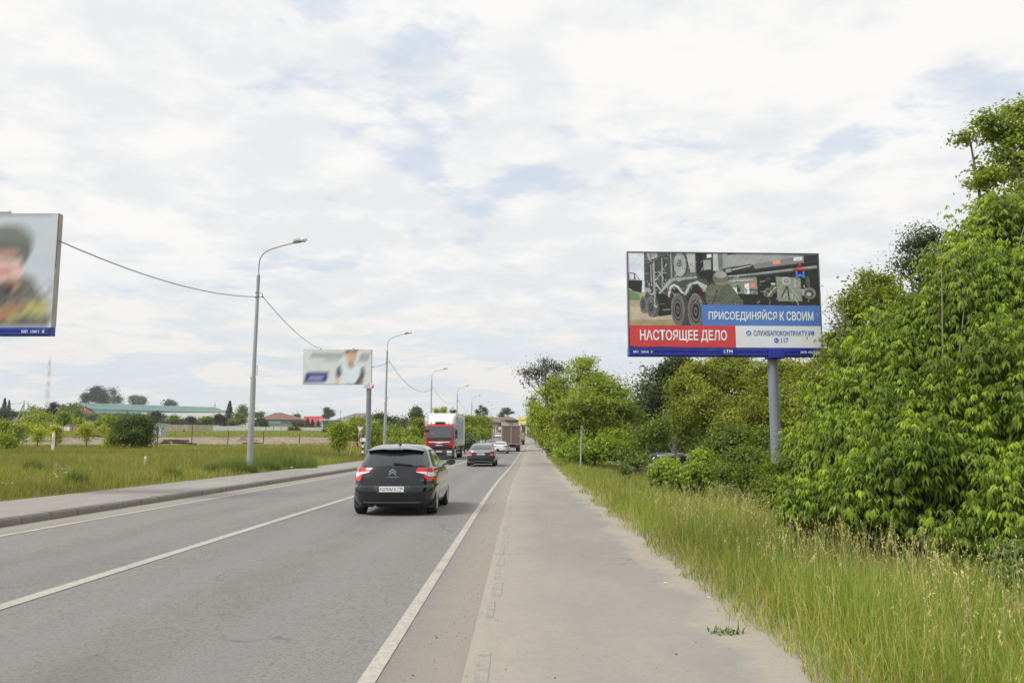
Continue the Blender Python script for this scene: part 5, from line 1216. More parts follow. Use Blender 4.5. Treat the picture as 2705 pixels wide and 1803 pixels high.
    if lamp == 'merc':
        S.patch('chrome_strip', 'rear', [(.905, -.60, .60), (.94, -.58, .58)], CHROME, c, .014, 16)
        S.patch('plate_recess', 'rear', [(.70, -.46, .46), (.88, -.56, .56)], TRIMB, c, .004, 12)
        S.patch('bumper_chrome', 'rear', [(.335, -.40, .40), (.36, -.43, .43)], CHROME, c, .014, 14)
        for sg in (-1, 1): S.patch('bumper_chrome', 'rear', [(.295, min(sg * .42, sg * .74), max(sg * .42, sg * .74)), (.32, min(sg * .42, sg * .74), max(sg * .42, sg * .74))], CHROME, c, .014, 6); S.patch('reflector', 'rear', [(.55, min(sg * .56, sg * .8), max(sg * .56, sg * .8)), (.575, min(sg * .56, sg * .8), max(sg * .56, sg * .8))], REDD, c, .008, 5)
        S.patch('diffuser', 'rear', [(.20, -.68, .68), (.29, -.74, .74)], TRIMB, c, .008, 12)
        plate_(c, 0, S.rear(0, .79).y - .012, .79, 'К787МН', '190')
        text('lettering', 'E200', (-.80, -.62, .86, .885), CHROME, c, S.rear(.7, .87).y - .01) if False else None
    elif lamp == 'audi':
        S.patch('diffuser', 'rear', [(.20, -.66, .66), (.36, -.72, .72)], TRIMB, c, .008, 12); S.patch('plate_recess', 'rear', [(.64, -.34, .34), (.76, -.34, .34)], mat('pale_grey_plastic', (.45, .46, .47), .5), c, .005, 8)
        plate_(c, 0, S.rear(0, .70).y - .012, .70, None, None)
        MB().box((0, -h + 2.2, H + .03), (.05, .16, .09), bev=.02).build('aerial', pm, c)
    else: plate_(c, 0, S.rear(0, .70).y - .012, .70, None, None); 
    return c
def road_z(y): return float(R(y))
BLK = paint('black', (.012, .013, .014), .18, .3); WHT = paint('white', (.66, .67, .68), .25, .0); SLV = paint('grey_beige', (.16, .155, .145), .25, .5)
sedan('saloon_car', 'black saloon with chrome strip ahead of the dark grey hatchback', (gx(1270.5, 53.3), 55.7, road_z(55.7)), -.005, 4.92, 1.87, 1.46, BLK, 'merc')
sedan('saloon_car', 'white saloon between the black saloon and the brown box truck', (gx(1322, 99), 101.3, road_z(101)), -.02, 4.7, 1.83, 1.42, WHT, 'audi')
sedan('saloon_car', 'grey oncoming car half hidden behind the white saloon', (gx(1296, 126), 128, road_z(128)), math.pi - .02, 4.5, 1.78, 1.45, SLV, 'plain')
sedan('parked_car', 'silver-grey car parked in the shade under the right-hand trees', (gx(1742, 52, 1200), 52, -1.02), math.radians(82), 4.6, 1.85, 1.62, paint('silver', (.30, .31, .33), .25, .6), 'plain', suv=True)
sedan('parked_car', 'pale car behind thin trunks, right of the silver-grey parked car', (gx(1850, 56, 1200), 56, -1.25), math.radians(84), 4.6, 1.85, 1.62, paint('pale', (.45, .46, .47), .3, .3), 'plain', suv=True)

# ---- white small van, oncoming
def small_van():
    d = 253; c = thing('small_van', 'small white van coming towards us, left of the brown box truck', 'van', (gx(1317, d), d, gz(1157.3, d)), math.pi - .05)
    rows = [(.2, .74, -2.0, 1.95, 4, 8), (.3, .84, -2.1, 2.05, 3.6, 9), (.6, .87, -2.12, 2.08, 3.4, 10), (.85, .87, -2.12, 1.9, 3.4, 9), (1.0, .85, -2.1, 1.3, 3.6, 8), (1.1, .82, -2.08, 1.0, 4, 8), (1.4, .74, -2.0, .55, 4, 8), (1.62, .66, -1.9, .2, 4, 6), (1.68, .5, -1.7, 0, 4, 5)]
    S = Shell(rows); V, Fc = S.mesh(30, 60); MB().add(V, Fc).build('body', WHT, c, smooth=True)
    S.patch('windscreen', 'front', [(1.06, -.74, .74), (1.5, -.62, .62)], GLASS, c, .006, 12); S.patch('grille', 'front', [(.52, -.5, .5), (.66, -.55, .55)], TRIMB, c, .006, 8); S.patch('lower_bumper', 'front', [(.24, -.78, .78), (.46, -.80, .80)], TRIMB, c, .006, 12)
    for sg in (-1, 1):
        S.patch('headlamp', 'front', [(.66, min(sg * .5, sg * .82), max(sg * .5, sg * .82)), (.84, min(sg * .6, sg * .82), max(sg * .6, sg * .82))], CLEAR, c, .006, 6)
        S.patch('side_window', 'side', [(1.1, -.1, .85), (1.45, -.1, .42)], GLASS, c, .006, 6, sg); MB().box((sg * 1.0, .75, 1.12), (.18, .1, .18), bev=.03).build('door_mirror', TRIMB, c)
    for y in (-1.35, 1.3):
        for x in (-.78, .78): wheel(c, x, y, .31, .2, 6)
small_van()

# ---- red and white box truck, oncoming
def box_truck():
    d = 71.0; zg = road_z(73) - .02; c = thing('box_truck', 'red-cabbed box truck with a tall white body coming towards us', 'truck', (gx(1160, 71, 1180), d, zg), -.008)
    RED = paint('truck_red', srgb(178, 18, 26), .25, .0); DG = mat('truck_dark_grey', (.055, .06, .068), .5, noise=.1); WB = mat('box_white', (.80, .80, .79), .45, noise=.03, nscale=1); GL = GLASSL
    # local: +x right in the picture, y grows away from the camera (rear of the truck)
    h = lambda py: gz(py, d) - zg
    cab = MB(); w0 = 1.17; prof = [(0.10, .98), (.0, 1.30), (.02, 1.72), (.22, 2.95), (.45, 3.05), (1.9, 3.08), (1.9, .98)]
    V = []; 
    for sx in (-1, 1):
        for y, z in prof: V.append((sx * (w0 if z < 2.2 else w0 - .04 * (z - 2.2) / .8), y, z))
    n = len(prof); Fc = [tuple(range(n)), tuple(range(2 * n - 1, n - 1, -1))] + [(i, n + i, n + (i + 1) % n, (i + 1) % n) for i in range(n)]
    cb = cab.add(V, [f[::-1] for f in Fc]).build('cab', RED, c)
    md = cb.modifiers.new('round', 'BEVEL'); md.width = .09; md.segments = 3; md.limit_method = 'ANGLE'; md.angle_limit = .5
    def onface(z): return float(np.interp(z, [.98, 1.30, 1.72, 2.95], [.10, 0, .02, .22]))
    def fp(name, pts, m, off=.02, parent=c, th=.03):
        V = [(x, onface(z) - off, z) for x, z in pts] + [(x, onface(z) - off + th, z) for x, z in pts]; k = len(pts)
        Fc = [tuple(range(k)), tuple(range(2 * k - 1, k - 1, -1))] + [(i, k + i, k + (i + 1) % k, (i + 1) % k) for i in range(k)]
        return MB().add(V, Fc).build(name, m, parent)
    ws = fp('windscreen', [(-1.06, 1.76), (1.06, 1.76), (1.02, 2.80), (.95, 2.86), (-.95, 2.86), (-1.02, 2.80)], GL, .03)
    fp('windscreen_trim', [(-1.05, 1.72), (1.05, 1.72), (1.05, 1.90), (-1.05, 1.90)], TRIMB, .055, ws, .02)
    for x in (-.55, .45): MB().tube([(x, onface(1.8) - .07, 1.78), (x + .5, onface(1.95) - .07, 1.93)], .016, 5).build('wiper', TRIMB, ws)
    text('lettering', 'BAX', (-.88, -.42, 2.12, 2.34), mat('red_script', srgb(225, 110, 120)), ws, onface(2.2) - .06)
    fp('grille', [(-.66, 1.10), (.66, 1.10), (.84, 1.50), (.34, 1.49), (.0, 1.40), (-.34, 1.49), (-.84, 1.50)], DG, .03)
    ch = fp('chrome_bar', [(-.90, 1.545), (-.88, 1.47), (-.34, 1.46), (0, 1.385), (.34, 1.46), (.88, 1.47), (.90, 1.545)], mat('bright_trim', (.75, .76, .77), .25), .05)
    text('lettering', 'MAN', (-.29, .29, 1.20, 1.31), mat('bright_trim'), c, onface(1.25) - .045, bold=.03)
    for sg in (-1, 1):
        fp('air_slot', [(sg * .98, 1.10), (sg * 1.06, 1.10), (sg * 1.10, 1.50), (sg * 1.05, 1.50)][::sg], DG, .012)
    bm = MB(); bm.box((0, .28, .62), (2.36, .66, .68), bev=.07); bm.box((0, .22, .28), (2.2, .5, .2), bev=.05); bo = bm.build('bumper', DG, c)
    bm2 = MB(); bm2.box((0, -.055, .95), (2.24, .03, .05)); bm2.build('step_gap', UNDER, bo)
    MB().box((0, -.06, .50), (1.1, .03, .16), bev=.01).build('lower_intake', UNDER, bo)
    plate_(c, 0, -.068, .72, 'А777АМ', '190')
    for sg in (-1, 1):
        hl = MB().box((sg * .88, -.055, .68), (.42, .05, .19), bev=.03).build('headlamp', CLEAR, bo); MB().lathe([(0, -.09), (.085, -.09), (.085, -.06), (0, -.06)], (sg * .82, 0, .68), 14, 'Y').build('lamp_lens', mat('warm_lens', (.82, .76, .66), .2, coat=1), hl)
        MB().box((sg * .90, -.055, .44), (.40, .04, .09), bev=.02).build('fog_lamp', mat('dull_lens', (.42, .40, .38), .3), bo)
        # mirrors on arms
        ma = MB(); ma.tube([(sg * 1.16, .12, 2.72), (sg * 1.42, .0, 2.72), (sg * 1.42, -.02, 1.75), (sg * 1.16, .1, 1.72)], .022, 6); mao = ma.build('mirror_arm', TRIMB, c)
        MB().box((sg * 1.46, -.02, 2.32), (.24, .14, .50), bev=.05).build('mirror_housing', BLACKP, mao); MB().box((sg * 1.47, -.02, 1.93), (.24, .13, .19), bev=.04).build('mirror_housing', BLACKP, mao)
        MB().box((sg * 1.178, .95, 2.25), (.01, .9, .85), bev=.003).build('side_window', GLASS, c); MB().box((sg * 1.182, .55, 1.15), (.012, .02, .9)).build('door_seam', UNDER, c)
        MB().box((sg * 1.19, 1.2, 1.45), (.03, .2, .05)).build('door_handle', TRIMB, c); MB().box((sg * 1.19, .22, 1.28), (.03, .1, .09), bev=.01).build('side_indicator', SGO, c)
        MB().box((sg * 1.02, 1.0, .6), (.36, 1.2, .7), bev=.05).build('wheel_arch', DG, c)
        for z in (.42, .75): MB().box((sg * 1.2, .42, z), (.04, .36, .05)).build('step', GALVD, c)
    MB().box((-1.05, -.12, 2.50), (.32, .14, .22), bev=.06).build('front_mirror', BLACKP, c)
    hv = MB(); hv.prism([(-.44, 3.06), (.44, 3.06), (.40, 3.26), (-.40, 3.26)], .5, 1.2, 'Y'); hv.build('roof_hatch', TRIMB, c)
    dfl = MB(); dfl.add([(-1.0, 1.15, 3.09), (1.0, 1.15, 3.09), (1.18, 2.1, 3.09), (-1.18, 2.1, 3.09), (-.92, 1.75, 3.75), (.92, 1.75, 3.75), (1.15, 2.1, 3.86), (-1.15, 2.1, 3.86)], [(0, 1, 5, 4), (4, 5, 6, 7), (1, 2, 6, 5), (3, 0, 4, 7), (2, 3, 7, 6), (3, 2, 1, 0)]); dfl.build('wind_deflector', WB, c)
    for sg in (-1, 1): MB().tube([(sg * .76, .6, 3.05), (sg * .76, .6, 3.26)], .03, 8).build('air_horn', TRIMB, c)
    # box body
    y0, y1 = 2.15, 12.0; zt_ = 4.03; z0_ = 1.18
    bxb = MB(); bxb.box((.0, (y0 + y1) / 2, (zt_ + z0_) / 2), (2.52, y1 - y0, zt_ - z0_), bev=.03); bo = bxb.build('cargo_box', WB, c)
    tr_ = MB()
    for sg in (-1, 1):
        tr_.box((sg * 1.262, (y0 + y1) / 2, zt_ - .03), (.03, y1 - y0, .07)); tr_.box((sg * 1.262, y0 + .03, (zt_ + z0_) / 2), (.03, .07, zt_ - z0_)); tr_.box((sg * 1.262, y1 - .03, (zt_ + z0_) / 2), (.03, .07, zt_ - z0_)); tr_.box((sg * 1.262, (y0 + y1) / 2, z0_ + .04), (.03, y1 - y0, .10))
    tr_.build('edge_trim', mat('aluminium', (.5, .5, .49), .4, metal=.4), bo)
    MB().box((1.268, 6.6, 2.55), (.012, 8.6, 2.5)).build('side_print', mat('side_print_blue', srgb(172, 190, 196), .45, noise=.12, nscale=.7, stretch=(1, 1, .15)), bo)
    for i, zc in enumerate((3.62, 3.30, 2.95, 2.55)): MB().box((1.278, 3.05 + (i % 2) * .1, zc), (.012, .7, .22)).build('red_print', SGR, bo)
    for i, y in enumerate((5.2, 7.3, 9.2)): MB().box((1.278, y, 2.6), (.012, .55, 1.9 - .3 * (i == 1))).build('dark_print', mat('print_grey', srgb(96, 104, 110), .5), bo)
    MB().box((1.275, (y0 + y1) / 2, 1.3), (.012, y1 - y0 - .2, .12)).build('yellow_band', mat('print_ochre', srgb(196, 178, 132)), bo)
    MB().box((0, 6.5, .95), (.9, 10.5, .26)).build('chassis', UNDER, c)
    gd = MB()
    for z in (.55, .88): gd.box((1.18, 5.3, z), (.04, 4.0, .11))
    for y in (3.4, 5.3, 7.2): gd.box((1.16, y, .78), (.04, .06, .7))
    gd.build('side_guard', mat('guard_metal', (.33, .32, .30), .5, metal=.3), c)
    MB().box((-.95, 4.6, .72), (.6, 1.5, .55), bev=.08).build('fuel_tank', GALVD, c); MB().box((.8, 11.7, .8), (.1, .5, .9)).build('mud_flap', TRIMB, c)
    for y in (1.35, 9.0):
        for x in (-1.0, 1.0): wheel(c, x, y, .48, .32 if y < 2 else .5, 8, GALVD)
box_truck()

# ---- brown tarpaulin box truck ahead
def brown_truck():
    d = 110.0; zg = road_z(112) + .0; c = thing('box_truck', 'brown-bodied box truck driving away ahead of the white saloon', 'truck', (gx(1350, d, 1160), d, zg), -.012)
    BR = mat('brown_panel', srgb(112, 92, 86, .9), .5, noise=.14, nscale=1.5, dirt=((.20, .17, .15), .9, .4)); AL = mat('aluminium')
    zt_ = gz(1125, d) - zg; z0_ = gz(1172.5, d) - zg; W_ = 2.5
    MB().box((0, 3.4, (zt_ + z0_) / 2), (W_ - .02, 6.8, zt_ - z0_), bev=.03).build('cargo_box', BR, c)
    for sg in (-1, 1):
        dr = MB().box((sg * (W_ / 4), -.02, (zt_ + z0_) / 2), (W_ / 2 - .08, .05, zt_ - z0_ - .14), bev=.015).build('rear_door', BR, c)
        for z in (.12, .45, .8): MB().box((sg * (W_ / 2 - .16), -.06, z0_ + (zt_ - z0_) * z), (.24, .04, .05)).build('hinge', AL, dr)
    fr_ = MB(); fr_.box((0, -.03, zt_ - .04), (W_, .07, .08)); fr_.box((0, -.03, z0_ + .04), (W_, .07, .07))
    for sg in (-1, 1): fr_.box((sg * (W_ / 2 - .03), -.03, (zt_ + z0_) / 2), (.07, .07, zt_ - z0_))
    fr_.box((0, -.035, (zt_ + z0_) / 2), (.07, .07, zt_ - z0_)); fr_.build('door_frame', AL, c)
    MB().box((0, 0, zt_ + .04), (W_ + .02, .3, .05)).build('roof_edge', TRIMB, c)
    MB().box((0, 3.4, z0_ - .22), (1.6, 6.6, .24)).build('chassis', UNDER, c); MB().box((0, .08, .58), (2.2, .12, .14), bev=.02).build('rear_bumper', TRIMB, c)
    for sg in (-1, 1):
        MB().box((sg * .86, .0, .84), (.50, .06, .14), bev=.02).build('tail_lamp', REDL, c); wheel(c, sg * .86, 1.6, .46, .5, 8, GALVD); wheel(c, sg * .95, 6.6, .46, .28, 8, GALVD); MB().box((sg * .86, 1.0, .5), (.5, .02, .5)).build('mud_flap', TRIMB, c)
    plate_(c, -.45, .0, .62, None, None); MB().box((0, 7.7, 1.7), (2.2, 1.5, 1.7), bev=.12).build('cab', paint('truck_cab_white', (.5, .5, .5)), c)
brown_truck()
def tipper():
    d = 168.0; x0 = gx(1371, d, 1160); zg = gz(1174.8, d); c = thing('tipper_truck', 'old tan tipper truck with a tarpaulin load ahead of the brown truck', 'truck', (x0, d, zg), -.02)
    TN = mat('tan_tarp', srgb(150, 132, 112), .8, noise=.35, nscale=1.2, bump=.4, bscale=3); W_ = 2.35
    b = MB(); V = []
    for y in (0, 1.2, 2.6, 4.0, 5.0):
        for x, z in ((-W_ / 2, 1.0), (-W_ / 2 + .03, 2.0), (-W_ / 2 + .2, 2.45 + .08 * math.sin(y * 3)), (-.2, 2.62 + .06 * math.cos(y * 2)), (.5, 2.55), (W_ / 2 - .2, 2.40 + .1 * math.sin(y * 2)), (W_ / 2 - .02, 1.9), (W_ / 2, 1.0)): V.append((x, y, z))
    Fc = [(i * 8 + k, i * 8 + (k + 1) % 8, (i + 1) * 8 + (k + 1) % 8, (i + 1) * 8 + k) for i in range(4) for k in range(8)] + [tuple(range(7, -1, -1)), tuple(32 + k for k in range(8))]
    b.add(V, Fc).build('tarpaulin', TN, c, smooth=True)
    tg = MB().box((0, -.04, 1.55), (W_ - .1, .06, 1.1), bev=.02).build('tailboard', mat('tan_metal', srgb(168, 158, 142), .6, noise=.3, nscale=2), c)
    for z in (1.2, 1.6, 1.95): MB().box((0, -.09, z), (W_ - .2, .04, .07)).build('rib', mat('rust_brown', srgb(120, 88, 72)), tg)
    MB().box((0, 2.5, .78), (1.2, 5.5, .3)).build('chassis', UNDER, c); MB().box((0, 6.0, 1.6), (2.2, 1.6, 1.7), bev=.12).build('cab', mat('cab_green', (.10, .12, .09), .5), c)
    for sg in (-1, 1): wheel(c, sg * .85, 1.2, .5, .5, 8, GALVD); wheel(c, sg * .9, 5.8, .5, .3, 8, GALVD); MB().box((sg * .85, -.06, .86), (.34, .05, .12)).build('tail_lamp', REDL, c)
    MB().box((0, -.02, .62), (2.1, .1, .14)).build('rear_bumper', TRIMB, c)
tipper()
# ------------------------------------------------------------------ far buildings and fences
TEAL = mat('roof_teal', srgb(92, 132, 124, .85), .45, noise=.10, nscale=.15, stretch=(1, 1, 1)); TEALD = mat('roof_teal_dark', srgb(62, 104, 98, .9), .5)
BROOF = mat('roof_brown', srgb(126, 88, 80, .85), .6, noise=.10, nscale=.5); GROOF = mat('roof_greybrown', srgb(126, 112, 112, .85), .6, noise=.1, nscale=.4); RROOF = mat('roof_red', srgb(178, 56, 56, .9), .5, noise=.08, nscale=.4)
BLOCK = mat('wall_block', srgb(170, 168, 160, .8), .8, noise=.15, nscale=1.2, stretch=(.4, .4, 2)); WWALL = mat('wall_white', srgb(232, 232, 228, .85), .7, noise=.05, nscale=.3); BRICKW = mat('wall_red_brick', srgb(178, 104, 88, .8), .8, noise=.15, nscale=2)
BRNW = mat('wall_brown_brick', srgb(122, 92, 88, .8), .8, noise=.12, nscale=1.5); BEIGE = mat('wall_beige', srgb(206, 190, 168, .85), .8, noise=.06, nscale=1); WINM = mat('window_glass', (.035, .045, .055), .08, spec=.9); WINF = mat('window_frame', srgb(225, 225, 220, .85), .6); EAVE = mat('eave_dark', (.05, .035, .03), .7)
def barn(name, label, A, B, width, walls, roofm):
    """long barn between two ends, each (px, y_ridge, y_eave, distance)"""
    P = [at(A[0], A[1], A[3]), at(B[0], B[1], B[3])]; E_ = [gz(A[2], A[3]), gz(B[2], B[3])]
    o = thing(name, label, 'barn', (P[0].x, P[0].y, float(G(P[0].x, P[0].y)) - 1)); o0 = o.location.copy()
    d = (P[1] - P[0]); d.z = 0; d.normalize(); nrm = Vector((d.y, -d.x, 0));  nrm = nrm if nrm.y < 0 else -nrm
    V = []
    for p, e in zip(P, E_):
        h = p.z - e
        V += [p - nrm * width / 2 - Vector((0, 0, h)), p - nrm * width * .28 - Vector((0, 0, h * .30)), p, p + nrm * width * .28 - Vector((0, 0, h * .42)), p + nrm * width * .33 - Vector((0, 0, h * .62)), p + nrm * width / 2 - Vector((0, 0, h))]
    V = [v - o0 for v in V]; V2 = V + [v - Vector((0, 0, .35)) for v in V]
    Fc = [(i, i + 1, 6 + i + 1, 6 + i) for i in range(5)] + [(12 + 6 + i, 12 + 6 + i + 1, 12 + i + 1, 12 + i) for i in range(5)] + [(0, 6, 18, 12), (5, 17, 23, 11)] + [tuple(range(0, 6)) + tuple(range(17, 11, -1)), tuple(range(6, 12))[::-1] + tuple(range(18, 24))]
    MB().add(V2, Fc).build('roof', roofm, o)
    s = MB(); s.add([V[3] + nrm * .1, V[9] + nrm * .1, V[10] + nrm * .1, V[4] + nrm * .1], [(0, 1, 2, 3)]); so = s.build('roof_step', TEALD, o)
    W_ = []
    for k, (p, e) in enumerate(zip(P, E_)):
        for sg in (-1, 1): W_ += [p + nrm * sg * width * .47 - Vector((0, 0, p.z - e)) - o0 - Vector((0, 0, .2)), Vector((p.x, p.y, float(G(p.x, p.y)) - 1)) + nrm * sg * width * .47 - o0]
    Wt = [P[0] - o0 - Vector((0, 0, .6)), P[1] - o0 - Vector((0, 0, .6))]
    MB().add(W_ + Wt, [(2, 3, 7, 6), (0, 4, 5, 1), (0, 1, 3, 2, 8), (4, 9, 6, 7, 5)]).build('wall', walls, o)
    return o
barn('barn', 'long teal-roofed barn behind, its ridge highest under the far trees', (203, 1063, 1090, 530), (569, 1075, 1092, 690), 22, WWALL, TEAL)
b_ = barn('barn', 'long teal-roofed barn in front with a red brick gable at its left end', (222, 1071, 1091.5, 495), (604, 1083, 1098, 640), 20, BRICKW, TEAL)
g = at(222, 1071, 490); o0 = b_.location; zb0 = gz(1093, 490)
MB().prism([(g.x - 2.4 - o0.x, zb0 - o0.z), (g.x + 1.5 - o0.x, zb0 - o0.z), (g.x + 1.3 - o0.x, g.z - 2.4 - o0.z), (g.x - o0.x, g.z - .3 - o0.z), (g.x - 1.5 - o0.x, g.z - 2.4 - o0.z)], g.y - o0.y - .2, g.y - o0.y + .4, 'Y').build('gable', BRICKW, b_)
MB().tube([(g.x - 2.2 - o0.x, g.y - o0.y - .5, zb0 + 2 - o0.z), (g.x - o0.x, g.y - o0.y - .5, g.z - o0.z), (g.x + 1.5 - o0.x, g.y - o0.y - .5, zb0 + 2 - o0.z)], .22, 4).build('gable_trim', WINF, b_)
for px in (302, 330):
    p = at(px, 1074 if px == 302 else 1090, 500); MB().tube([(p.x - o0.x, p.y - 14 - o0.y, p.z - o0.z - 1.5), (p.x - o0.x, p.y - 14 - o0.y, p.z - o0.z + .9)], .22, 6).build('vent_pipe', GALV, b_)

def boxb(name, label, cat, x0, x1, yt, yb, d, depth, m, rz=0.0):
    a, b = gx(x0, d, (yt + yb) / 2), gx(x1, d, (yt + yb) / 2); zt_, zb_ = gz(yt, d), gz(yb, d); zg = float(G((a + b) / 2, d)) - .6
    o = thing(name, label, cat, ((a + b) / 2, d, min(zg, zb_)), rz); z0 = 0; h = zt_ - o.location.z
    MB().box((0, depth / 2, h / 2), (b - a, depth, h)).build('wall', m, o); return o, (b - a) / 2, h
# white greenhouse blocks under the barn eave
o, w, h = boxb('greenhouse', 'long white greenhouse wall showing under the teal barn eave', 'greenhouse', 368, 606, 1095, 1112, 470, 14, WWALL)
MB().prism([(-w, h), (w, h), (w * .98, h + 1.2), (-w * .98, h + 1.2)], 1, 8, 'Y').build('roof', WHITEP, o)
for i in range(12): MB().box((-w + (i + .5) * w / 6, -.05, h * .5), (.25, .1, h)).build('mullion', mat('aluminium'), o)
def tunnel(label, x0, x1, yt, yb, d, L=30):
    a, b = gx(x0, d, 1110), gx(x1, d, 1110); zt_ = gz(yt, d); zg = min(float(G((a + b) / 2, d)), gz(yb, d)) - .5; r = (b - a) / 2; h = zt_ - zg
    o = thing('polytunnel', label, 'greenhouse', ((a + b) / 2, d, zg), .12); n = 12; V = []; 
    for y in (0, L):
        for i in range(n + 1): t = math.pi * i / n; V.append((-r * math.cos(t), y, h * max(math.sin(t), 0) ** .75))
    Fc = [(i, i + 1, n + 2 + i, n + 1 + i) for i in range(n)] + [tuple(range(n + 1))[::-1], tuple(range(n + 1, 2 * n + 2))]
    MB().add(V, Fc).build('cover', WWALL, o, smooth=True)
    for k in range(1, 4): MB().tube([(-r * math.cos(math.pi * i / n) * 1.01, k * L / 4, h * max(math.sin(math.pi * i / n), 0) ** .75 * 1.01) for i in range(n + 1)], .06, 4).build('hoop', mat('aluminium'), o)
tunnel('white rounded greenhouse tunnel right of the barns, leftmost', 598, 626, 1098, 1118, 460); tunnel('white greenhouse tunnel just left of the brown-roofed house', 636, 682, 1101, 1120, 455)

def hip_house(name, label, x0, x1, ry0, rx0, rx1, ye, yb, d, depth, wallm, roofm, over=.6, cat='house'):
    a, b = gx(x0, d, 1110), gx(x1, d, 1110); ra, rb = gx(rx0, d + depth / 2, 1100), gx(rx1, d + depth / 2, 1100); zr, ze = gz(ry0, d + depth / 2), gz(ye, d); cx = (a + b) / 2; zg = min(float(G(cx, d)), gz(yb, d)) - .5
    o = thing(name, label, cat, (cx, d, zg)); he, hr = ze - zg, zr - zg; w = (b - a) / 2
    MB().box((0, depth / 2, he / 2), (2 * w - 2 * over, depth - 2 * over, he)).build('wall', wallm, o)
    V = [(-w, -over, he), (w, -over, he), (w, depth + over, he), (-w, depth + over, he), (ra - cx, depth / 2, hr), (rb - cx, depth / 2, hr)]
    V += [(x, y, z - .3) for x, y, z in V[:4]]
    MB().add(V, [(0, 1, 5, 4), (1, 2, 5), (2, 3, 4, 5), (3, 0, 4), (0, 6, 7, 1), (1, 7, 8, 2), (2, 8, 9, 3), (3, 9, 6, 0), (9, 8, 7, 6)]).build('roof', roofm, o)
    MB().tube([(-w, -over - .05, he - .15), (w, -over - .05, he - .15)], .14, 4).build('eave', EAVE, o)
    return o, w, he, hr, cx
def window(o, x, z, w, h, y=-.02, bars=1, fm=None, gm=None):
    f = MB(); t = .09
    for sx in (-1, 1): f.box((x + sx * (w / 2), y - .04, z), (t, .1, h + t))
    for sz in (-1, 1): f.box((x, y - .04, z + sz * h / 2), (w, .1, t))
    for i in range(bars): f.box((x - w / 2 + w * (i + 1) / (bars + 1), y - .04, z), (t * .7, .08, h))
    fo = f.build('window', fm or WINF, o); MB().box((x, y - .015, z), (w - .02, .04, h - .02)).build('pane', gm or WINM, fo)
o, w, he, hr, cx_ = hip_house('house', 'low grey block house with a broad brown hipped roof behind the white wall', 682, 797, 1089, 727, 744, 1107.5, 1127, 430, 14, BLOCK, BROOF)
k_ = 430 / FPX; MB().box(((724.5 - 739) * k_, .45, gz(1114.5, 430) - o.location.z), (33 * k_, .15, 7 * k_)).build('banner', mat('banner_cyan', srgb(176, 222, 230, .9), .5), o)
MB().box(((705.5 - 739) * k_, .5, gz(1119, 430) - o.location.z), (4 * k_, .3, 15 * k_)).build('doorway', EAVE, o)
for px in (771, 776): window(o, (px - 739) * k_, gz(1117, 430) - o.location.z, 1.0, .9, y=.55)
# red-roofed house, gable to the left
d = 450.0; a = gx(797, d, 1100); b = gx(851, d, 1100); zr, ze = gz(1098.5, d + 5), gz(1117, d); zg = float(G(a, d)) - .5
o = thing('house', 'small white-gabled house with a bright red roof', 'house', ((a + b) / 2, d, zg)); w = (b - a) / 2
MB().box((0, 5, (ze - zg) / 2), (2 * w - 1, 9, ze - zg)).build('wall', WWALL, o)
MB().add([(-w + .8, 0, ze - zg), (w + .3, 0, ze - zg), (w - 1.0, 5, zr - zg), (-w - .2, 5, zr - zg), (-w + .8, 10, ze - zg), (w + .3, 10, ze - zg)], [(0, 1, 2, 3), (3, 2, 5, 4), (0, 3, 4), (1, 5, 2)]).build('roof', RROOF, o)
MB().prism([(-w - 1.6, ze - zg), (-w + 1.9, ze - zg), (-w - .0, zr - zg)], -.6, -.3, 'Y').build('gable', WWALL, o); window(o, -w + .2, (ze - zg) + 1.0, .8, 1.0, y=-.62)
# kiosk with a flat white roof
o, w, h = boxb('pavilion', 'pale pavilion with teal glazing and a flat white roof', 'pavilion', 851, 886, 1110, 1127, 415, 7, mat('wall_pale', srgb(200, 208, 212, .85), .6))
MB().box((-.3, 3, h + .35), (2 * w + 1.6, 9, .5)).build('roof', WHITEP, o)
MB().box((-w * .45, -.1, h * .62), (w * .8, .2, h * .6)).build('glazing', mat('teal_glass', srgb(84, 118, 116), .15), o); window(o, w * .4, h * .62, w * .6, h * .4, y=-.05)
# hoarding
o, w, h = boxb('hoarding', 'blank pale blue-grey panel standing left of the small billboard post', 'hoarding', 902.5, 916, 1104, 1118, 300, .3, mat('panel_bluegrey', srgb(178, 194, 196, .85), .5))
# large grey-brown roofed house
o, w, he, hr, cx_ = hip_house('house', 'large house with a wide grey-brown hipped roof behind the small billboard post', 878, 1022, 1090.5, 940, 968, 1110, 1126, 330, 20, mat('wall_cream', srgb(206, 202, 190, .85), .7, noise=.06), GROOF)
for i in range(5): window(o, -w * .7 + i * w * .35, he - 1.6, 1.4, 1.3, y=.55)
MB().box((w * .12, -.8, he + .9), (6, 3, .35), ry=-.12).build('dormer_roof', EAVE, o); MB().box((w * .62, -.5, he - 1.8), (3.2, 2, 4.8)).build('porch', WWALL, o)

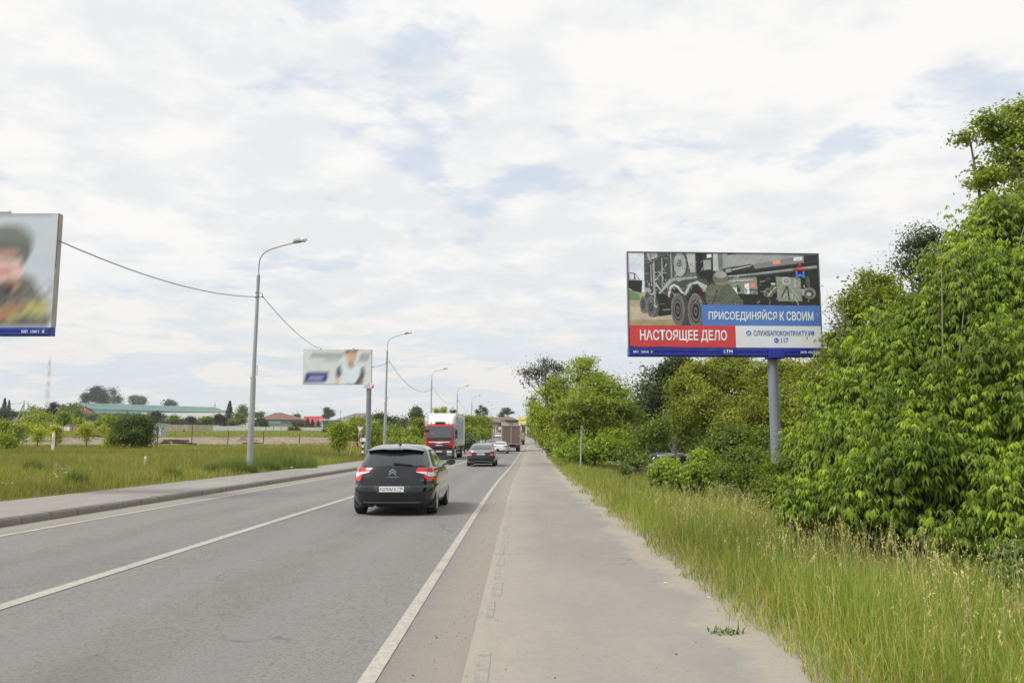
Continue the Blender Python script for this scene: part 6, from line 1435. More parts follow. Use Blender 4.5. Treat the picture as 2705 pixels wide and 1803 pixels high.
# ---- two-storey house where the road ends
d = 320.0; q_ = d / FPX; ox = gx(1318, d, 1130); zg = min(float(G(ox, d)), gz(1162, d)) - .5
o = thing('end_house', 'large two-storey brown and beige house at the end of the road', 'house', (ox, d, zg)); hx = lambda px: (px - 1318) * q_; hz = lambda py: gz(py, d) - zg
MB().box(((hx(1255) + hx(1322)) / 2, 5.5, hz(1114.5) / 2), (hx(1322) - hx(1255), 9, hz(1114.5))).build('wall', BEIGE, o)
MB().box(((hx(1316.5) + hx(1324)) / 2, 0.9, hz(1115) / 2), (hx(1324) - hx(1316.5), .4, hz(1115))).build('brick_pier', BRNW, o)
MB().box(((hx(1324) + hx(1371)) / 2, 4.0, hz(1109) / 2), (hx(1371) - hx(1324), 9, hz(1109))).build('wing_wall', BRNW, o)
MB().box(((hx(1325.5) + hx(1370)) / 2, -.56, (hz(1114.5) + hz(1124)) / 2), (hx(1370) - hx(1325.5), .1, hz(1114.5) - hz(1124))).build('beige_band', BEIGE, o)
def roofp(pts, ys, nm='roof'):
    V = [(hx(px), y, hz(py)) for px, py, y in pts]; n = len(V); return MB().add(V + [(x, y, z - .35) for x, y, z in V], [tuple(range(n)), tuple(range(2 * n - 1, n - 1, -1))] + [(i, n + i, n + (i + 1) % n, (i + 1) % n) for i in range(n)]).build(nm, mat('roof_endhouse', srgb(122, 100, 98, .85), .6, noise=.12, nscale=.7), o)
roofp([(1238, 1113.5, .2), (1317, 1115.5, .2), (1334, 1100, 6), (1284, 1100.5, 6), (1262, 1102, 6)], 0); roofp([(1317, 1115.5, .2), (1332, 1109, -.8), (1343, 1098.5, 6), (1330, 1100, 6)], 0, 'roof_hip')
roofp([(1331, 1109, -1.2), (1371, 1109.5, -1.2), (1356, 1101.5, 5), (1342, 1098.3, 5)], 0); MB().tube([(hx(1331), -1.25, hz(1109.3)), (hx(1371), -1.25, hz(1109.8))], .16, 4).build('eave', EAVE, o); MB().tube([(hx(1238), .15, hz(1114)), (hx(1317), .15, hz(1116))], .16, 4).build('eave', EAVE, o)
for px in (1297, 1302, 1306.5, 1312): window(o, hx(px), hz(1119), .55, .75, y=.98)
for px in (1299, 1306, 1313): window(o, hx(px), hz(1132), .75, 1.4, y=.98); window(o, hx(px), hz(1141), .75, .9, y=.98)
MB().box((hx(1350.5), -.6, hz(1118.8)), (1.15, .1, 1.75)).build('window_surround', EAVE, o); window(o, hx(1350.5), hz(1118.8), .62, 1.3, y=-.67)
for px in (1298.5, 1303.2, 1309.5): MB().box((hx(px), .93, hz(1138)), (.3, .14, hz(1128) - hz(1150))).build('pilaster', WWALL, o)
o, w, he, hr, cx_ = hip_house('house', 'dark brown-roofed house half hidden right of the end house under the yellow billboard', 1374, 1432, 1112, 1394, 1412, 1122, 1142, 345, 9, BRNW, GROOF)
window(o, -1.5, he - 1.4, 1.2, 1.2, y=.55)
MB().box((-.5, -.8, he - 3.4), (3.2, .2, .9)).build('pink_sign', mat('sign_pink', srgb(170, 92, 112)), o)

# ---- concrete panel fences across the field
def panel_fence(label, pts, h, m, step=3.4):
    """pts: (px, y_bottom, distance)"""
    P = [at(px, py, d) for px, py, d in pts]; o0 = P[0]
    o = thing('panel_fence', label, 'fence', o0)
    proto = None
    for a, b in zip(P[:-1], P[1:]):
        L = (b - a).length; n = max(int(round(L / step)), 1); ang = math.atan2(b.y - a.y, b.x - a.x)
        for i in range(n):
            p = a.lerp(b, (i + .5) / n) - o0
            if proto is None:
                k = MB(); W_ = L / n - .14; H_ = h + .9
                k.box((0, 0, H_ / 2 - .9), (W_, .10, H_)); k.box((0, -.075, h - .14), (W_ - .02, .05, .16)); k.box((0, -.075, h * .5), (W_ - .02, .05, .12))
                for s_ in (-1, 1): k.box((s_ * (W_ / 2 - .1), -.075, h * .5 - .1), (.16, .05, h))
                f = proto = k.build('fence_panel', m, o)
            else: f = proto.copy(); COL.objects.link(f); f.parent = o
            f.location = p + Vector((0, 0, random.uniform(-.08, .08))); f.rotation_euler = (random.uniform(-.03, .03), random.uniform(-.012, .012), ang)
    return o
CG = mat('concrete_grey_panel', srgb(158, 152, 146, .8), .9, noise=.2, nscale=.6, dirt=((.22, .18, .14), .35, .7)); CS = mat('concrete_stained_panel', srgb(196, 182, 164, .85), .9, noise=.2, nscale=.5, dirt=(srgb(160, 118, 88), .35, .8)); CWm = mat('concrete_white_panel', srgb(240, 240, 238, .95), .85, noise=.06, nscale=.6, dirt=(srgb(190, 188, 182), .4, .3))
panel_fence('grey concrete panel fence along the far left field', [(-40, 1114.5, 450), (90, 1118, 430), (240, 1125, 390), (410, 1134, 352)], 2.35, CG, 3.6)
panel_fence('rust-stained beige concrete panel fence in the middle distance', [(425, 1135.5, 345), (500, 1137, 348), (562, 1138, 352)], 2.5, CS)
panel_fence('white painted panel fence behind the nearest lamp post', [(562.5, 1139, 352), (640, 1140, 360), (762, 1141, 372)], 2.35, CWm)
panel_fence('short white panel fence right of the ivy clump', [(786, 1141.5, 380), (868, 1140, 400)], 2.2, CWm)

# ---- rusty field fence posts, A-shaped power pole, mast
RUST = mat('rusty_post', srgb(112, 84, 72), .85, noise=.3, nscale=4)
PF = None
plab = ['leftmost, shortest rusty post, between the yellow sapling and the dark round shrub', 'second rusty fence post, just right of the dark round shrub', 'third rusty post, before the stained fence panels', 'rusty post left of the nearest street lamp', 'dark rusty post just right of the nearest street lamp', 'rusty post right of the tall weeds, below the red roof']
for i, (pxb, yt_, yb_) in enumerate([(238, 1114, 1130), (416, 1127, 1180), (506.6, 1121, 1182), (602, 1137, 1180), (695.5, 1138, 1178), (791, 1143, 1185)]):
    d = 94 if i else 200; x = gx(pxb, d, 1160); zb_ = min(float(G(x, d)), gz(yb_, d)); zt_ = gz(yt_, d)
    o = MB().tube([(0, 0, -.3), (.01, 0, zt_ - zb_)], .055 if i else .11, 6).build('fence_post', RUST, None, loc=(x, d, zb_)); tag(o, plab[i], 'fence post', 'rusty posts along the field')
CONC = mat('pole_concrete', srgb(176, 172, 164, .85), .8, noise=.15)
d = 170; x = gx(63, d, 1110); z0 = float(G(x, d)); o = thing('power_pole', 'A-shaped concrete power pole at the far left behind the shrubs', 'power pole', (x, d, z0)); T_ = at(64, 1058, d); Bq = at(37, 1115, d)
MB().tube([(gx(60, d, 1130) - x, 0, -.5), (T_.x - x, 0, T_.z - z0)], [.16, .11], 8).build('pole', CONC, o); MB().tube([(Bq.x - x, 0, Bq.z - z0 - 1), (T_.x - x - .1, 0, T_.z - z0 - .8)], [.16, .11], 8).build('brace', CONC, o)
w1 = at(22, 1067, d); MB().tube([(w1.x - x, 0, w1.z - z0), (T_.x - x - .3, 0, T_.z - z0 - .45)], .03, 5).build('cross_cable', WIRE, o)
for px, yt_, yb_, d, lb in ((71, 1058, 1088, 260, 'thin dark utility pole at the far left, right of the A-shaped pole'), (623, 1072, 1100, 420, 'thin utility pole with a crossarm between the spruce and the birch'), (899, 1082, 1104, 330, 'dark utility pole left of the grey-brown roof'), (1063.5, 1090, 1128, 260, 'thin pale utility pole before the trees left of the red truck'), (1080, 1103, 1125, 240, 'short white utility pole beside the tree left of the red truck')):
    x = gx(px, d, 1110); z0 = min(float(G(x, d)), gz(yb_, d)); zt_ = gz(yt_, d); o = thing('utility_pole', lb, 'utility pole', (x, d, z0)); MB().tube([(0, 0, -.5), (0, 0, zt_ - z0)], [.14, .08], 7).build('pole', CONC if d < 300 else GALVD, o)
    MB().box((0, 0, zt_ - z0 - .9), (1.8, .1, .1)).build('crossarm', GALVD, o)
# lattice mast
d = 950.0; x = gx(128, d, 1010); z0 = min(gz(1085, d), float(G(x, d))); zt_ = gz(950, d); H = zt_ - z0; o = thing('radio_mast', 'red and white lattice radio mast on the far left skyline', 'mast', (x, d, z0)); hw0, hw1 = PX(5.2, d), PX(1.6, d); nb = 14
MR = mat('mast_red', srgb(190, 130, 124), .6); MW = mat('mast_white', srgb(216, 216, 216), .6)
for i in range(nb):
    s_ = MB(); z_a, z_b = H * i / nb, H * (i + 1) / nb; a, b = hw0 + (hw1 - hw0) * i / nb, hw0 + (hw1 - hw0) * (i + 1) / nb; r = .11
    C4 = ((-1, -1), (1, -1), (1, 1), (-1, 1))
    for k in range(4):
        u, v = C4[k], C4[(k + 1) % 4]
        s_.tube([(u[0] * a, u[1] * a, z_a), (u[0] * b, u[1] * b, z_b)], r, 4, caps=False); s_.tube([(u[0] * a, u[1] * a, z_a), (v[0] * b, v[1] * b, z_b)], r * .6, 3, caps=False); s_.tube([(v[0] * a, v[1] * a, z_a), (u[0] * b, u[1] * b, z_b)], r * .6, 3, caps=False); s_.tube([(u[0] * b, u[1] * b, z_b), (v[0] * b, v[1] * b, z_b)], r * .6, 3, caps=False)
    s_.build('mast_section', MR if i % 2 else MW, o)
for i, f in enumerate((.28, .60, .90)):
    k = MB(); a = hw0 + (hw1 - hw0) * f
    for sx in (-1, 0, 1): k.box((sx * (a + 1.2), -a, H * f), (.7, .5, 2.6))
    k.build('antenna', MW, o)
MB().tube([(0, 0, H), (0, 0, H + 5)], .12, 4).build('spike', MR, o)
# site cabin and blue tank beside the round shrub
o, w, h = boxb('site_cabin', 'pale grey-blue site cabin right of the dark round shrub', 'cabin', 398, 426, 1118, 1141.5, 165, 2.4, mat('cabin_grey', srgb(190, 198, 206, .85), .5, noise=.08)); 
MB().box((w * .25, -.03, h * .45), (.55, .06, h * .8)).build('door', mat('cabin_door', srgb(120, 130, 140)), o); MB().box((0, 1.2, h + .04), (2 * w + .1, 2.6, .08)).build('roof', GALV, o)
x = gx(397, 160, 1134); z0 = gz(1139, 160); o = MB().lathe([(0, 0), (.4, 0), (.45, .1), (.45, .8), (.4, .9), (0, .9)], n=16).build('water_tank', mat('tank_blue', srgb(40, 104, 190), .4), None, smooth=True, loc=(x, 160, z0)); tag(o, 'small blue tank in front of the site cabin', 'tank')
# timber baulks and litter on the bare soil
LOG = mat('dark_timber', (.06, .038, .028), .9, noise=.3)
for i, (xa, ya, xb, yb_, d, lb) in enumerate([(425, 1170, 450, 1169.5, 90, 'dark timber baulk on the bare soil right of the round shrub'), (455, 1168, 520, 1173, 88, 'longest dark timber baulk lying across the bare soil'), (430, 1163, 500, 1164, 110, 'dark timber in the soil strip nearer the fences'), (200, 1147, 280, 1153.5, 130, 'long dark timber edge left of the round shrub'), (640, 1171, 695, 1171.5, 100, 'dark timber right of the nearest lamp base')]):
    A, B = at(xa, ya, d), at(xb, yb_, d + 1); A.z = max(A.z, float(G(A.x, A.y)) + .1); B.z = max(B.z, float(G(B.x, B.y)) + .1)
    o = MB().tube([Vector((0, 0, 0)), (B - A) * .5 + Vector((0, 0, .05)), B - A], [.12, .15, .11], 6).build('timber', LOG, None, loc=A); tag(o, lb, 'timber')
LIT = mat('litter_white', (.7, .7, .68), .7)
for px, py, d, s_, lb in ((616, 1180, 84, .45, 'crumpled white plastic sheet in the grass left of the nearest lamp'), (560, 1178, 88, .18, 'small white scrap on the bare soil'), (241, 1131, 190, .3, 'white scrap by the leftmost rusty post'), (635, 1152, 120, .3, 'white scrap on the soil heap'), (772, 1233, 44.5, .12, 'white scrap at the inner edge of the left pavement')):
    x = gx(px, d, py); z = float(G(x, d)) + .05; z = gz(py, d) if d > 60 else z + .05; V = [(rng.uniform(-1, 1) * s_, rng.uniform(-.5, .5) * s_, rng.uniform(0, .5) * s_) for _ in range(10)]
    b = MB().add(V, [(0, 1, 2), (1, 2, 3), (2, 3, 4), (3, 4, 5), (4, 5, 6), (5, 6, 7), (6, 7, 8), (7, 8, 9), (0, 2, 9)]); tag(b.build('litter', LIT, None, loc=(x, d, z)), lb, 'litter')
# soil heaps
def heap(lb, px, py, d, rx, rz_):
    c = at(px, py, d); X = PX(rx, d); Z = PX(rz_, d); z0 = float(G(c.x, d)) - .1; h = max(c.z + Z - z0, .3); n, m_ = 18, 7; V = [(0, 0, h)]; Fc = []
    for j in range(1, m_ + 1):
        for i in range(n): a = 2 * math.pi * i / n; t = j / m_; V.append((X * t * math.cos(a) * rng.uniform(.9, 1.1), X * .7 * t * math.sin(a), h * (1 - t) ** .8 * rng.uniform(.8, 1.15)))
    Fc = [(0, 1 + i, 1 + (i + 1) % n) for i in range(n)] + [(1 + j * n + i, 1 + (j + 1) * n + i, 1 + (j + 1) * n + (i + 1) % n, 1 + j * n + (i + 1) % n) for j in range(m_ - 1) for i in range(n)]
    tag(MB().add(V, Fc).build('soil_heap', mat('soil_brown', (.24, .17, .12), .95, noise=.4, nscale=1.5, bump=.6, bscale=4), None, loc=(c.x, d, z0)), lb, 'soil heap')
heap('brown soil heap left of the nearest lamp post', 640, 1160, 112, 24, 6); heap('low brown soil heap right of the nearest lamp post', 677, 1164, 110, 16, 3); heap('dry grassy soil heap behind the tall weeds', 748, 1170, 100, 16, 4)

# ------------------------------------------------------------------ people
SKIN = mat('skin', (.50, .30, .22), .6); SHIRT = mat('shirt_white', (.72, .72, .72), .8); SHORT = mat('shorts_grey', (.42, .44, .47), .8); HAIR = mat('hair_dark', (.02, .016, .013), .7)
def skin_body(name, J, E_, rad, m, parent, root=0, sub=1):
    me = bpy.data.meshes.new(name); me.from_pydata(J, E_, []); o = bpy.data.objects.new(name, me); COL.objects.link(o)
    md = o.modifiers.new('s', 'SKIN'); 
    if not me.skin_vertices: me.attributes  # layer is made with the modifier
    sv = me.skin_vertices[0].data if me.skin_vertices else None
    if sv is None: return None
    for i, r in enumerate(rad): sv[i].radius = (r, r) if not isinstance(r, tuple) else r; sv[i].use_root = (i == root)
    s2 = o.modifiers.new('u', 'SUBSURF'); s2.levels = sub; s2.render_levels = sub
    dg = bpy.context.evaluated_depsgraph_get(); m2 = bpy.data.meshes.new_from_object(o.evaluated_get(dg)); bpy.data.objects.remove(o); m2.name = name
    r = link(name, m2, parent, None, m); m2.shade_smooth(); return r
def man_on_trestle():
    d = 69.0; x = gx(951, d, 1165); zf = gz(1166, d); H = gz(1119.5, d) - zf; k = H / 1.82
    o = thing('person', 'man in a white T-shirt and grey shorts standing on a wooden trestle, both arms raised', 'person', (x, d, zf), math.radians(-12))
    J = [(0, 0, .95), (0, 0, 1.15), (0, .0, 1.38), (0, 0, 1.50), (0, -.02, 1.60), (0, -.03, 1.72),
         (-.10, 0, .90), (-.12, -.02, .50), (-.13, .03, .09), (-.13, -.12, .03), (.10, 0, .90), (.13, .01, .50), (.12, .05, .09), (.14, -.10, .03),
         (-.18, 0, 1.42), (-.34, -.08, 1.46), (-.16, -.24, 1.58), (.18, 0, 1.42), (.36, -.06, 1.50), (.30, -.22, 1.68)]
    E_ = [(0, 1), (1, 2), (2, 3), (3, 4), (4, 5), (0, 6), (6, 7), (7, 8), (8, 9), (0, 10), (10, 11), (11, 12), (12, 13), (2, 14), (14, 15), (15, 16), (2, 17), (17, 18), (18, 19)]
    rad = [.13, .13, .15, .055, .095, .085, .085, .058, .042, .04, .085, .058, .042, .04, .058, .042, .03, .058, .042, .03]
    for hb in (16, 19):
        bx_, by_, bz_ = J[hb]
        for f in range(5):
            a = (f - 2) * .02; L_ = (.045, .07, .08, .075, .055)[f]; J.append((bx_ + a * 1.3, by_ - .05 * (f > 0) - .02, bz_ + L_)); E_.append((hb, len(J) - 1)); rad.append(.010)
            J.append((bx_ + a * 1.5, by_ - .08, bz_ + L_ + .02)); E_.append((len(J) - 2, len(J) - 1)); rad.append(.008)
    J = [tuple(c * k for c in p) for p in J]; rad = [r * k for r in rad]
    skin_body('body', J, E_, rad, SKIN, o)
    JS = [(0, 0, 1.00), (0, 0, 1.18), (0, 0, 1.38), (0, 0, 1.47), (-.18, 0, 1.42), (-.31, -.07, 1.455), (.18, 0, 1.42), (.32, -.05, 1.485)]
    skin_body('shirt', [tuple(c * k for c in p) for p in JS], [(0, 1), (1, 2), (2, 3), (2, 4), (4, 5), (2, 6), (6, 7)], [r * k for r in (.16, .16, .18, .075, .085, .07, .085, .07)], SHIRT, o)
    JH = [(0, 0, .98), (-.10, 0, .88), (-.12, -.02, .50), (.10, 0, .88), (.13, .01, .50)]
    skin_body('shorts', [tuple(c * k for c in p) for p in JH], [(0, 1), (1, 2), (0, 3), (3, 4)], [r * k for r in (.155, .11, .085, .11, .085)], SHORT, o)
    h = MB(); h.lathe([(0, .12), (.06, .11), (.10, .06), (.11, 0), (.10, -.04)], (0, .0, 0), 14); ho = h.build('hair', HAIR, o, smooth=True); ho.location = (0, .005, 1.72 * k); ho.scale = (k, k, k)
    f = MB(); f.box((-.035, -.115, 1.69), (.018, .008, .012)); ey = f.build('eye', HAIR, o); ey.scale = (k,) * 3; f = MB(); f.box((.035, -.115, 1.69), (.018, .008, .012)); ey = f.build('eye', HAIR, o); ey.scale = (k,) * 3
    nn = MB(); nn.add([(-.014, -.10, 1.64), (.014, -.10, 1.64), (0, -.10, 1.70), (0, -.14, 1.645)], [(0, 1, 3), (1, 2, 3), (2, 0, 3), (0, 2, 1)]); ns = nn.build('nose', SKIN, o); ns.scale = (k,) * 3
    # trestle
    WD = mat('raw_timber', srgb(214, 178, 134, .85), .7, noise=.15, nscale=6); zt_ = zf; g0 = float(G(x, d)); g0 = min(g0, gz(1188, d))
    t = thing('trestle', 'raw pine trestle with splayed legs under the standing man', 'trestle', (gx(936, d, 1176), d, g0)); H2 = zt_ - g0 - .04; k2 = PX(1, d)
    MB().box((0, 0, H2), (34 * k2, .14, .07)).build('top_rail', WD, t)
    for sx in (-1, 1):
        for sy in (-1, 1): MB().tube([(0 + sx * .05, sy * .05, H2), (sx * 15.5 * k2, sy * .06, -.1)], .045, 5).build('leg', WD, t)
    for sx in (-1, 1): MB().tube([(sx * 15 * k2, 0, H2 - .02), (sx * 14.5 * k2, 0, H2 * .5 if sx < 0 else .05)], .03, 5).build('strut', WD, t)
    
man_on_trestle()
def walker():
    d = 310.0; x = gx(486, d, 1140); z = gz(1144.5, d); o = thing('person', 'tiny distant person in dark clothes walking across the field', 'person', (x, d, z), 1.2)
    J = [(0, 0, .95), (0, 0, 1.2), (0, 0, 1.42), (0, 0, 1.56), (0, -.02, 1.70), (-.1, 0, .9), (-.11, -.18, .5), (-.11, -.2, .06), (.1, 0, .9), (.11, .12, .5), (.11, .32, .1), (-.19, 0, 1.42), (-.26, .06, 1.15), (-.27, -.06, .9), (.19, 0, 1.42), (.26, -.02, 1.15), (.27, .12, .92)]
    E_ = [(0, 1), (1, 2), (2, 3), (3, 4), (0, 5), (5, 6), (6, 7), (0, 8), (8, 9), (9, 10), (2, 11), (11, 12), (12, 13), (2, 14), (14, 15), (15, 16)]
    skin_body('body', J, E_, [.16, .16, .18, .07, .10, .1, .08, .06, .1, .08, .06, .07, .055, .04, .07, .055, .04], mat('dark_clothes', (.03, .035, .05), .9), o)
    h = MB(); h.lathe([(0, .13), (.08, .1), (.11, .02), (.1, -.05)], (0, -.02, 1.70), 10); h.build('hair', HAIR, o)
walker()
# ------------------------------------------------------------------ trees and shrubs
MAPLE = [(.185, .265, .020), (.245, .335, .028), (.135, .205, .018), (.30, .385, .040)]
MID = [(.20, .265, .028), (.26, .33, .036), (.15, .205, .024), (.32, .385, .042)]
OLIVE = [(.22, .265, .026), (.285, .33, .034), (.165, .205, .022), (.13, .165, .02)]
DARK = [(.055, .082, .028), (.075, .108, .034), (.042, .062, .022)]
GREY = [(.115, .145, .070), (.145, .175, .085), (.085, .112, .055)]
YEL = [(.38, .42, .035), (.30, .37, .035), (.46, .46, .04), (.22, .29, .03)]
PURP = [(.035, .022, .028), (.05, .03, .034)]
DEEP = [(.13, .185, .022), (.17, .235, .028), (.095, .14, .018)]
# right-hand side, far to near
tree('willow_tree', 'sparse dark tree leaning over the road from the left end of the right-hand belt', [(1405, 985, 82, 34, 26), (1440, 968, 82, 34, 26), (1478, 985, 82, 32, 30), (1395, 1010, 82, 18, 14), (1450, 1010, 82, 34, 26)], 82, [(.06, .075, .035), (.085, .10, .045)], 150, 16, .30, .50, base_px=1450, r0=.22, twigs=7, asp=.3, droop=.6)
tree('maple_tree', 'green tree at the far left end of the right-hand belt, beside the path', [(1425, 1075, 98, 26, 34), (1417, 1115, 100, 22, 34), (1440, 1135, 92, 20, 34), (1424, 1148, 108, 10, 16)], 98, MID, 240, 26, .24, .4, base_px=1465, r0=.16)
tree('far_tree', 'dark drooping tree farthest along the right verge near the yellow billboard', [(1409, 1060, 150, 9, 20), (1413, 1095, 150, 10, 22), (1414, 1122, 150, 8, 14)], 150, DARK, 60, 18, .35, .5, base_px=1450, r0=.12)
tree('maple_tree', 'large round bright green maple left of the big billboard', [(1548, 985, 60, 50, 42), (1485, 1040, 59, 62, 48), (1455, 1100, 60, 48, 52), (1600, 1030, 58, 62, 48), (1540, 1085, 56, 72, 62), (1625, 1100, 57, 62, 58), (1500, 1150, 56, 52, 48), (1575, 1160, 55, 48, 44)], 58, MID, 1300, 34, .165, .34, r0=.26, twigs=3)
tree('shrub_tree', 'lower leafy bush at the foot of the round maple, behind the bare pole', [(1545, 1185, 51, 44, 30), (1600, 1180, 50, 40, 34), (1500, 1190, 53, 30, 24), (1640, 1170, 52, 34, 34)], 51, MAPLE, 330, 30, .17, .34, r0=.1, cat='shrub')
tree('aspen_tree', 'thin light-leaved tree between the round maple and the dark elm', [(1705, 1035, 66, 32, 40), (1690, 1090, 64, 36, 44), (1722, 1110, 64, 32, 50), (1715, 985, 66, 12, 24)], 65, GREY, 230, 20, .22, .5, r0=.14, twigs=5)
tree('elm_tree', 'dark blue-green tree behind, at the left corner of the big billboard', [(1765, 985, 62, 36, 34), (1790, 955, 62, 30, 22), (1755, 1040, 62, 34, 44), (1800, 1010, 62, 36, 40)], 62, DARK, 420, 28, .22, .42, r0=.22)
tree('maple_tree', 'broad olive-green tree under the middle of the big billboard', [(1850, 1010, 47, 72, 64), (1930, 985, 48, 80, 56), (1880, 1085, 45, 84, 56), (1800, 1070, 48, 44, 60), (1990, 1050, 46, 74, 70), (1950, 1120, 43, 70, 46)], 46, OLIVE, 1300, 34, .145, .32, r0=.24, twigs=3, base_px=1890)
tree('maple_tree', 'olive tree just behind the grey post of the big billboard', [(2060, 1000, 42, 84, 62), (2120, 1050, 38, 80, 76), (2040, 1100, 40, 70, 56), (2170, 990, 38, 70, 62), (2150, 1120, 34, 70, 66)], 40, OLIVE, 1000, 32, .135, .30, r0=.22, base_px=2100)
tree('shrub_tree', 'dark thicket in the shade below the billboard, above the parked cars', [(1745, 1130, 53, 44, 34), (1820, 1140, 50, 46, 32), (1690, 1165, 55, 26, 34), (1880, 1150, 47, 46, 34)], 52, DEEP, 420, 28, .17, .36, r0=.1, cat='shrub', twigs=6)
tree('shrub_tree', 'green thicket left of the billboard post, with drooping yellow-green tips', [(1940, 1170, 36, 74, 46), (2030, 1180, 34, 66, 54), (1975, 1215, 32, 62, 36), (2080, 1220, 31, 50, 40), (1880, 1195, 40, 30, 32)], 34, DEEP + [(.13, .17, .025)], 620, 32, .13, .28, r0=.09, cat='shrub', twigs=4)
tree('shrub_tree', 'dark undergrowth between the thicket and the near maple bush', [(2120, 1210, 24, 60, 60), (2060, 1260, 25, 46, 40)], 24, DEEP, 320, 30, .10, .22, r0=.07, cat='shrub')
tree('tall_maple', 'tallest tree at the top right corner, its branches against the sky', [(2640, 330, 23, 60, 48), (2560, 360, 23, 34, 26), (2700, 400, 23, 90, 90), (2590, 470, 23, 56, 40), (2640, 560, 22, 84, 60), (2760, 560, 22, 110, 120), (2700, 290, 23, 50, 40), (2720, 700, 22, 140, 110)], 22.5, MID, 1000, 30, .11, .17, base_px=2790, r0=.24, twigs=9)
tree('birch_tree', 'dark grey-green birch behind the near bush, upper right', [(2430, 630, 37, 52, 42), (2395, 690, 37, 32, 44), (2465, 700, 37, 50, 52), (2440, 780, 37, 44, 50)], 37, GREY[:1] + DARK, 330, 22, .12, .30, base_px=2460, r0=.2, twigs=7, droop=.9)
tree('maple_tree', 'loose tree with bare grey twigs just right of the big billboard', [(2300, 760, 25, 66, 50), (2255, 820, 25, 50, 56), (2350, 830, 24, 80, 70), (2230, 900, 25, 52, 56), (2300, 950, 24, 84, 66), (2210, 960, 25, 40, 50)], 25, OLIVE + MID[:1], 800, 28, .10, .20, base_px=2300, r0=.16, twigs=14)
tree('undergrowth', 'dense low bushes at the foot of the tree belt beside the path, farthest part', [(1442, 1168, 84, 22, 14), (1462, 1182, 74, 26, 16), (1484, 1196, 66, 24, 14), (1430, 1160, 100, 14, 10), (1520, 1205, 57, 30, 14)], 76, MID + DEEP, 260, 26, .2, .3, r0=.05, cat='shrub', twigs=1, base_px=1462)
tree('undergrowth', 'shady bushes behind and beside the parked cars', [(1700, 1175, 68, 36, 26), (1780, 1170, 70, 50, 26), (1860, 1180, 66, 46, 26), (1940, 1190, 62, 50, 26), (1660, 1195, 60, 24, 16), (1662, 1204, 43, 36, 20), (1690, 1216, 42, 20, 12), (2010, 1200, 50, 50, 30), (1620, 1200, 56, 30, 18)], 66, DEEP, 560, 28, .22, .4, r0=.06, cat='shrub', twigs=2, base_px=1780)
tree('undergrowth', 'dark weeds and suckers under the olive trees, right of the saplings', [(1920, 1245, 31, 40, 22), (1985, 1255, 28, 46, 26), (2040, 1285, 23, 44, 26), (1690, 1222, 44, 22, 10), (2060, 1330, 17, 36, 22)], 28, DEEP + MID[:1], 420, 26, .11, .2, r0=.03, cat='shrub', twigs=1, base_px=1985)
# bare twigs reaching left of it
o = thing('dead_branch', 'bare grey branch reaching out towards the right edge of the big billboard', 'branch', tuple(at(2290, 880, 24.6)))
c0 = o.location.copy(); m_ = MB()
for i in range(16):
    a = at(2270 - random.random() * 40, 860 + random.random() * 60, 24.6); b = at(2165 + random.random() * 60, 780 + random.random() * 130, 24.6 + random.uniform(-.5, .5)); mid = a.lerp(b, .55) + Vector((0, 0, random.uniform(-.05, .15)))
    m_.tube([a - c0, mid - c0, b - c0], [.018, .010, .003], 4, caps=False)
    for _ in range(3): t = random.uniform(.3, .9); s = a.lerp(b, t); m_.tube([s - c0, s - c0 + Vector((random.uniform(-.35, .05), 0, random.uniform(-.2, .3)))], [.006, .002], 3, caps=False)
m_.build('twigs', TWIG, o)['kind'] = 'stuff'
# near ash-leaved maple bushes
compound_bush('maple_bush', 'huge bright green maple bush filling the right edge, nearest to the camera',
    [(2160, 1235, 14.0, 110, 110), (2110, 1310, 13.2, 66, 60), (2270, 1110, 14.5, 160, 150), (2290, 1300, 12.5, 140, 110), (2230, 1190, 13.5, 120, 120), (2420, 990, 14.5, 190, 170), (2440, 1250, 12, 190, 170), (2390, 1130, 13, 170, 150), (2600, 820, 14, 200, 190), (2640, 1030, 12.5, 230, 210), (2690, 1330, 11, 200, 160), (2520, 1390, 11.2, 110, 80), (2800, 880, 13.5, 280, 260), (2860, 1200, 11.5, 260, 260), (2510, 880, 14.5, 150, 140), (2560, 720, 15, 140, 120), (2660, 640, 15, 150, 130), (2390, 860, 15.2, 120, 110), (2780, 640, 15, 160, 140), (2310, 980, 15.2, 120, 110)],
    13.0, [(.165, .240, .020), (.215, .300, .024), (.125, .190, .017), (.275, .360, .034), (.10, .155, .018), (.14, .21, .02)], 7000, leaf=.165, per=4, base_px=2480, r0=.07, stems=110, shoot_len=.75)
compound_bush('maple_sapling', 'low spreading maple sapling in the right grass, left one of two', [(1765, 1238, 29, 42, 34), (1735, 1250, 29.5, 26, 26), (1795, 1252, 28.5, 30, 26)], 29, MAPLE, 260, leaf=.15, per=3, base_px=1770, stems=12, shoot_len=.4)
compound_bush('maple_sapling', 'upright maple sapling in the grass, the taller right one of two', [(1852, 1215, 28, 34, 32), (1850, 1248, 27.5, 40, 36), (1830, 1260, 28, 26, 24)], 28, MAPLE, 300, leaf=.15, per=3, base_px=1848, stems=12, shoot_len=.4)
compound_bush('small_bush', 'small pale green bush low in the bottom right corner', [(2690, 1470, 9.5, 70, 44), (2670, 1510, 9.2, 50, 32)], 9.4, [(.10, .16, .035), (.13, .19, .04)], 150, leaf=.10, per=3, base_px=2690, stems=8, shoot_len=.22)

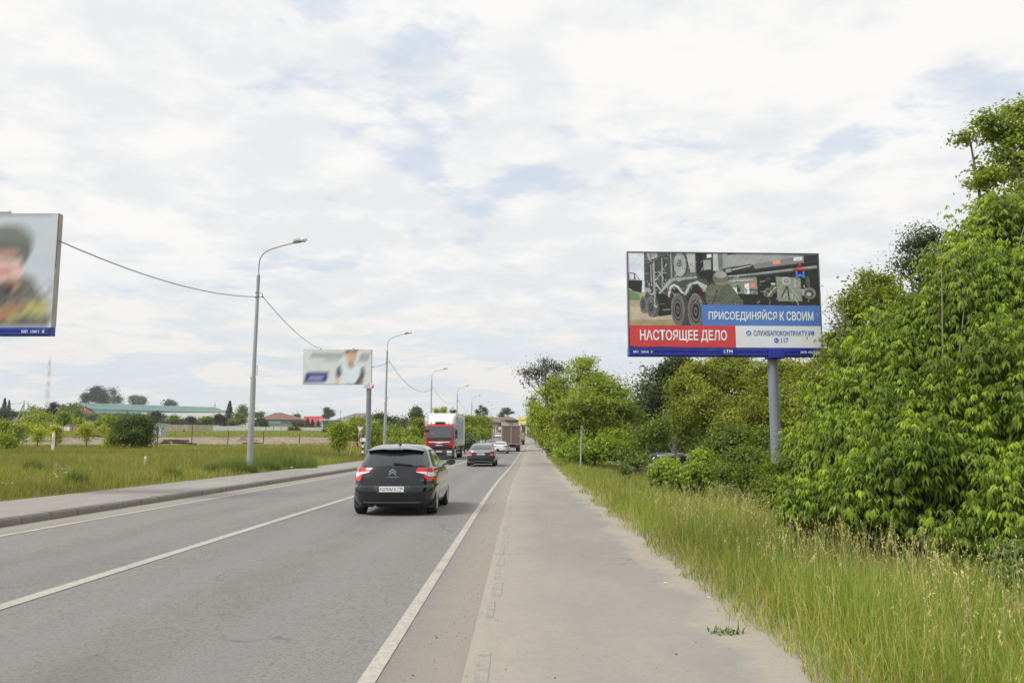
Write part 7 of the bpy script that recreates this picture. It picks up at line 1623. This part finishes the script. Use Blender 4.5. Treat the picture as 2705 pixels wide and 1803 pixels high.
# left meadow: (name, label, lobes, d, palette, clumps, leaves, size, spread)
def T(name, label, lobes, d, pal, nc, size, spread, r0=.06, nl=24, cat='shrub', **k): return tree(name, label, lobes, d, pal, nc, nl, size, spread, r0=r0, cat=cat, **k)
T('round_shrub', 'dark green round shrub standing alone in the left meadow', [(345, 1122, 70, 44, 32), (375, 1140, 70, 42, 38), (325, 1140, 71, 30, 34), (355, 1158, 69, 40, 28)], 70, [(.08, .12, .018), (.105, .15, .022), (.06, .092, .016)], 520, .17, .34, nl=30, r0=.09)
T('leafy_shrub', 'lighter green shrub touching the left side of the dark round shrub', [(285, 1112, 76, 22, 20), (300, 1128, 76, 22, 24)], 76, MID, 120, .18, .34)
T('yellow_sapling', 'yellow-green sapling low beside the dark round shrub', [(272, 1132, 72, 14, 12), (300, 1150, 71, 22, 18), (290, 1170, 71, 16, 12)], 71.5, YEL[:2] + MID[:1], 90, .17, .3)
T('yellow_sapling', 'brightest yellow vase-shaped sapling left of the round shrub', [(230, 1128, 74, 18, 10), (230, 1146, 74, 12, 14), (229, 1160, 74, 6, 8)], 74, YEL, 80, .16, .28)
T('yellow_sapling', 'thin yellow-green sapling right behind the white marker post', [(149, 1134, 75, 13, 12), (150, 1155, 75, 10, 16)], 75, YEL, 60, .16, .28)
T('yellow_sapling', 'small yellow sapling left of the white marker post', [(97, 1132, 78, 6, 6), (106, 1142, 78, 9, 10), (101, 1158, 78, 8, 10)], 78, YEL, 50, .16, .28)
T('leafy_shrub', 'broad yellow-green shrub at the left edge of the picture', [(15, 1130, 64, 26, 22), (38, 1142, 64, 24, 24), (18, 1160, 63, 28, 22)], 64, YEL[1:2] + MID[1:2] + [(.16, .21, .03)], 190, .17, .32)
T('leafy_shrub', 'low green shrubs in the left middle distance, above the yellow ones', [(92, 1092, 125, 16, 12), (110, 1104, 122, 28, 14), (80, 1112, 120, 30, 14), (95, 1128, 115, 38, 12), (118, 1142, 110, 12, 12)], 120, MID, 260, .28, .5)
T('leafy_shrub', 'round green shrub between the power pole and the round shrub', [(172, 1104, 150, 21, 16), (166, 1114, 150, 16, 10)], 150, MID + YEL[3:], 120, .32, .5)
T('leafy_shrub', 'small pointed shrub left of the dark round shrub, further off', [(211, 1110, 130, 6, 9), (213, 1118, 130, 8, 7)], 130, MID, 40, .26, .4)
T('leafy_shrub', 'low olive shrub in front of the grey fence, under the hedge', [(258, 1118, 170, 12, 8)], 170, OLIVE, 40, .3, .4)
T('leafy_tree', 'dense green tree touching the left end of the teal barns', [(194, 1078, 380, 17, 16), (200, 1095, 375, 18, 14), (186, 1090, 380, 14, 14)], 378, DEEP, 120, .9, 1.3, r0=.3, cat='tree')
T('purple_tree', 'narrow dark purple tree in front of the radio mast', [(143, 1070, 300, 7, 9), (136, 1086, 300, 12, 14), (142, 1100, 300, 12, 8)], 300, PURP, 90, .7, .9, r0=.2, cat='tree')
T('leafy_tree', 'grey-green tree between the purple tree and the dense green tree', [(165, 1080, 400, 9, 12), (164, 1092, 400, 14, 8)], 400, GREY, 70, .8, 1.0, r0=.2, cat='tree')
T('leafy_tree', 'low dark trees behind the A-shaped pole', [(88, 1078, 420, 8, 8), (110, 1086, 410, 14, 7), (125, 1090, 400, 10, 8), (60, 1094, 390, 20, 6)], 405, DEEP, 110, .8, 1.1, r0=.2, cat='tree')
T('leafy_tree', 'dark trees at the left edge below the two spruces', [(8, 1092, 330, 16, 12), (26, 1092, 330, 12, 12), (38, 1094, 330, 8, 6)], 330, DARK, 120, .7, 1.0, r0=.2, cat='tree')
conifer('spruce_tree', 'left of two dark spruces at the left edge of the picture', 5, 1049, 1100, 22, 340, DARK); conifer('spruce_tree', 'right one of the two dark spruces at the left edge', 17, 1054, 1100, 18, 335, DARK)
T('big_tree', 'big dense tree rising behind the left end of the teal barns', [(258, 1036, 820, 18, 14), (238, 1050, 820, 20, 12), (270, 1048, 820, 22, 16), (226, 1058, 820, 10, 8)], 820, [(.06, .085, .045), (.045, .065, .035)], 260, 1.7, 2.6, r0=.8, cat='tree', nl=26)
T('big_tree', 'thin airy tree right beside the big dense tree behind the barns', [(298, 1034, 810, 9, 12), (306, 1052, 810, 13, 14), (314, 1060, 810, 8, 8)], 810, GREY, 90, 1.4, 2.4, r0=.5, cat='tree', nl=18)
T('far_tree', 'rounded tree behind the left half of the teal barns', [(356, 1054, 830, 12, 10), (374, 1056, 830, 12, 10), (364, 1062, 830, 20, 6)], 830, GREY, 110, 1.5, 2.4, r0=.5, cat='tree')
T('far_tree', 'small rounded tree behind the middle of the teal barns', [(447, 1062, 830, 8, 6), (455, 1067, 830, 10, 5), (440, 1068, 830, 8, 4)], 830, DARK + GREY, 60, 1.5, 2.0, r0=.5, cat='tree')
conifer('spruce_tree', 'tiny spruce tip above the right end of the teal barns', 564, 1060, 1080, 8, 720, DARK, n=500); conifer('spruce_tree', 'tall spruce at the right end of the teal barns', 603, 1057, 1100, 26, 440, DARK)
T('birch_tree', 'thin pale birch between the tall spruce and the nearest lamp post', [(641, 1074, 520, 7, 8), (640, 1086, 520, 11, 10), (646, 1094, 520, 10, 8)], 520, GREY, 90, 1.0, 1.5, r0=.3, cat='tree', nl=16)
T('far_tree', 'low grey-green tree right of the nearest lamp post', [(683, 1096, 560, 11, 7)], 560, GREY, 40, 1.1, 1.6, r0=.3, cat='tree'); T('far_tree', 'tiny grey-green tree between brown and red roofs', [(784, 1100, 560, 6, 5)], 560, GREY, 24, 1.1, 1.3, r0=.3, cat='tree')
T('far_tree', 'tree with a ragged crown behind the pavilion', [(862, 1083, 500, 9, 9), (876, 1092, 500, 11, 9), (866, 1098, 500, 12, 8)], 500, GREY + DARK[:1], 100, .8, .9, r0=.4, cat='tree')
# hedges before the barns
T('clipped_hedge', 'dark clipped hedge running under the left half of the barns', [(x_, 1101, 440 - (x_ - 215) * .1, 17, 9.5) for x_ in range(222, 425, 22)], 430, DARK[:2] + DEEP[:1], 420, .8, 1.0, cat='hedge', twigs=0)
T('clipped_hedge', 'row of dark shrubs above the stained fence panels', [(x_, 1114, 400, 15, 8) for x_ in range(430, 610, 20)], 400, DARK[:2] + DEEP[:1], 330, .8, 1.0, cat='hedge', twigs=0)
T('purple_tree', 'largest purple-leaved tree in front of the white greenhouse', [(413, 1095, 385, 12, 9), (408, 1106, 385, 15, 9)], 385, PURP, 100, .7, .9, r0=.2, cat='tree'); T('purple_tree', 'small round purple tree in the middle of the shrub row', [(504, 1108, 385, 9, 7)], 385, PURP, 60, .7, .8, r0=.2, cat='tree'); T('purple_tree', 'purple tree at the right end of the shrub row', [(579, 1102, 385, 11, 7), (584, 1110, 385, 13, 6)], 385, PURP, 80, .7, .8, r0=.2, cat='tree')
T('leafy_tree', 'round green tree in the shrub row, left of the small purple one', [(459, 1104, 392, 11, 8)], 392, DEEP, 60, .7, .8, r0=.2, cat='tree'); T('leafy_tree', 'green tree in the shrub row, left of the right-hand purple tree', [(545, 1108, 390, 12, 8)], 390, DEEP, 60, .7, .8, r0=.2, cat='tree')
T('leafy_tree', 'bushy green tree between the two white greenhouse tunnels', [(630, 1102, 400, 14, 10), (620, 1114, 400, 20, 10), (640, 1112, 400, 16, 10)], 400, DEEP + MID[:1], 170, .75, 1.0, r0=.2, cat='tree')
T('leafy_tree', 'dark bushes left of the block house, over the white fence', [(688, 1112, 400, 14, 10), (694, 1120, 400, 12, 8), (676, 1118, 400, 12, 8)], 400, DARK + DEEP[:1], 130, .75, .9, r0=.2, cat='shrub')
T('ivy_clump', 'dark ivy clump filling the gap in the white fence', [(768, 1133, 374, 9, 8), (781, 1134, 374, 8, 9)], 374, DARK + DEEP[:1], 110, .6, .7, cat='shrub', twigs=0)
T('brown_bush', 'reddish-brown bushes at the foot of the red-roofed house', [(782, 1117, 410, 9, 7), (796, 1119, 410, 12, 6)], 410, [(.12, .10, .04), (.09, .075, .035)], 90, .7, .8, cat='shrub')
for px, yt_, lb in ((811, 1103, 'leftmost of the three dark thujas before the red roof'), (824, 1107, 'middle one of three dark thujas before the red roof'), (839, 1110, 'rightmost and lowest of the three dark thujas')): conifer('thuja', lb, px, yt_, 1128, 17, 405, DARK[:2], n=700)
T('leafy_shrub', 'dark shrubs below the hoarding, left of the yellow-green bush', [(878, 1130, 240, 16, 12), (868, 1136, 235, 12, 8), (905, 1124, 250, 12, 8)], 240, DARK + DEEP, 150, .5, .7)
T('leafy_shrub', 'tall yellow-green bush left of the man on the trestle', [(898, 1128, 67, 20, 12), (889, 1146, 67, 18, 18), (905, 1150, 67, 15, 18), (893, 1170, 66.5, 17, 18)], 67, YEL[1:2] + MID[1:2] + [(.17, .22, .03)], 260, .15, .28, nl=26, base_px=895)
T('leafy_tree', 'green tree behind the man, left of the small billboard post', [(945, 1117, 92, 20, 12), (932, 1130, 90, 16, 16), (955, 1136, 90, 16, 20), (940, 1150, 90, 20, 14)], 91, MID + DEEP[:1], 260, .24, .42, r0=.1, cat='tree', base_px=945)
T('leafy_tree', 'bushy green tree just right of the small billboard post', [(985, 1125, 84, 14, 14), (988, 1145, 83, 14, 18), (984, 1168, 82, 12, 14)], 83, MAPLE[2:3] + MID, 190, .2, .38, r0=.1, cat='tree', base_px=985)
T('leafy_tree', 'dark tree mass behind the second street lamp', [(1000, 1108, 170, 17, 13), (1022, 1112, 165, 15, 10), (1010, 1128, 160, 22, 12)], 165, DARK + GREY[:1], 220, .42, .7, r0=.2, cat='tree')
T('leafy_tree', 'grey-green trees in the gap left of the red truck', [(1042, 1112, 190, 12, 9), (1060, 1118, 180, 14, 10), (1048, 1128, 175, 22, 10)], 180, GREY + DARK[:1], 170, .42, .7, r0=.2, cat='tree')
T('big_tree', 'taller rounded tree with an airy crown left of the red truck', [(1098, 1084, 260, 14, 9), (1088, 1096, 260, 11, 10), (1106, 1098, 260, 13, 11), (1098, 1110, 260, 18, 10), (1074, 1110, 260, 9, 6)], 260, GREY + [(.07, .09, .045)], 240, .5, .6, r0=.3, cat='tree', nl=22)
for i, (px, py, d_, rx, rz_, pal, lb) in enumerate([(1030, 1140, 118, 24, 16, MID, 'light green shrub right of the second street lamp'), (1058, 1146, 112, 22, 16, MID + YEL[3:], 'green shrub in the middle between second lamp and red truck'), (1090, 1145, 108, 18, 20, MID, 'green shrub close to the left mirror of the red truck'), (1108, 1125, 112, 12, 20, OLIVE, 'olive bush directly left of the truck body'), (1005, 1165, 96, 14, 14, MID, 'low shrub at the foot of the second street lamp'), (1045, 1172, 92, 24, 9, OLIVE, 'low weedy bush above the roof of the dark grey hatchback'), (1085, 1170, 90, 18, 11, MID + YEL[:1], 'low yellow-green bush left of the truck cab')]):
    T('leafy_shrub', lb, [(px, py, d_, rx, rz_), (px + rx * .5, py + rz_ * .5, d_, rx * .6, rz_ * .6), (px - rx * .5, py + rz_ * .4, d_, rx * .6, rz_ * .6)], d_, pal, 110, .24, .42)
for px, py, rx, rz_, pal, lb in ((1153, 1084, 4, 7, YEL[1:2], 'left yellow-green poplar tip over the truck body'), (1172, 1083, 7, 9, YEL[1:2] + MID[:1], 'middle yellow-green poplar tip over the truck body'), (1197, 1087, 10, 6, DARK, 'dark treetop over the right half of the truck body')): T('poplar_tree', lb, [(px, py, 240, rx, rz_), (px, py + 18, 240, rx * 1.1, 14), (px, py + 40, 240, rx * 1.1, 14)], 240, pal, 60, .5, .6, r0=.15, cat='tree')
for i, (px, py, d_, rx, rz_, pal, lb) in enumerate([(1234, 1118, 118, 16, 22, MID + YEL[3:], 'bright green bush just right of the truck body'), (1236, 1145, 112, 14, 16, MAPLE[:1] + MID, 'lower green bush behind the truck tail'), (1262, 1118, 150, 16, 22, OLIVE + MID, 'olive tree behind the place-name board'), (1266, 1142, 145, 14, 16, MID, 'green bush right of the place-name board'), (1283, 1120, 165, 12, 20, MID + OLIVE[:1], 'green tree left of the end house'), (1283, 1145, 160, 12, 12, MID, 'low bush at the foot of the third visible crossing lamp'), (1228, 1165, 98, 14, 6, GREY, 'low grey-green weeds at the kerb right of the truck')]):
    T('leafy_shrub', lb, [(px, py, d_, rx, rz_), (px + rx * .4, py + rz_ * .5, d_, rx * .7, rz_ * .6), (px - rx * .4, py - rz_ * .3, d_, rx * .6, rz_ * .6)], d_, pal, 150, .28, .5, r0=.08, cat='shrub' if rz_ < 20 else 'tree')
T('poplar_tree', 'tight clump of slender grey poplars above the crossing signs', [(1262, 1088, 430, 5, 12), (1270, 1082, 430, 5, 12), (1278, 1086, 430, 6, 12), (1284, 1090, 430, 5, 10), (1268, 1098, 430, 13, 8)], 430, GREY + DARK[:1], 170, .6, .5, r0=.3, cat='tree', nl=18)
T('far_tree', 'wind-blown airy tree behind the roof of the end house', [(1330, 1084, 430, 7, 9), (1342, 1086, 430, 9, 10), (1326, 1094, 430, 9, 7), (1352, 1088, 430, 5, 7), (1316, 1097, 430, 5, 4)], 430, GREY + DARK[:1], 130, .6, .6, r0=.4, cat='tree', nl=16)
T('leafy_shrub', 'dark bushes on the right verge below the orange board', [(1408, 1146, 190, 9, 7), (1420, 1150, 170, 8, 8)], 180, DEEP, 60, .35, .5)
# distant wood that closes the horizon
def wood(label, x0, x1, y, h, n):
    xs_ = rng.uniform(x0, x1, n); ys_ = y + rng.uniform(-12, 40, n); zt = h * (.55 + .45 * np.abs(vnoise(xs_, ys_, 9, 3))); z = G(xs_, ys_) + rng.uniform(0, 1, n) * zt
    V, T_ = leaf_quads(np.stack([xs_, ys_, z], 1), norm(rand_unit(n) + np.array([0, -.6, .4])), np.full(n, 3.2), .8, .2); c = np.array(GREY + DARK)[rng.choice(6, n)] * rng.uniform(.7, 1.1, (n, 1))
    tag(tri_mesh('woods', V, T_, LEAF, col=np.repeat(c, 4, 0)), label, 'wood', kind='stuff')
wood('low grey-green line of woods along the left horizon', -760, -60, 960, 6, 9000); wood('tree mass closing the view behind the right-hand belt', 10, 300, 190, 9, 9000)

# ------------------------------------------------------------------ grass
def verge_right():
    GR = [(.185, .265, .040), (.25, .325, .055), (.135, .20, .034), (.31, .34, .09), (.44, .40, .19), (.42, .29, .11)]
    # near
    n = 98000; y = 3.2 + 17 * rng.random(n) ** 1.25; u = 1.80 + (1.25 + y * .42) * rng.random(n) ** .9 + .22 * vnoise(y * 0, y, .55, 1) + .1 * vnoise(y * 0, y, .17, 4)
    x = u + C(y); keep = (x < y * .72 + .8); x, y, u = x[keep], y[keep], u[keep]; n = len(x)
    e = np.clip((u - 1.72) / .75, 0, 1); h = (.12 + .39 * e) * rng.uniform(.55, 1.35, n) * (1 + .25 * vnoise(x, y, .8, 7)); dry = np.clip(1 - e, 0, 1)
    c = gcol(n, GR, [.28, .27, .20, .12, .08, .05]); cd = gcol(n, GR, [.12, .18, .1, .2, .22, .18]); c = np.where((rng.random(n) < dry * .75)[:, None], cd, c); big_ = vnoise(x, y, 1.9, 2)[:, None]; c = np.clip(c * (1 + .22 * big_), 0, 1)
    blades('grass', x, y, h, rng.uniform(.004, .0085, n) * (1 + y * .03), c, 3, .34, 'tall green and straw-coloured grass on the right verge, nearest part', droop=.25)
    # farther
    n = 70000; y = 18 + 62 * rng.random(n) ** 1.2; u = 1.9 + (9.5) * rng.random(n) ** 1.1 + .25 * vnoise(y * 0, y, .8, 1); x = u + C(y); h = rng.uniform(.25, .62, n) * np.clip((u - 1.8) / .8, .35, 1); c = gcol(n, GR, [.24, .28, .14, .16, .12, .06])
    blades('grass', x, y, h, rng.uniform(.012, .024, n) * (1 + y * .012), c, 2, .34, 'grass of the right verge running along the path into the distance')
    # far bright bank beside the path
    n = 22000; y = 80 + 170 * rng.random(n); u = 2.2 + 7 * rng.random(n); x = u + C(y); c = gcol(n, GR[:4], [.3, .4, .15, .15]); blades('grass', x, y, rng.uniform(.15, .4, n), rng.uniform(.05, .1, n), c, 1, .3, 'short yellow-green grass on the far right bank')
    # straw stalks with seed heads
    n = 1350; y = 3.6 + 17 * rng.random(n) ** 1.1; u = 2.5 + (1.2 + y * .34) * rng.random(n); x = u + C(y); k = x < y * .70 + .5; x, y, u = x[k], y[k], u[k]; n = len(x); h = rng.uniform(.55, .95, n) * np.clip(.45 + (u - 2.3) * .5, .5, 1)
    c = gcol(n, [(.58, .51, .29), (.48, .44, .22), (.42, .44, .18)], [.4, .35, .25]); az = rng.uniform(0, 6.28, n); ln = np.abs(rng.normal(0, .16, n)) + .04
    L = np.stack([np.cos(az), np.sin(az), 0 * az], 1); B = np.stack([x, y, G(x, y)], 1); S = np.stack([np.ones(n), 0 * az, 0 * az], 1) * .0028; V = []
    for t in (0, .35, .7, 1.0): Pt = B + L * (h * ln * t * t)[:, None]; Pt[:, 2] += h * t * (1 - ln * .3 * t); V += [Pt - S * (1 - t * .5), Pt + S * (1 - t * .5)]
    tip = Pt; V = np.stack(V, 1); f = np.array([(0, 1, 3), (0, 3, 2), (2, 3, 5), (2, 5, 4), (4, 5, 7), (4, 7, 6)])[None] + (np.arange(n) * 8)[:, None, None]
    m = 9; tt = rng.uniform(-.16, .03, (n, m)); Pp = tip[:, None] + L[:, None] * (tt * .6)[..., None] + rng.normal(size=(n, m, 3)) * .007; Pp[..., 2] += tt
    V2, T2 = leaf_quads(Pp.reshape(-1, 3), norm(rand_unit(n * m) * np.array([1, 1, .3])), rng.uniform(.015, .036, n * m), .4, -1.2)
    Va = np.concatenate([V.reshape(-1, 3), V2]); Ta = np.concatenate([f.reshape(-1, 3), T2 + n * 8]); ca = np.concatenate([np.repeat(c, 8, 0), np.repeat(np.clip(np.repeat(c, m, 0) * 1.15, 0, 1), 4, 0)])
    tag(tri_mesh('grass', Va, Ta, GRASSM, col=ca), 'pale straw stalks with seed heads standing over the right verge', 'grass', kind='stuff')
verge_right()
def meadow_left():
    GL = [(.20, .245, .042), (.26, .29, .055), (.15, .19, .036), (.32, .31, .10), (.38, .32, .17), (.30, .235, .13)]
    n = 120000; y = 12 + 40 * rng.random(n) ** 1.15; u = -12.45 - (y * .62 + 3) * rng.random(n) ** 1.05; x = u + C(y); k = x > -y * .70 - 1; x, y, u = x[k], y[k], u[k]; n = len(x)
    e = np.clip((-12.3 - u) / 1.2, .25, 1); h = e * rng.uniform(.22, .52, n) * (1 + .3 * vnoise(x, y, 2.2, 5)); c = gcol(n, GL, [.26, .26, .18, .14, .10, .06]); bg_ = vnoise(x, y, 4.5, 9)[:, None]; c = np.clip(c * (1 + .20 * bg_), 0, 1)
    ed = (rng.random(n) < np.clip(1 - (-12.3 - u) / .7, 0, 1) * .8)[:, None]; c = np.where(ed, gcol(n, [(.36, .26, .10), (.31, .28, .08), (.27, .29, .06)], [.35, .3, .35]), c)
    blades('grass', x, y, h, rng.uniform(.010, .020, n) * (1 + y * .012), c, 2, .36, 'green and yellowish grass of the left meadow beside the pavement')
    n = 90000; y = 50 + 40 * rng.random(n); u = -12.6 - (y * .62) * rng.random(n); x = u + C(y); c = gcol(n, GL, [.28, .24, .22, .14, .08, .04]); c = np.clip(c * (1 + .22 * vnoise(x, y, 6, 3)[:, None]), 0, 1)
    blades('grass', x, y, rng.uniform(.25, .60, n), rng.uniform(.03, .055, n), c, 1, .36, 'denser grass further out in the left meadow')
    n = 60000; y = 150 + 220 * rng.random(n); x = -14 - (y * .66 - 10) * rng.random(n); c = gcol(n, GL[:4], [.3, .3, .15, .25]) * 1.05; blades('grass', x, y, rng.uniform(.12, .4, n), rng.uniform(.2, .4, n), np.clip(c, 0, 1), 1, .4, 'short grass of the far field before the panel fences')
    n = 16000; y = 90 + 180 * rng.random(n); u = -12.6 - 14 * rng.random(n); x = u + C(y); c = gcol(n, GL[:4], [.3, .3, .2, .2]); blades('grass', x, y, rng.uniform(.3, .6, n), rng.uniform(.07, .12, n), c, 1, .36, 'grass bank along the left pavement beyond the red truck')
meadow_left()
def weed_clump(name, label, px, d, py, r, h, n, pal, w=.012):
    x0 = gx(px, d, py); a = rng.uniform(0, 6.28, n); rr = r * np.sqrt(rng.random(n)); x = x0 + rr * np.cos(a); y = d + rr * np.sin(a); o = blades(name, x, y, h * rng.uniform(.5, 1.1, n) * (1 - .35 * rr / r), rng.uniform(w * .7, w * 1.5, n), gcol(n, pal, None), 2, .3, label, cat='weeds')
for px, d_, py, r, h, lb in ((750, 47, 1200, 1.9, 1.5, 'tall feathery green weeds right of the nearest lamp post'), (630, 40, 1215, .9, 1.0, 'thin tall weeds left of the nearest lamp base'), (700, 43.5, 1210, .8, .9, 'weeds close behind the nearest lamp base')): weed_clump('weeds', lb, px, d_, py, r, h, 2600, [(.12, .18, .045), (.15, .21, .055), (.2, .25, .07)])
for px, d_, py, lb in ((1650, 24, 1240, 'grey-green thistle in the right verge'),): T('thistle', lb, [(px, py - 8, d_, 9, 12), (px, py + 4, d_, 10, 10)], d_, [(.12, .18, .06), (.09, .14, .05)], 34, .07, .10, r0=.01, cat='weed', nl=10, twigs=0)
for px, d_, lb in ((455, 33, 'darker green weed tuft in the left grass near the pavement'), (205, 27, 'dark dock plant among the white flowers of the left meadow'), (560, 38, 'broad weed tuft left of the nearest lamp base'), (90, 32, 'dark weed patch at the left of the meadow')): weed_clump('weeds', lb, px, d_, 1225, .38, .7, 420, [(.10, .15, .04), (.14, .19, .05), (.08, .12, .035)], .02)
# white umbels and yellow flowers
def flowers(name, label, spots, colr, s):
    P, N = [], []
    for px, py, d in spots:
        c = at(px, py, d); k = 6; q = np.array(c) + rng.normal(size=(k, 3)) * np.array([.02, .02, .006]); P.append(q); N.append(norm(rng.normal(size=(k, 3)) * .3 + np.array([0, -.3, 1])))
    P = np.concatenate(P); N = np.concatenate(N); V, T_ = leaf_quads(P, N, np.full(len(P), s), .9, 0); st = MB()
    o = tri_mesh(name, V, T_, mat('petal', attr=True, rough=.7), col=np.repeat(np.array([colr]) * rng.uniform(.85, 1.1, (len(P), 1)), 4, 0)); tag(o, label, 'flowers', kind='stuff')
flowers('flowers', 'white flower heads low in the left meadow', [(147, 1227, 24), (153, 1226, 24), (146, 1233, 24), (165, 1237, 23), (145, 1250, 22), (150, 1257, 22), (171, 1247, 22)], (.72, .72, .70), .026)
flowers('flowers', 'yellow flowers at the left picture edge', [(8, 1274, 19), (14, 1277, 19), (28, 1276, 19), (34, 1274, 19)], (.65, .50, .03), .022)
flowers('flowers', 'scattered white flowers in the shade under the right trees', [(1618 + rng.uniform(-14, 18), 1217 + rng.uniform(-6, 8), 30) for _ in range(9)] + [(1660, 1235, 28), (1690, 1228, 28)] + [(1890 + rng.uniform(-20, 60), 1275 + rng.uniform(-6, 14), 20) for _ in range(9)] + [(1965 + rng.uniform(-20, 30), 1325 + rng.uniform(-20, 40), 15) for _ in range(7)], (.62, .64, .58), .018)
# weed tuft and scraps on the path
def path_tuft(px, py):
    d = 1.45 * FPX / (py - 1173); x = gx(px, d, py); z = float(R(d)) + .03; n = 60; a = rng.uniform(0, 6.28, n); rr = rng.uniform(0, .12, n); X = x + rr * np.cos(a) * 1.4; Y = d + rr * np.sin(a)
    o = blades('weed_tuft', X, Y, rng.uniform(.03, .09, n), rng.uniform(.012, .022, n), gcol(n, [(.08, .14, .03), (.11, .17, .04)], None), 2, .9, 'small green weed tuft growing on the dusty edge of the footpath', cat='weed', z0=np.full(n, z))
path_tuft(1920, 1646)
for px, py, lb in ((1872, 1563, 'tiny white scrap at the grass edge of the footpath'), (1757, 1527, 'pale pebble-sized scrap on the footpath dust')):
    d = 1.45 * FPX / (py - 1173); tag(MB().box((0, 0, 0), (.03, .018, .008), rz=.5, bev=.004).build('litter', LIT, None, loc=(gx(px, d, py), d, float(R(d)) + .055)), lb, 'litter')
# ------------------------------------------------------------------ pieces too small in the picture to pick apart stay joined
for o in list(COL.objects):
    if o.type == 'MESH' and o.parent is not None and not o.get('kind') and o.name.split('.')[0] in ('collar', 'cable_clamp', 'step_bracket', 'frame', 'edge_trim', 'side_guard', 'mast_section', 'antenna', 'walking_figure', 'hoop', 'wiper', 'skyline_mark', 'door_frame', 'lettering', 'rear_wiper', 'aerial', 'globe_mark', 'beam', 'top_clamp', 'bumper', 'brake_light', 'rim', 'roof_edge', 'fence_panel', 'mirror_arm', 'window', 'roof_step', 'post_bracket', 'twigs'):
        o['kind'] = 'stuff'
# ------------------------------------------------------------------ thin summer haze
hz_ = MB().box((0, 775, 49.2), (2100, 1690, 103.6)).build('haze', None); hz_['kind'] = 'stuff'; hz_['label'] = 'thin pale summer haze over the fields'
m = bpy.data.materials.new('haze'); m.use_nodes = True; nt = m.node_tree; nt.nodes.clear(); pv = nt.nodes.new('ShaderNodeVolumePrincipled'); pv.inputs['Color'].default_value = (.93, .96, 1, 1); pv.inputs['Density'].default_value = .00016; pv.inputs['Anisotropy'].default_value = .2
ou = nt.nodes.new('ShaderNodeOutputMaterial'); nt.links.new(pv.outputs[0], ou.inputs['Volume']); hz_.data.materials.append(m)
